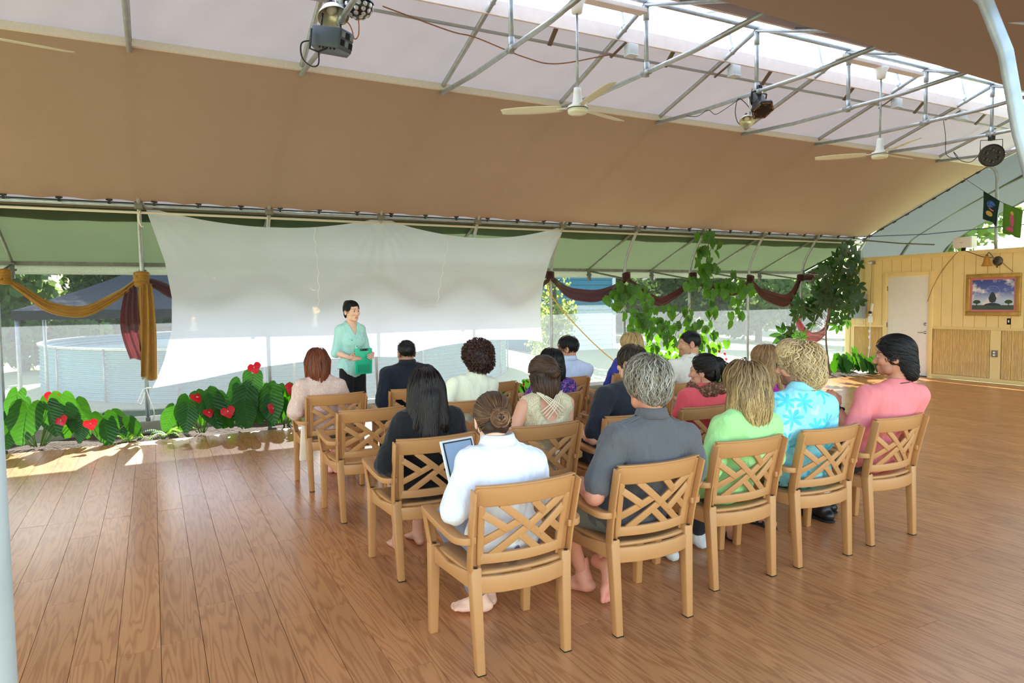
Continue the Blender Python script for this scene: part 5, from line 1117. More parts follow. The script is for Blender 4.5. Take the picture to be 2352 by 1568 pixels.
for s in (-1, 1): MB().lathe([(0, 0), (.006, 0), (.006, .003), (0, .003)], 8, CM @ T((s * .038, .016, .130), rx=-math.pi / 2)).build('rivet', CHROME, cb)
pn_ = empty('pencil', (PRES[0], PRES[1], 0), PZ, 'orange pencil in the hand of the standing woman', 'pencil')
MB().tube([(.12, .235, 1.035), (.02, .235, 1.005)], .0042, 6).build('shaft', mat('orange_pencil', (236, 120, 36), .4), pn_); MB().tube([(.02, .235, 1.005), (.008, .235, 1.0015)], [.0042, .0008], 6).build('tip', mat('pencil_wood', (222, 186, 140), .7), pn_)
# ================================================================== backdrop cloth and drapes
def bez(tab, u):
    xs = [a for a, b in tab]; ys = [b for a, b in tab]; return float(np.interp(u, xs, ys))
t = NT('backdrop_cotton'); v = t.coord('Position'); n = t.noise(t.coord('Position', (4, 1, 14)), 1.2, 4); nb = t.bump(n, .35, .02)
MATS['backdrop_cotton'] = t.fin(t.shmix(.06, t.shmix(.50, t.bsdf(rgb((232, 238, 254)), .9, 0, .15, nb), t.transl(rgb((218, 226, 250)))), t.transp()))
bd = empty('backdrop_cloth', (3.0, 9.86, 1.6), 0, 'wide white cotton backdrop cloth tied up behind the standing woman', 'cloth')
# outline read as real heights at the wall rail: top hangs from three ties, sides and foot curve inward
XL, XR = -.03, 6.18
def top(x):
    if x < 3.02: s_ = (x + .03) / 3.05; return 2.855 - .215 * math.sin(math.pi * s_) ** .8
    s_ = (x - 3.02) / 3.16; return 2.857 + .02 * s_ - .27 * math.sin(math.pi * s_) ** .8
def bottom(x): return bez([(0, .555), (.5, .62), (1.2, .74), (1.9, .80), (2.6, .83), (3.2, .80), (3.9, .93), (4.7, 1.00), (5.4, .98), (5.72, .93)], x)
def left(w): return bez([(0, -.03), (.12, .05), (.30, .17), (.5, .235), (.68, .22), (.85, .12), (.95, .03), (1, -.03)], w)
def right(w): return bez([(0, 6.18), (.1, 6.06), (.3, 5.87), (.5, 5.74), (.7, 5.68), (.9, 5.70), (1, 5.73)], w)
def cloth_pt(u, w):
    x = left(w) + (right(w) - left(w)) * u; xt = XL + (XR - XL) * u; xb = left(1) + (right(1) - left(1)) * u
    z = top(xt) * (1 - w) + bottom(xb) * w
    y = -.03 * math.sin(math.pi * w) * math.sin(math.pi * u) + .05 * w + .006 * math.sin(x * 9 + z * 3) * (1 - w) + .02 * math.sin(math.pi * w) * math.sin(x * 2.1)
    for tx in (XL, 3.02, XR): dd_ = math.hypot(x - tx, z - 2.86); y += .018 * math.exp(-dd_ * 2.2) * math.sin(math.atan2(x - tx, 2.87 - z) * 22)
    return (x - 3.0, y, z - 1.6)
MB().grid(cloth_pt, 130, 56).build('cloth', MATS['backdrop_cotton'], bd, True)
SEAM = mat('seam_thread', (244, 244, 246), .9)
for u in (.335, .665):
    MB().tube([tuple(np.array(cloth_pt(u + .002 * math.sin(w * 60), w)) - (0, .006, 0)) for w in np.linspace(0, .62, 60)], .0045, 5).build('seam', SEAM, bd, True)
ROPE = mat('white_rope', (230, 226, 218), .9)
for tx, tz in ((XL, 2.855), (3.02, 2.857), (XR, 2.877)): MB().tube(spline([(tx - 3, 0, tz - 1.6), (tx - 3 - .03, -.02, tz - 1.57), (tx - 3 - .05, -.03, tz - 1.6), (tx - 3 - .06, 0, tz - 1.56)], 9), .009, 6).build('tie', ROPE, bd, True)
MB().tube(spline([(XL - 3 - .04, -.02, 1.26), (XL - 3 - .07, -.03, 1.10), (XL - 3 - .05, -.03, 1.0), (XL - 3 - .02, -.03, .99)], 9), .007, 6).build('tie', ROPE, bd, True)
MB().tube(spline([(-3.03, .05, -1.045), (-3.12, .25, -1.07), (-3.16, .24, -1.14), (-3.20, .22, -1.24), (-3.16, .22, -1.26), (-3.12, .24, -1.12)], 16), .009, 6).build('tie', ROPE, bd, True)
MB().tube(spline([(-3.10, .30, -1.08), (-3.06, .30, -1.25), (-3.02, .30, -1.40), (-3.05, .30, -1.52)], 12), .006, 6).build('tie', ROPE, bd, True)
# swagged drapes
def drapem(name, a, b, keep, trans, tc): 
    t = NT(name); v = t.coord('UV') if False else t.coord('Position', (3, 3, 3)); n = t.noise(v, 3.0, 5, .6, 1.0); c = t.mix(n, rgb(a), rgb(b)); sh = t.shmix(trans, t.bsdf(c, .5, 0, .35, None, .4), t.transl(rgb(tc)))
    if keep: sh = t.shmix(keep, sh, t.transp())
    MATS[name] = t.fin(sh); return MATS[name]
GOLD = drapem('gold_taffeta', (132, 92, 22), (176, 130, 40), 0, .2, (170, 120, 20))
PLUM = drapem('plum_chiffon', (56, 28, 32), (92, 50, 52), .22, .40, (150, 64, 66))
def swag(P, Wd, thick, m, name, parent, folds=5, seed=0, n=40):
    """bundled cloth sweeping along P, width Wd(t) hanging down, with lengthwise folds"""
    C = spline(P, n); k = len(C); r = random.Random(seed); ph = [r.uniform(0, 6.28) for _ in range(3)]; nv = 14; mb = MB()
    def fn(u, w):
        i = min(k - 1, int(round(u * (k - 1)))); c = C[i]; wd = Wd(u); dz = (w - .5) * wd
        bulge = thick * math.sqrt(max(0, 1 - (2 * w - 1) ** 2))
        return (c[0] + .01 * math.sin(w * 9 + u * 7), c[1] - bulge - .35 * thick * math.sin(w * folds * 6.28 + u * 3 + ph[0]) , c[2] - dz + .006 * math.sin(u * 20 + ph[1]))
    mb.grid(fn, k - 1, nv)
    return mb.build(name, m, parent, True, solid=.002)
def tail(top, length, w0, w1, m, name, parent, seed=0, sway=.03, folds=3):
    r = random.Random(seed); ph = r.uniform(0, 6.28); x0, y0, z0 = top
    def fn(u, w): 
        wd = w0 + (w1 - w0) * w ** .6; return (x0 + (u - .5) * wd + sway * math.sin(w * 3 + ph) * w, y0 - .035 * math.sin(u * folds * 6.28 + ph + w * 1.2) * (.5 + .5 * w) - .02, z0 - length * w + .03 * math.sin(u * 5 + ph) * w)
    return MB().grid(fn, 28, 24).build(name, m, parent, True, solid=.002)
def knot(c, r, m, parent, seed=0):
    mb = MB(); rr = random.Random(seed)
    for i in range(5):
        a0 = rr.uniform(0, 6.28); t_ = rr.uniform(-.6, .6); mb.tube([(c[0] + r * .75 * math.cos(a0 + a), c[1] - .02 + r * .8 * math.sin(a0 + a), c[2] + (i - 2) * r * .33 + t_ * r * .5 * math.sin(a)) for a in np.linspace(0, 6.283, 14)], r * .42, 8)
    return mb.build('knot', m, parent, True)
gd = empty('gold_drape', (-.1, 10.15, 0), 0, 'shiny gold fabric swag knotted between the left posts with a hanging tail', 'drape')
o = np.array((-.1, 10.15, 0)); px = lambda x, y, Y=10.12: tuple(ony(x, y, Y) - o)
swag([px(12, 640), px(60, 672), px(115, 705), px(165, 716), px(215, 708), px(270, 678), px(318, 640)], lambda u: .075 + .07 * math.sin(math.pi * u), .05, GOLD, 'swag', gd, 4, 1)
knot(px(8, 636), .075, GOLD, gd, 1); knot(px(325, 640), .085, GOLD, gd, 2)
tail(px(338, 652, 9.98), 1.21, .10, .19, GOLD, 'tail', gd, 3, .02, 2)
tail(px(322, 652, 10.08), 1.20, .05, .07, GOLD, 'tail', gd, 5, .01, 1)
swag([px(8, 640), px(-40, 690), px(-110, 720), px(-190, 700)], lambda u: .08 + .06 * math.sin(math.pi * u), .05, GOLD, 'swag', gd, 4, 4)
pd = empty('plum_drape', (6.4, 10.15, 0), 0, 'sheer plum drape swagged from post to post along the screen wall', 'drape')
o = np.array((6.4, 10.15, 0))
for i, (pts, wd, sd) in enumerate(((((1262, 636), (1300, 668), (1350, 680), (1400, 670), (1437, 640)), .15, 1), (((1437, 640), (1480, 675), (1512, 692), (1545, 680), (1590, 640)), .11, 2), (((1590, 640), (1640, 665), (1690, 668), (1722, 645)), .12, 3), (((1722, 645), (1752, 675), (1795, 690), (1815, 682), (1836, 640)), .20, 4), (((1836, 640), (1862, 635), (1890, 625), (1935, 570)), .12, 5))):
    swag([px(x, y) for x, y in pts], lambda u: .07 + wd * math.sin(math.pi * u), .05, PLUM, 'swag', pd, 3, sd, 24)
for i, (x, y) in enumerate(((1262, 632), (1437, 634), (1590, 634), (1722, 640), (1837, 638))): knot(px(x, y), .065, PLUM, pd, 10 + i)
swag([px(1812, 690), px(1835, 745), px(1862, 775), px(1892, 760), px(1905, 715, 10.0), px(1920, 640, 10.0), px(1942, 560, 9.9)], lambda u: .10 + .16 * math.sin(math.pi * min(1, u * 1.6)), .05, PLUM, 'swag', pd, 3, 9, 40)
# left part of the plum drape behind the cloth and its pale tail
pl_ = empty('plum_drape', (-.1, 10.15, 0), 0, 'dark plum drape beside the gold knot with a sheer pink tail', 'drape'); o = np.array((-.1, 10.15, 0))
swag([px(330, 640), px(360, 655), px(400, 672), px(470, 690), px(560, 670), px(610, 640)], lambda u: .06 + .12 * math.sin(math.pi * u), .04, PLUM, 'swag', pl_, 3, 11, 24)
for a, b, sd in ((610, 855, 12), (855, 1073, 13), (1073, 1262, 14)): swag([px(a, 640), px(a * .75 + b * .25, 672), px((a + b) / 2, 692), px(a * .25 + b * .75, 672), px(b, 640)], lambda u: .06 + .12 * math.sin(math.pi * u), .04, PLUM, 'swag', pl_, 3, sd, 20)
tail(px(303, 655, 10.11), .97, .09, .30, PLUM, 'tail', pl_, 21, -.12, 3)
# yellow cord down from the post
tag(MB().tube([tuple(c) for c in spline([ony(1266, 640, 10.1), ony(1258, 660, 10.05), ony(1266, 678, 10.02), ony(1300, 722, 9.9), ony(1350, 775, 9.75), ony(1385, 808, 9.65), ony(1416, 836, 9.55), ony(1432, 880, 9.5), ony(1436, 905, 9.48)], 32)], .009, 6).build('yellow_cord', mat('yellow_cord', (206, 168, 64), .7), smooth=True), 'yellow extension cord slanting down from the post beside the white cloth', 'cord')
# ================================================================== indoor plants
def glossy_leaf(name, a, b, tr, trans, veins=9, rough=.32):
    t = NT(name); v = t.coord('Object'); oi = t.n('ShaderNodeObjectInfo').outputs['Random']; n = t.noise(v, 6, 3)
    f = t.math('ADD', t.math('MULTIPLY', n, .6), t.math('MULTIPLY', oi, .5)); c = t.mix(f, rgb(a), rgb(b))
    sep = t.n('ShaderNodeSeparateXYZ'); t.l(v, sep.inputs[0]); vx = t.math('ABSOLUTE', sep.outputs[0]); rib = t.math('LESS_THAN', vx, .010)
    vein = t.math('POWER', t.math('ABSOLUTE', t.math('SINE', t.math('MULTIPLY', t.math('SUBTRACT', sep.outputs[1], t.math('MULTIPLY', vx, .8)), veins * 3.1416))), 6.0)
    c = t.mix(t.math('MULTIPLY', rib, .5), c, rgb(tuple(min(255, int(x * 1.35)) for x in b)))
    nb = t.bump(t.math('MULTIPLY', vein, -1.0), .25, .03); return t.fin(t.shmix(trans, t.bsdf(c, rough, 0, .5, nb), t.transl(t.mix(f, rgb(tr), rgb(tuple(min(255, int(x * 1.2)) for x in tr))))))
ANTH = glossy_leaf('anthurium_leaf', (16, 62, 20), (38, 100, 30), (74, 136, 18), .30)
VINEM = glossy_leaf('vine_leaf', (26, 66, 20), (54, 100, 34), (104, 158, 30), .36, 5)
SCHEF = glossy_leaf('schefflera_leaf', (16, 44, 22), (32, 68, 30), (70, 120, 30), .22, 6)
REDF = mat('red_spathe', (206, 26, 44), .22, 0, .6, var=.12, vscale=12, trans=.25, tcol=(230, 40, 50)); SPAD = mat('spadix_cream', (232, 206, 140), .6, bump=.5, bscale=220)
STEMG = mat('green_stem', (92, 128, 56), .5); STEMB = mat('brown_stem', (110, 92, 70), .8, bump=.3)
def heart(curv=.3, fold=.12, lob=.34, wid=1.0, tip=.78, notch=.07):
    """heart-shaped blade: stalk joint at origin, tip toward +Y, upper side +Z"""
    mb = MB(); na = 30; V = [(0, 0, 0)]; F = []
    for ring in (.45, .8, 1.0):
        for i in range(na):
            a = -math.pi + 2 * math.pi * (i + .5) / na; th = abs(a); r = np.interp(th, [0, .14, .4, .8, 1.4, 2.2, 2.7, 2.95, 3.1416], [tip, tip * .78, tip * .66, tip * .56, .40, lob + .05, lob, lob * .6, notch])
            x = math.sin(a) * r * ring * wid; y = math.cos(a) * r * ring; z = -curv * (y * y if y > 0 else y * y * .5) + fold * abs(x) - .35 * fold * x * x * 3
            V.append((x, y, z + .012 * math.sin(y * 26 - abs(x) * 18) * (ring if ring < 1 else .6)))
    for i in range(na):
        j = (i + 1) % na
        F.append((0, 1 + j, 1 + i))
        for k in range(2): F.append((1 + k * na + i, 1 + k * na + j, 1 + (k + 1) * na + j, 1 + (k + 1) * na + i))
    return mb.add(V, F)
HL = [heart(.18, .16, .36, .82, 1.0), heart(.28, .22, .38, .86, .95), heart(.10, .06, .34, .78, 1.05)]
ANM = [h.mesh('leaf', ANTH, True) for h in HL]; VNM = [h.mesh('leaf', VINEM, True) for h in (heart(.25, .15, .32, 1.0, .80, .10), heart(.35, .25, .32, .92, .84, .10))]
SPM = heart(.25, -.12, .34, 1.1, .62).mesh('flower', REDF, True)
SDM = MB().tube([(0, .02, .02), (0, .12, .10), (0, .20, .22)], [.035, .03, .012], 8).mesh('spadix', SPAD, True)
def orient(o, P, d, n, sc):
    M = frame_to(d, n); o.matrix_local = Matrix.Translation(P) @ Matrix(M.tolist()).to_4x4() @ Matrix.Scale(sc, 4)
def anthurium(x, y, h, r, n, nf, label, seed, size=.22, squash=1.0):
    rr = random.Random(seed); t = empty('anthurium_plant', (x, y, 0), 0, label, 'plant'); st = MB()
    for i in range(n + nf):
        fl = i >= n; a = rr.uniform(0, 6.283); q = r * math.sqrt(rr.random()); zz = h * (1 - .75 * (q / r) ** 1.6) * rr.uniform(.35, 1.0); zz = max(zz, .20)
        P = np.array((q * math.cos(a), q * math.sin(a) * .75 * squash - .05, zz)); out = np.array((P[0], P[1] - .18, 0)); out /= np.linalg.norm(out) + 1e-6
        s_ = size * rr.uniform(.7, 1.2)
        if fl: P[2] = min(h * 1.08, zz + .10); P[1] -= .10; orient(o := link('flower', SPM, t), P, np.array((rr.uniform(-.5, .5), -.55, -.75)), np.array((rr.uniform(-.4, .4), -.85, .5)), rr.uniform(.15, .20)); k = link('spadix', SDM, o)
        else:
            d = out * rr.uniform(.05, .45) + np.array((rr.uniform(-.3, .3), -.1, -1.0)); nn = out * .55 + np.array((rr.uniform(-.45, .45), -.75, rr.uniform(.15, .6)))
            if zz - s_ * .95 < -.02: P[2] = zz = max(zz, min(s_ * .95, h)); d = d + np.array((out[0] * .3, -.35, 0))
            orient(link('leaf', rr.choice(ANM), t), P, d, nn, s_)
        b = np.array((P[0] * .15, P[1] * .15 + .02, 0)); st.tube([tuple(c) for c in spline([b, (b + P) / 2 + np.array((P[0] * .1, P[1] * .1, zz * .18)), P], 6)], [.006, .0055, .005, .0045, .004, .0035, .0035][:7], 5)
    st.build('stems', STEMG, t, True); return t
anthurium(-1.22, 9.52, .84, .46, 15, 4, 'big anthurium with glossy heart leaves and red flowers left of the gold drape', 1, .40)
anthurium(-.56, 9.40, .26, .30, 6, 1, 'low spreading anthurium in front of the gold drape tail', 2, .34)
anthurium(.50, 9.45, .50, .34, 8, 2, 'anthurium with a lone leaf leaning out under the white cloth corner', 3, .42)
anthurium(1.02, 9.48, .80, .42, 17, 4, 'tall dense anthurium with red flowers below the white cloth', 4, .42)
anthurium(1.52, 9.40, .66, .34, 11, 4, 'anthurium with red flowers beside the red-haired woman', 5, .40)
anthurium(4.35, 9.45, .40, .34, 16, 1, 'small anthurium behind the curly-haired woman', 6, .28)
anthurium(4.95, 9.42, .36, .30, 14, 1, 'small anthurium behind the pale blue shirt chair', 7, .26)
anthurium(7.0, 9.42, .22, .30, 12, 0, 'low leafy anthurium at the foot of the yellow cord', 8, .22)
anthurium(12.95, 9.55, .50, .40, 24, 0, 'anthurium at the foot of the umbrella tree in the corner', 9, .30)
anthurium(13.25, 9.30, .30, .22, 8, 1, 'small anthurium with an orange-red flower below the power strip', 10, .28)
anthurium(9.2, 9.45, .42, .30, 14, 3, 'anthurium with small red flowers right of the climbing vine', 12, .16)
# climbing vine with heart leaves
vn = empty('climbing_vine', (8.3, 9.85, 0), 0, 'tall climbing vine with heart-shaped leaves over the posts', 'plant'); vo_ = np.array((8.3, 9.85, 0)); rr = random.Random(5); cnt = 0
BL = [(1622, 560, 34, 36, 16), (1618, 600, 26, 30, 9), (1650, 640, 62, 38, 30), (1700, 655, 32, 40, 12), (1600, 650, 30, 30, 9), (1662, 700, 50, 50, 22), (1410, 672, 34, 26, 14), (1455, 690, 48, 40, 24), (1500, 735, 66, 44, 36), (1560, 755, 52, 50, 28), (1462, 770, 36, 40, 16), (1530, 800, 70, 34, 32), (1610, 770, 44, 44, 20), (1640, 795, 30, 34, 10), (1490, 820, 44, 24, 12)]
st = MB()
for bx, by, rx, ry, n in BL:
    for i in range(int(n * 1.02)):
        a = rr.uniform(0, 6.283); q = math.sqrt(rr.random()); Y = rr.uniform(9.48, 9.78); P = ony(bx + rx * q * math.cos(a), by + ry * q * math.sin(a), Y) - vo_
        d = np.array((rr.uniform(-.7, .7), rr.uniform(-.5, .2), -1.0)); nn = np.array((rr.uniform(-.8, .5), -1.0, rr.uniform(0, .9))); orient(link('leaf', rr.choice(VNM), vn), P, d, nn, rr.uniform(.15, .215)); cnt += 1
for pts in (((1500, 880), (1500, 800), (1480, 740), (1450, 690), (1405, 665)), ((1530, 880), (1545, 800), (1560, 740), (1590, 690), (1612, 640), (1625, 590), (1628, 540)), ((1540, 840), (1600, 790), (1640, 720), (1660, 660), (1700, 640)), ((1560, 760), (1600, 680), (1640, 640), (1680, 650), (1712, 690)), ((1640, 640), (1622, 600), (1636, 560), (1610, 545)), ((1480, 800), (1510, 760), (1560, 720))):
    st.tube([tuple(c - vo_) for c in spline([ony(x, y, 9.8) for x, y in pts], 20)], .006, 5)
st.build('stems', STEMB, vn, True)
# small red blossoms on the vine
for x, y in ((1652, 806), (1665, 812), (1668, 824), (1640, 800), (1548, 790)): orient(link('flower', SPM, vn), ony(x, y, 9.6) - vo_, (0.1, -.3, -1), (0, -1, .3), .07)
# umbrella tree (schefflera)
um = empty('umbrella_tree', (12.55, 9.6, 0), 0, 'slender umbrella tree with whorled dark leaves in the corner', 'plant'); uo = np.array((12.55, 9.6, 0))
def whorl(seed, n=8):
    rr = random.Random(seed); mb = MB()
    for i in range(n):
        a = 6.283 * i / n + rr.uniform(-.15, .15); L = rr.uniform(.8, 1.1); dr = rr.uniform(.10, .38)
        for k in range(6): pass
        V = []; F = []
        for k in range(7):
            u = k / 6; w = .21 * math.sin(math.pi * min(1, .06 + u * .97)) ** .8; rad = .12 + L * u; z = -dr * u * u * L; ca, sa = math.cos(a), math.sin(a)
            V += [(rad * ca - w * sa, rad * sa + w * ca, z - .03), (rad * ca, rad * sa, z), (rad * ca + w * sa, rad * sa - w * ca, z - .03)]
        for k in range(6):
            for j in range(2): F.append((k * 3 + j, k * 3 + j + 1, k * 3 + j + 4, k * 3 + j + 3))
        mb.add(V, F); mb.tube([(0, 0, .02), (.12 * math.cos(a), .12 * math.sin(a), 0)], .012, 4)
    return mb.mesh('leaf', SCHEF, True)
WH = [whorl(1), whorl(2, 7), whorl(3, 9)]; rr = random.Random(11); st = MB()
trunk = [ony(x, y, Y) - uo for x, y, Y in ((1907, 864, 9.62), (1901, 820, 9.62), (1897, 770, 9.62), (1903, 720, 9.65), (1918, 670, 9.7), (1930, 610, 9.75), (1942, 562, 9.8))]
trunk[0][2] = -.03
st.tube([tuple(c) for c in spline(trunk, 30)], [.022] * 6 + [.018] * 12 + [.012] * 13, 8)
for x, y in ((1940, 575), (1922, 592), (1960, 588), (1905, 612), (1948, 618), (1965, 625), (1928, 640), (1902, 655), (1952, 655), (1920, 672), (1938, 690), (1888, 668), (1968, 690), (1908, 700), (1862, 702), (1880, 715), (1930, 715), (1945, 735), (1838, 700), (1868, 742), (1828, 722), (1800, 768), (1822, 760), (1806, 782), (1840, 775), (1958, 672), (1915, 632), (1950, 566), (1932, 602), (1972, 606), (1895, 630), (1938, 660), (1912, 690), (1955, 710), (1925, 745), (1892, 690), (1850, 715), (1878, 698), (1970, 655), (1905, 670), (1945, 640)):
    P = ony(x, y, rr.uniform(9.45, 9.85)) - uo; o_ = link('leaf', rr.choice(WH), um); M = frame_to((rr.uniform(-.5, .5), rr.uniform(-.3, .3), -1), (rr.uniform(-.7, .2), -1, rr.uniform(.2, .7))); o_.matrix_local = Matrix.Translation(P) @ Matrix(M.tolist()).to_4x4() @ Matrix.Scale(rr.uniform(.18, .24), 4)
    near = min(spline(trunk, 30), key=lambda c: np.linalg.norm(c - P - np.array((0, 0, -.1)))); st.tube([tuple(c) for c in spline([near, (near + P) / 2 + np.array((0, 0, .05)), P], 8)], .005, 5)
st.build('trunk', STEMB, um, True)
# ferns and a strappy plant
FERN = mat('fern_green', (112, 168, 60), .5, var=.2, vscale=9, trans=.4, tcol=(150, 200, 60))
def frond(L, n=14):
    mb = MB(); pts = [(0, y * L, .35 * L * math.sin(y * 2.2) * .8 - .25 * L * y * y) for y in np.linspace(0, 1, n)]; mb.tube(pts, .003, 4)
    for i, p in enumerate(pts[1:], 1):
        w = .16 * L * math.sin(math.pi * min(1, .15 + .85 * i / n)) + .01
        for s in (-1, 1): mb.add([p, (p[0] + s * w, p[1] + .02 * L, p[2] - .02), (p[0] + s * w * .55, p[1] + .055 * L, p[2]), (p[0], p[1] + .05 * L, p[2])], [(0, 1, 2, 3)])
    return mb.mesh('frond', FERN, True)
FR = frond(.30)
for x, y, n, lab in ((.10, 9.62, 9, 'small bright fern at the foot of the backdrop post'), (-.30, 9.45, 7, 'tiny fern beside the gold drape post'), (.28, 9.72, 8, 'fern under the lone anthurium leaf')):
    f_ = empty('fern', (x, y, -.02), 0, lab, 'plant')
    for i in range(n): o_ = link('frond', FR, f_); o_.rotation_euler = (random.uniform(-.1, .5), 0, 6.283 * i / n + random.uniform(-.3, .3)); o_.scale = (random.uniform(.5, 1.0),) * 3
BLADE = mat('strap_leaf', (150, 168, 96), .4, var=.3, vscale=4, trans=.3, tcol=(170, 190, 90)); sp_ = empty('strap_leaf_plant', (2.05, 9.45, -.02), 0, 'strappy pale green plant behind the standing woman', 'plant')
for i in range(20):
    a = random.uniform(0, 6.283); L = random.uniform(.5, .85); k = random.uniform(.3, .8); mb = MB(); V = []
    for j in range(8):
        u = j / 7; r_ = L * k * u; z = L * (1.25 * u - .65 * u * u * (k + .4)); w = .018 * (1 - u) ** .5 + .002; V += [(r_ * math.cos(a) - w * math.sin(a), r_ * math.sin(a) + w * math.cos(a), z), (r_ * math.cos(a) + w * math.sin(a), r_ * math.sin(a) - w * math.cos(a), z)]
    mb.add(V, [(2 * j, 2 * j + 1, 2 * j + 3, 2 * j + 2) for j in range(7)]).build('leaf_blade', BLADE, sp_, True)
# ================================================================== ceiling fans, stage lights, wall things
FANW = mat('fan_white', (238, 238, 240), .35); BLADEM = mat('fan_blade', (226, 226, 206), .45)
def fan(x, label, a0, z=3.44):
    t = empty('ceiling_fan', (x, YC, 4.47), 0, label, 'fan', 'ceiling fans along the ridge'); d = z - 4.47
    MB().box((-.80, -.055, .0), (.80, .055, .045)).build('mount_board', mat('vent_board', (0, 0, 0)), t, bevel=.004)
    MB().lathe([(.02, -.135), (.05, -.13), (.062, -.06), (.085, -.012), (.085, 0), (0, 0)], 20).build('canopy', FANW, t, True)
    MB().tube([(0, 0, -.12), (0, 0, d + .17)], .0125, 10).build('down_rod', STEEL, t, True)
    MB().lathe([(0, d + .20), (.035, d + .20), (.038, d + .16), (.05, d + .06), (.062, d + .045), (.062, d + .035), (.09, d + .03), (.098, d + .015), (.098, d - .012), (.0, d - .012)], 28).build('motor_cover', FANW, t, True)
    MB().lathe([(.099, d - .004), (.101, d - .004), (.101, d + .004), (.099, d + .004)], 28, caps=False).build('trim_ring', BLACK, t)
    MB().lathe([(0, d - .055), (.05, d - .052), (.085, d - .045), (.094, d - .035), (.096, d - .012), (0, d - .012)], 28).build('motor_base', mat('fan_cream', (232, 232, 214), .3), t, True)
    for i in range(3):
        a = a0 + 2.0944 * i; M = T((0, 0, d + .012), rz=a)
        def bl(u, w): r_ = .15 + .60 * u; wd = (.055 + .02 * math.sin(math.pi * min(1, u * 1.05))) * (1 if u < .96 else .8); yy = (w - .5) * 2 * wd; return tuple(M @ Vector((r_, yy, yy * .22 + .012 * u)))
        b = MB().grid(bl, 14, 4).build('blade', BLADEM, t, True, solid=.004); MB().box((.09, -.02, -.004), (.20, .02, .004), M).build('blade_arm', FANW, b)
    return t
fan(3.705, 'white three-bladed ceiling fan on the nearer long down rod', .35); fan(8.24, 'white three-bladed ceiling fan hung nearest the yellow end wall', 2.2, 3.40)
fan(-1.15, 'white three-bladed ceiling fan over the open left side of the hall', .25, 3.38)
# white reflector lamp, lens dome light, grey double-derby light on the third tie bar
RIM = mat('reflector_inside', (214, 206, 186), .3, .6)
def cord(pts, r, m, parent, name='cord'): return MB().tube([tuple(c) for c in spline(pts, 28)], r, 6).build(name, m, parent, True)
def dome_lamp(loc, aim, R_, label):
    t = empty('reflector_lamp', loc, 0, label, 'lamp'); M = Matrix(frame_to(np.cross(aim, (0, .3, 1)), -np.array(aim)).tolist()).to_4x4()
    pr = [(R_ * .18, R_ * .95), (R_ * .30, R_ * .85), (R_ * .62, R_ * .62), (R_ * .88, R_ * .25), (R_, 0), (R_ * 1.02, -.004)]
    MB().lathe(pr, 28, M, caps=False).build('shade', FANW, t, True, solid=.003); MB().lathe([(r_ * .97, z - .003) for r_, z in pr], 28, M, caps=False).build('reflector', RIM, t, True)
    MB().lathe([(0, R_ * .9), (R_ * .2, R_ * .9), (R_ * .36, R_ * .55), (R_ * .36, R_ * .45), (R_ * .2, R_ * .28), (0, R_ * .24)], 20, M).build('bulb', mat('frosted_bulb', (226, 222, 210), .25), t, True)
    MB().lathe([(0, R_ * 1.5), (R_ * .16, R_ * 1.5), (R_ * .2, R_ * 1.2), (R_ * .2, R_ * .9), (0, R_ * .9)], 14, M).build('socket', BLACK, t, True)
    return t, M
X2 = 1.449
t, M = dome_lamp((1.385, YC + .02, 3.905), (.05, -.35, -.93), .125, 'large white dome reflector lamp above the grey stage light')
MB().tube([(0.0, .05, .16), (.03, .08, .19), (.06, .0, .0)], .006, 6).build('clamp', CHROME, t, True)
d_ = empty('lens_dome_light', (1.585, YC, 4.03), 0, 'black half-sphere stage light studded with round lenses', 'stage light')
MB().lathe([(0, .10), (.10, .10), (.118, .06), (.125, .0), (.128, .0), (.128, .012), (.12, .012)], 28).build('housing', BLACK, d_, True)
pr = [(.122 * math.cos(a), -.105 * math.sin(a)) for a in np.linspace(0, 1.5, 10)]; MB().lathe(pr, 28).build('dome', mat('dome_black', (40, 42, 48), .35), d_, True)
LENS = mat('glass_lens', (206, 210, 220), .08, .35, .8)
for ring, (el, n) in enumerate(((.25, 14), (.62, 11), (.98, 7), (1.3, 3))):
    for i in range(n):
        a = 6.283 * i / n + ring * .3; c = np.array((.124 * math.cos(el) * math.cos(a), .124 * math.cos(el) * math.sin(a), -.107 * math.sin(el))); nn = c / np.linalg.norm(c); M = Matrix.Translation(c) @ Matrix(frame_to(np.cross(nn, (.1, .2, 1)), nn).tolist()).to_4x4(); MB().lathe([(.019, -.004), (.019, .003), (.013, .006), (0, .007)], 12, M).build('lens', LENS, d_, True)
cord([(.0, 0, -.107), (.004, 0, -.17), (0, .01, -.24), (-.03, .02, -.27), (-.05, .02, -.20), (-.08, .02, -.15), (-.14, .02, -.135)], .005, mat('orange_flex', (196, 120, 72), .6), d_)
g_ = empty('derby_light', (1.365, YC, 3.70), -.55, 'grey stage light box with six square windows in its front', 'stage light'); GB = mat('grey_metal_case', (84, 92, 108), .42, .2, var=.05)
V = [(-.14, -.10, -.075), (.10, -.12, -.075), (.17, 0, -.075), (.10, .12, -.075), (-.14, .10, -.075)]; Vt = [(x, y, .085) for x, y, z in V]
TM = T(rx=.0, ry=.18)
MB().add([TM @ Vector(p) for p in V + Vt], [(4, 3, 2, 1, 0), (5, 6, 7, 8, 9), (0, 1, 6, 5), (1, 2, 7, 6), (2, 3, 8, 7), (3, 4, 9, 8), (4, 0, 5, 9)]).build('case', GB, g_, bevel=.008)
GL = mat('derby_window', (150, 158, 172), .1, .3)
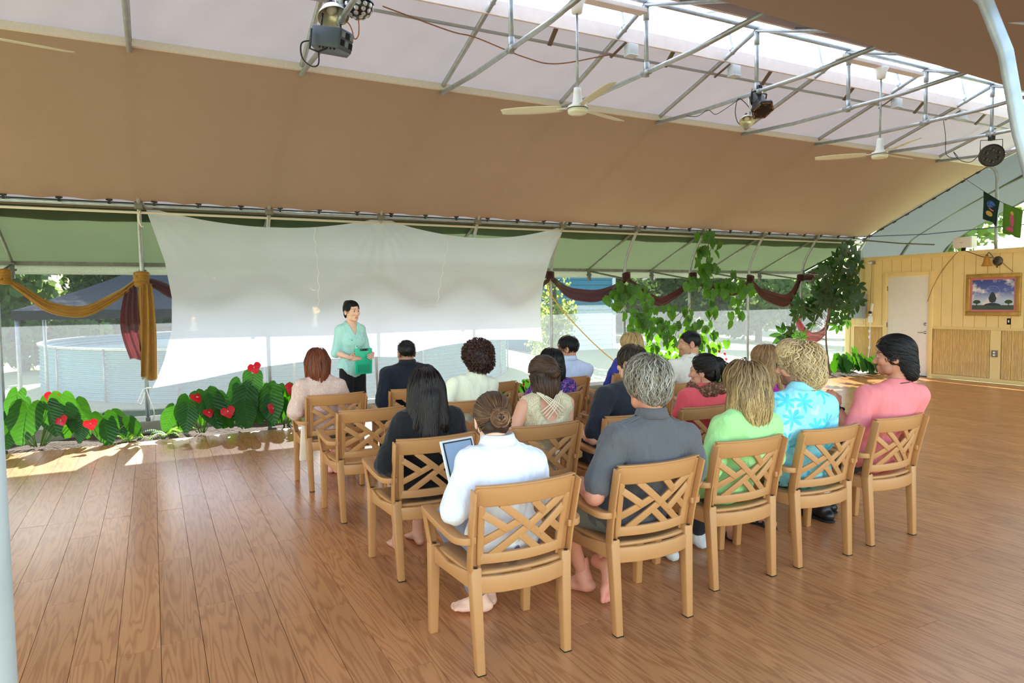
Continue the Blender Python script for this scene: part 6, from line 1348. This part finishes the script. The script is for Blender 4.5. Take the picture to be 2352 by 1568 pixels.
for (p, q_) in ((V[1], V[2]), (V[2], V[3])):
    p, q_ = np.array(p), np.array(q_); ex = (q_ - p) / np.linalg.norm(q_ - p); nn = np.array((ex[1], -ex[0], 0))
    for k in range(3):
        for zz in (-.045, .02):
            c = p + ex * (.018 + .042 * k); B_ = [c, c + ex * .033, c + ex * .033 + (0, 0, .045), c + (0, 0, .045)]; off = np.array((0, 0, .075 + zz)); fr = [TM @ Vector(b + off + nn * .001) for b in B_]; bk = [TM @ Vector(b + off + nn * .005) for b in B_]; MB().hexa(fr, bk).build('window', GL if (k + (zz > 0)) % 2 else mat('derby_dark', (30, 32, 40), .2), g_)
for k in range(5): MB().lathe([(0, 0), (.009, 0), (.008, .010), (0, .010)], 10, TM @ T((-.06 + .03 * k, -.09, -.076), rx=math.pi)).build('knob', BLACK, g_, True)
MB().tube([(-.12, -.13, .06), (-.13, -.15, -.10), (-.06, -.16, -.13), (.0, -.14, -.10)], .009, 6).build('bracket', BLACK, g_, True)
cord([(-.14, -.05, .0), (-.22, -.08, -.03), (-.22, -.08, -.14), (-.15, -.08, -.21), (-.09, -.08, -.20), (-.09, -.06, -.09)], .006, BLACK, g_)
MB().tube([(-.05, -.1, .09), (-.05, -.06, .2)], .008, 6).tube([(.05, .1, .09), (.05, .06, .2)], .008, 6).build('yoke', BLACK, g_, True)
# clamp lamp and six-sided effect light on the sixth tie bar
X5 = HX(5)
t, M = dome_lamp((X5 - .03, 5.80, 3.60), (-.35, -.45, -.82), .085, 'small white clamp lamp beside the six-sided stage light')
MB().tube([(.04, -.02, .10), (.03, .0, .2), (.03, .0, .29)], .007, 6).build('clamp', FANW, t, True)
cord([(.06, .02, .11), (.10, .05, .16), (.06, .1, .25), (-.02, .12, .28), (-.06, .12, .12), (.0, .12, .0), (.08, .08, .04), (.11, .02, .2), (.08, 0, .30)], .0045, BLACK, t)
cord([(-.0, .12, .28), (.0, .35, .22), (.0, .5, .20), (0.0, .62, .28), (0, .8, .25), (0, 1.0, .30)], .004, BLACK, t)
h_ = empty('hexagon_light', (X5 + .01, 5.62, 3.70), 0, 'black six-sided stage light with mirrored segments hung from the tie bar', 'stage light')
HMx = Matrix(frame_to(np.cross((-.1, -.55, -.8), (.2, 0, 1)), (.1, .55, .8)).tolist()).to_4x4()
MB().lathe([(.0, .20), (.085, .20), (.085, .06), (.135, .0), (.135, -.025), (.125, -.03)], 6, HMx).build('housing', BLACK, h_, bevel=.004)
for i in range(6):
    a0, a1 = 1.047 * i + .08, 1.047 * (i + 1) - .08; V = [HMx @ Vector((r_ * math.cos(a), r_ * math.sin(a), z)) for r_, a, z in ((.122, a0, -.032), (.122, a1, -.032), (.045, a1, -.012), (.045, a0, -.012))]; MB().add(V, [(3, 2, 1, 0)]).build('segment', mat('amber_mirror', (176, 150, 130), .12, .75), h_, solid=.004)
    am = (a0 + a1) / 2; MB().lathe([(0, 0), (.024, 0), (.02, -.006), (0, -.008)], 14, HMx @ T((.088 * math.cos(am), .088 * math.sin(am), -.026))).build('lens', mat('dark_lens', (70, 60, 60), .1, .4), h_, True)
MB().lathe([(0, -.014), (.04, -.014)], 6, HMx, caps=False).build('centre_plate', RIM, h_)
yk = [(-.10, 0, .05), (-.11, -.02, .18), (0, -.0, .215), (.11, -.02, .18), (.10, 0, .05)]; MB().beam([(x, y + .06, z) for x, y, z in yk], .022, .005, (0, 1, 0)).build('yoke', BLACK, h_); MB().box((-.03, .02, .18), (.03, .10, .27)).build('clamp', BLACK, h_, bevel=.008)
MB().box((-.03, -.035, .165), (.03, -.02, .178)).build('control_panel', FANW, h_)
cord([(-.05, .0, .12), (-.13, 0, .05), (-.15, .02, .12), (-.10, .05, .22)], .005, BLACK, h_)
# round multi-lens light on the ninth tie bar
r_o = empty('moonflower_light', (HX(8) + .01, YC + .0, 3.60), 0, 'round black stage light with a ring of six lenses near the end wall', 'stage light'); RM = Matrix(frame_to(np.cross((-.75, -.6, -.12), (0, 0, 1)), (.75, .6, .12)).tolist()).to_4x4()
MB().lathe([(0, .06), (.10, .06), (.15, .02), (.158, 0), (.158, -.05), (.145, -.055), (.14, -.045), (0, -.045)], 36, RM).build('housing', mat('moon_black', (44, 38, 36), .4), r_o, True, sharp=40)
for i in range(6): a = 1.047 * i; MB().lathe([(.036, -.045), (.036, -.052), (.03, -.052), (.026, -.047), (0, -.043)], 16, RM @ T((.085 * math.cos(a), .085 * math.sin(a), 0))).build('lens', mat('moon_lens', (58, 52, 50), .1), r_o, True)
MB().box((-.05, -.04, .04), (.05, .04, .17), RM).build('rear_box', FANW, r_o, bevel=.006); MB().tube([(-.11, .09, .0), (-.11, .09, .22), (.11, -.09, .22), (.11, -.09, .0)], .006, 6).build('yoke', BLACK, r_o, True); MB().box((-.035, -.035, .21), (.035, .035, .32)).build('clamp', BLACK, r_o, bevel=.006)
cord([(-.03, .12, .06), (-.05, .25, -.05), (-.05, .42, .02), (-.05, .50, .15), (-.02, .45, .05), (-.05, .6, .12), (-.05, .62, .4), (-.05, .66, .66)], .005, BLACK, r_o)
# junction boxes under the roof film
for x, y, lab in ((HX(4) + .16, 6.15, 'grey junction box on the pipe hoop above the nearer fan'), (HX(5) + .14, 6.17, 'grey junction box above the clamp lamp'), (HX(7) + .14, 6.19, 'grey junction box above the farther fan'), (HX(8) + .14, 6.18, 'grey junction box above the round stage light')):
    j = empty('junction_box', (x, y, 4.30), 0, lab, 'electrical box'); MB().box((-.06, -.05, -.06), (.06, .05, .05)).build('box', mat('pvc_grey', (198, 204, 210), .5), j, bevel=.008); MB().box((-.063, -.053, -.075), (.063, .053, -.058)).build('lid', MATS['pvc_grey'], j, bevel=.004); MB().beam([(-.16, .16, -.06), (-.08, -.02, .06)], .045, .006).build('strut_channel', mat('strut_brown', (112, 100, 84), .6, .3), j)
for k in range(3, 10):
    tag(MB().beam([(HX(k) + .80, 6.36, 4.27), (HX(k) + .80, 6.19, 4.42)], .045, .02).build('strut_bracket', mat('strut_brown', (0, 0, 0))), 'short slotted steel bracket holding the conduit under the vent board', 'bracket', 'slotted brackets under the vent board')
tag(MB().tube([tuple(c) for c in spline([(2.0, 6.35, 4.34), (2.7, 6.45, 4.27), (HX(3), 6.45, 4.25), (3.6, 6.55, 4.18), (4.0, 6.55, 4.17), (HX(4), 6.3, 4.27)], 40)], .007, 6).build('orange_cable', mat('rusty_cable', (150, 104, 76), .7), smooth=True), 'sagging brown cable under the roof film above the nearer fan', 'cable')
# ---- things on and over the end wall
pb = empty('breaker_box', (WX - .072, 9.87, 1.15), 0, 'grey steel breaker box on the yellow wall behind the umbrella tree', 'electrical box'); GP = mat('panel_grey', (150, 156, 164), .5, .2)
MB().box((-.06, -.19, 0), (.06, .19, .52)).build('case', GP, pb, bevel=.006); MB().box((-.068, -.165, .03), (-.058, .165, .49)).build('cover', GP, pb, bevel=.004)
MB().tube([(0, -.02, .52), (0, -.02, 1.28)], .022, 10).build('conduit', STEEL, pb, True); MB().box((-.05, -.09, 1.24), (.05, .07, 1.46)).build('upper_box', GP, pb, bevel=.006)
pt = empty('framed_painting', (WX - .02, 7.17, 1.62), 0, 'gilt-framed blue painting with clouds hanging on the yellow wall', 'painting'); GILT = mat('gilt_frame', (186, 146, 78), .45, .45, var=.2, vscale=12)
HW, HH = .465, .385
for a, b in ((( -HW, -HH), (HW, -HH + .075)), ((-HW, HH - .075), (HW, HH)), ((-HW, -HH + .075), (-HW + .075, HH - .075)), ((HW - .075, -HH + .075), (HW, HH - .075))): MB().box((-.035, a[0], a[1]), (.01, b[0], b[1])).build('frame_bar', GILT, pt, bevel=.010)
t = NT('painted_sky'); v = t.coord('Object'); sp = t.n('ShaderNodeSeparateXYZ'); t.l(v, sp.inputs[0]); zz, yy = sp.outputs[2], sp.outputs[1]
sky_ = t.ramp(t.math('ADD', t.math('MULTIPLY', zz, 1.6), .5), [(.0, rgb((150, 190, 226))), (.35, rgb((196, 206, 232))), (.6, rgb((92, 110, 186))), (1, rgb((60, 66, 140)))])
cl_ = t.noise(t.coord('Object', (1, 1, 1.6)), 5, 6); c = t.mix(t.ramp(cl_, [(.50, (0, 0, 0)), (.66, (1, 1, 1))]), sky_, rgb((236, 230, 236))); c = t.mix(t.math('LESS_THAN', zz, -.19), c, rgb((70, 84, 78)))
edge = t.math('MAXIMUM', t.math('GREATER_THAN', t.math('ABSOLUTE', yy), .355), t.math('GREATER_THAN', t.math('ABSOLUTE', zz), .275)); c = t.mix(edge, c, rgb((206, 120, 124))); PNT = t.fin(t.bsdf(c, .35))
MB().box((-.012, -HW + .07, -HH + .07), (.0, HW - .07, HH - .07)).build('canvas', PNT, pt)
DKP = mat('paint_dark', (52, 60, 72), .5); rr = random.Random(3)
mt_ = MB().lathe([(0, .0), (.16, .0), (.12, .03), (.05, .05), (0, .05)], 16, T((-.014, 0, -.20)) @ Matrix.Diagonal((.02, 1, 1, 1)), mi=0).lathe([(0, 0), (.05, .02), (.07, .08), (.045, .15), (.02, .19), (0, .20)], 14, T((-.014, 0, -.15)) @ Matrix.Diagonal((.03, 1, 1, 1))); mt_.build('painted_mound', DKP, pt)
for s in (-1, 1): MB().lathe([(0, 0), (.06, .02), (.07, .04), (.04, .07), (0, .075)], 12, T((-.014, s * .27, -.17)) @ Matrix.Diagonal((.03, 1, 1, 1))).tube([(-.013, s * .27, -.21), (-.013, s * .27, -.16)], .008, 5).build('painted_tree', mat('paint_green', (58, 78, 60), .5), pt)
MB().tube([(-.0135, .13 * math.cos(a), .03 + .13 * math.sin(a)) for a in np.linspace(-.2, 3.34, 24)], .004, 5).build('painted_ring', mat('paint_lilac', (150, 156, 212), .5), pt)
lm = empty('wall_lamp', (WX, 7.17, 2.23), 0, 'amber bell-shaped wall lamp with a dark round backplate', 'lamp'); AMB = mat('amber_glass', (206, 152, 60), .3, var=.15, trans=.35, tcol=(230, 160, 50)); BRZ = mat('bronze', (88, 84, 74), .4, .6)
MB().lathe([(0, 0), (.09, 0), (.085, .015), (.05, .03), (0, .035)], 24, T((0, -.06, -.0), ry=-math.pi / 2)).build('backplate', BRZ, lm, True)
cord([(-.03, -.06, 0), (-.09, -.05, .02), (-.12, -.01, .11), (-.12, .04, .16), (-.12, .07, .10)], .008, BRZ, lm, 'arm'); MB().tube([(-.03, -.06, -.02), (-.03, -.06, -.12)], .012, 8).build('finial', BRZ, lm, True)
MB().lathe([(.018, .10), (.03, .09), (.045, .04), (.052, -.01), (.075, -.07), (.085, -.085)], 24, T((-.12, .07, .0)), caps=False).build('shade', AMB, lm, True, solid=.003); MB().lathe([(0, .13), (.02, .12), (.022, .09), (0, .09)], 12, T((-.12, .07, 0))).build('cap', BRZ, lm, True)
sb = empty('wall_speaker', (WX, 7.72, 2.455), .0, 'white box speaker standing on top of the yellow wall', 'speaker'); MB().box((-.08, -.16, .06), (.08, .16, .26)).build('cabinet', mat('speaker_white', (232, 220, 218), .6), sb, bevel=.008); MB().box((-.02, -.03, 0), (.02, .03, .07)).build('foot', DARK, sb); MB().box((-.084, -.03, .15), (-.079, .03, .158)).build('badge', mat('badge_pink', (190, 140, 140), .6), sb); MB().box((-.085, -.19, .055), (.085, -.16, .265)).build('side_cap', WHITE, sb)
def wallcord(pts, lab, m=None, r=.006): return tag(MB().tube([tuple(c) for c in spline(pts, 30)], r, 6).build('extension_cord', m or mat('tan_cord', (150, 122, 76), .8), smooth=True), lab, 'cord')
wallcord([(WX - .012, 7.75, 2.46), (WX - .03, 7.85, 2.40), (WX - .022, 8.1, 2.1), (WX - .045, 8.25, 1.8), (WX - .045, 8.36, 1.5)], 'thin brown cord running from the speaker down to the door frame')
wallcord([(WX - .03, 7.70, 2.47), (WX - .03, 7.5, 2.38), (WX - .02, 7.35, 2.32), (WX - .03, 7.20, 2.30)], 'dark cord looping from the speaker to the amber lamp', mat('dark_cord', (70, 54, 40), .8))
wallcord([(WX - .02, 7.1, 2.27), (WX - .02, 6.95, 2.12), (WX - .02, 6.85, 2.03)], 'tan cord from the amber lamp down to the painting frame')
so_ = empty('wall_switch', (WX - .006, 6.90, 1.135), 0, 'black wall switch plate below the framed painting', 'switch'); MB().box((-.004, -.03, -.055), (.004, .03, .055)).build('plate', DARK, so_); MB().box((-.010, -.010, -.02), (-.003, .010, .025)).build('toggle', WHITE, so_)
ou = empty('outlet_box', (WX - .03, 7.11, .54), 0, 'grey metal outlet box between the bamboo panels', 'electrical box'); MB().box((-.02, -.045, -.06), (.02, .045, .06)).build('box', STEEL_D, ou, bevel=.004)
for z in (-.025, .025): MB().box((-.024, -.018, z - .016), (-.018, .018, z + .016)).build('socket', FANW, ou)
fb = empty('security_light', (WX - .04, 9.57, 2.335), 0, 'small grey sensor light high on the yellow wall', 'electrical box'); MB().box((-.04, -.06, -.035), (.04, .06, .035)).build('body', mat('grey_pvc_dark', (138, 132, 120), .5), fb, bevel=.006); MB().box((-.055, -.03, -.03), (-.038, .05, .02)).build('window', FANW, fb)
ps = empty('power_strip', (WX - .03, 9.575, 1.30), 0, 'white power strip with plugs hanging by cords on the yellow wall', 'power strip')
MB().box((-.018, -.022, -.13), (.018, .022, .17), T(rx=.18)).build('strip', WHITE, ps, bevel=.004); MB().box((-.05, -.025, -.05), (-.012, .03, .0)).build('plug', BLACK, ps, bevel=.004); MB().box((-.06, -.05, -.24), (-.005, .03, -.10)).build('adapter', WHITE, ps, bevel=.006)
cord([(0, .02, .17), (-.005, .01, .5), (-.002, .0, .85), (-.005, -.0, 1.02)], .005, mat('tan_cord', (0, 0, 0)), ps); cord([(-.02, .03, .06), (-.03, .10, -.1), (-.03, .08, -.6), (-.04, .07, -1.0), (-.08, .08, -1.20)], .007, mat('yellow_cord', (0, 0, 0)), ps); cord([(-.03, .0, -.22), (-.04, -.01, -.6), (-.04, .0, -.8), (-.05, .03, -1.05), (-.1, .08, -1.24)], .008, WHITE, ps)
cord([(-.02, .04, -.12), (-.04, .2, -.2), (-.08, .45, -.05), (-.12, .52, .25), (-.15, .56, .6)], .006, WHITE, ps)
for k, z in enumerate((-.42, -.55, -.78)): MB().box((-.06, -.02, z - .03), (-.025, .015, z + .03)).build('connector', WHITE, ps, bevel=.004)
MB().tube([(-.10, .08, -1.30), (-.09, .09, -1.12)], .03, 8).build('plug', WHITE, ps, True)
# post over the end wall, blue rope, pennants
tag(MB().tube([tuple(c) for c in spline([(WX + .07, 7.36, 3.96), (WX + .07, 7.28, 3.93), (WX + .07, 7.21, 3.80), (WX + .07, 7.20, 3.5), (WX + .07, 7.19, 2.45)], 20)], .027, 10).build('gable_post', STEEL, smooth=True), 'steel post with a bent top standing on the yellow wall', 'post')
tag(MB().tube([(12.9, 9.75, 2.86), (13.3, 8.2, 2.80), (13.5, 6.5, 2.83), (13.6, 5.5, 2.86)], .008, 6).build('blue_rope', mat('blue_rope', (88, 98, 150), .8, var=.4, vscale=120), smooth=True), 'thin blue rope stretched over the end wall', 'rope')
tag(MB().tube([(13.72, 9.8, 2.83), (13.74, 9.0, 2.70), (13.75, 8.3, 2.62)], .014, 8).build('brace_pipe', STEEL_D, smooth=True), 'short grey pipe behind the blue rope at the corner', 'pipe')
A_, B_, C_ = onx(2213, 408, 13.6), onx(2258, 438, 13.2), onx(2297, 462, 13.0); D_, E_ = onx(2304, 466, 12.95), onx(2351, 484, 12.7); F_ = onx(2420, 505, 12.4)
tag(MB().tube([tuple(c) for c in (A_, B_, C_, D_, E_, F_)], .004, 5).build('pennant_string', mat('brown_cord', (0, 0, 0)), smooth=True), 'thin string carrying the two pennant flags', 'string')
def pennant(a, b, drop, m, label, seed):
    t = empty('pennant_flag', tuple(a), 0, label, 'flag'); a, b = np.zeros(3), np.array(b) - np.array(a)
    def P(u, w): q = a + (b - a) * u; k = .5 + .5 * (1 - w * .25 * (1 if u < .5 else 1)); u2 = .5 + (u - .5) * (1 - .22 * w); q = a + (b - a) * u2 + np.array((0, 0, (b[2]) * (u - u2))); return np.array((q[0] + .015 * math.sin(u * 9 + w * 3 + seed), q[1] + .02 * math.sin(u * 7 + seed) * w, q[2] - drop * w * (1 + .18 * (1 - u))))
    MB().grid(lambda u, w: tuple(P(u, w)), 12, 12).build('cloth', m, t, True, solid=.002); return t, P
def motif(t, P, u0, u1, w0, w1, m, name, n=12):
    mb = MB(); V = []
    for i in range(n):
        a = 6.283 * i / n; u = (u0 + u1) / 2 + (u1 - u0) / 2 * math.cos(a); w = (w0 + w1) / 2 + (w1 - w0) / 2 * math.sin(a); V.append(tuple(P(u, w) + np.array((-.004, -.006, 0))))
    mb.add(V, [tuple(range(n))]).build(name, m, t, solid=.002)
t, P = pennant(B_, C_, .42, mat('dark_green_flag', (14, 58, 54), .8, trans=.25), 'dark green pennant flag with a golden figure print', 1)
motif(t, P, .25, .75, .20, .55, mat('flag_blue', (70, 110, 190), .8), 'printed_halo'); motif(t, P, .30, .80, .28, .55, mat('dark_green_flag', (0, 0, 0)), 'printed_ground'); motif(t, P, .42, .60, .25, .42, mat('flag_gold', (206, 170, 90), .8), 'printed_head'); motif(t, P, .34, .66, .38, .58, mat('flag_pink', (224, 140, 150), .8), 'printed_body'); motif(t, P, .20, .50, .62, .82, MATS['flag_gold'], 'printed_base')
t, P = pennant(D_, E_, .44, mat('lime_flag', (96, 150, 44), .8, trans=.3), 'lime green pennant flag with a pink figure print', 2)
motif(t, P, .35, .50, .18, .32, MATS['flag_gold'], 'printed_head'); motif(t, P, .30, .52, .28, .75, mat('flag_magenta', (206, 84, 130), .8), 'printed_body'); motif(t, P, .36, .44, .40, .70, mat('flag_pale', (236, 190, 206), .8), 'printed_sash'); motif(t, P, .12, .50, .74, .90, MATS['flag_magenta'], 'printed_base')
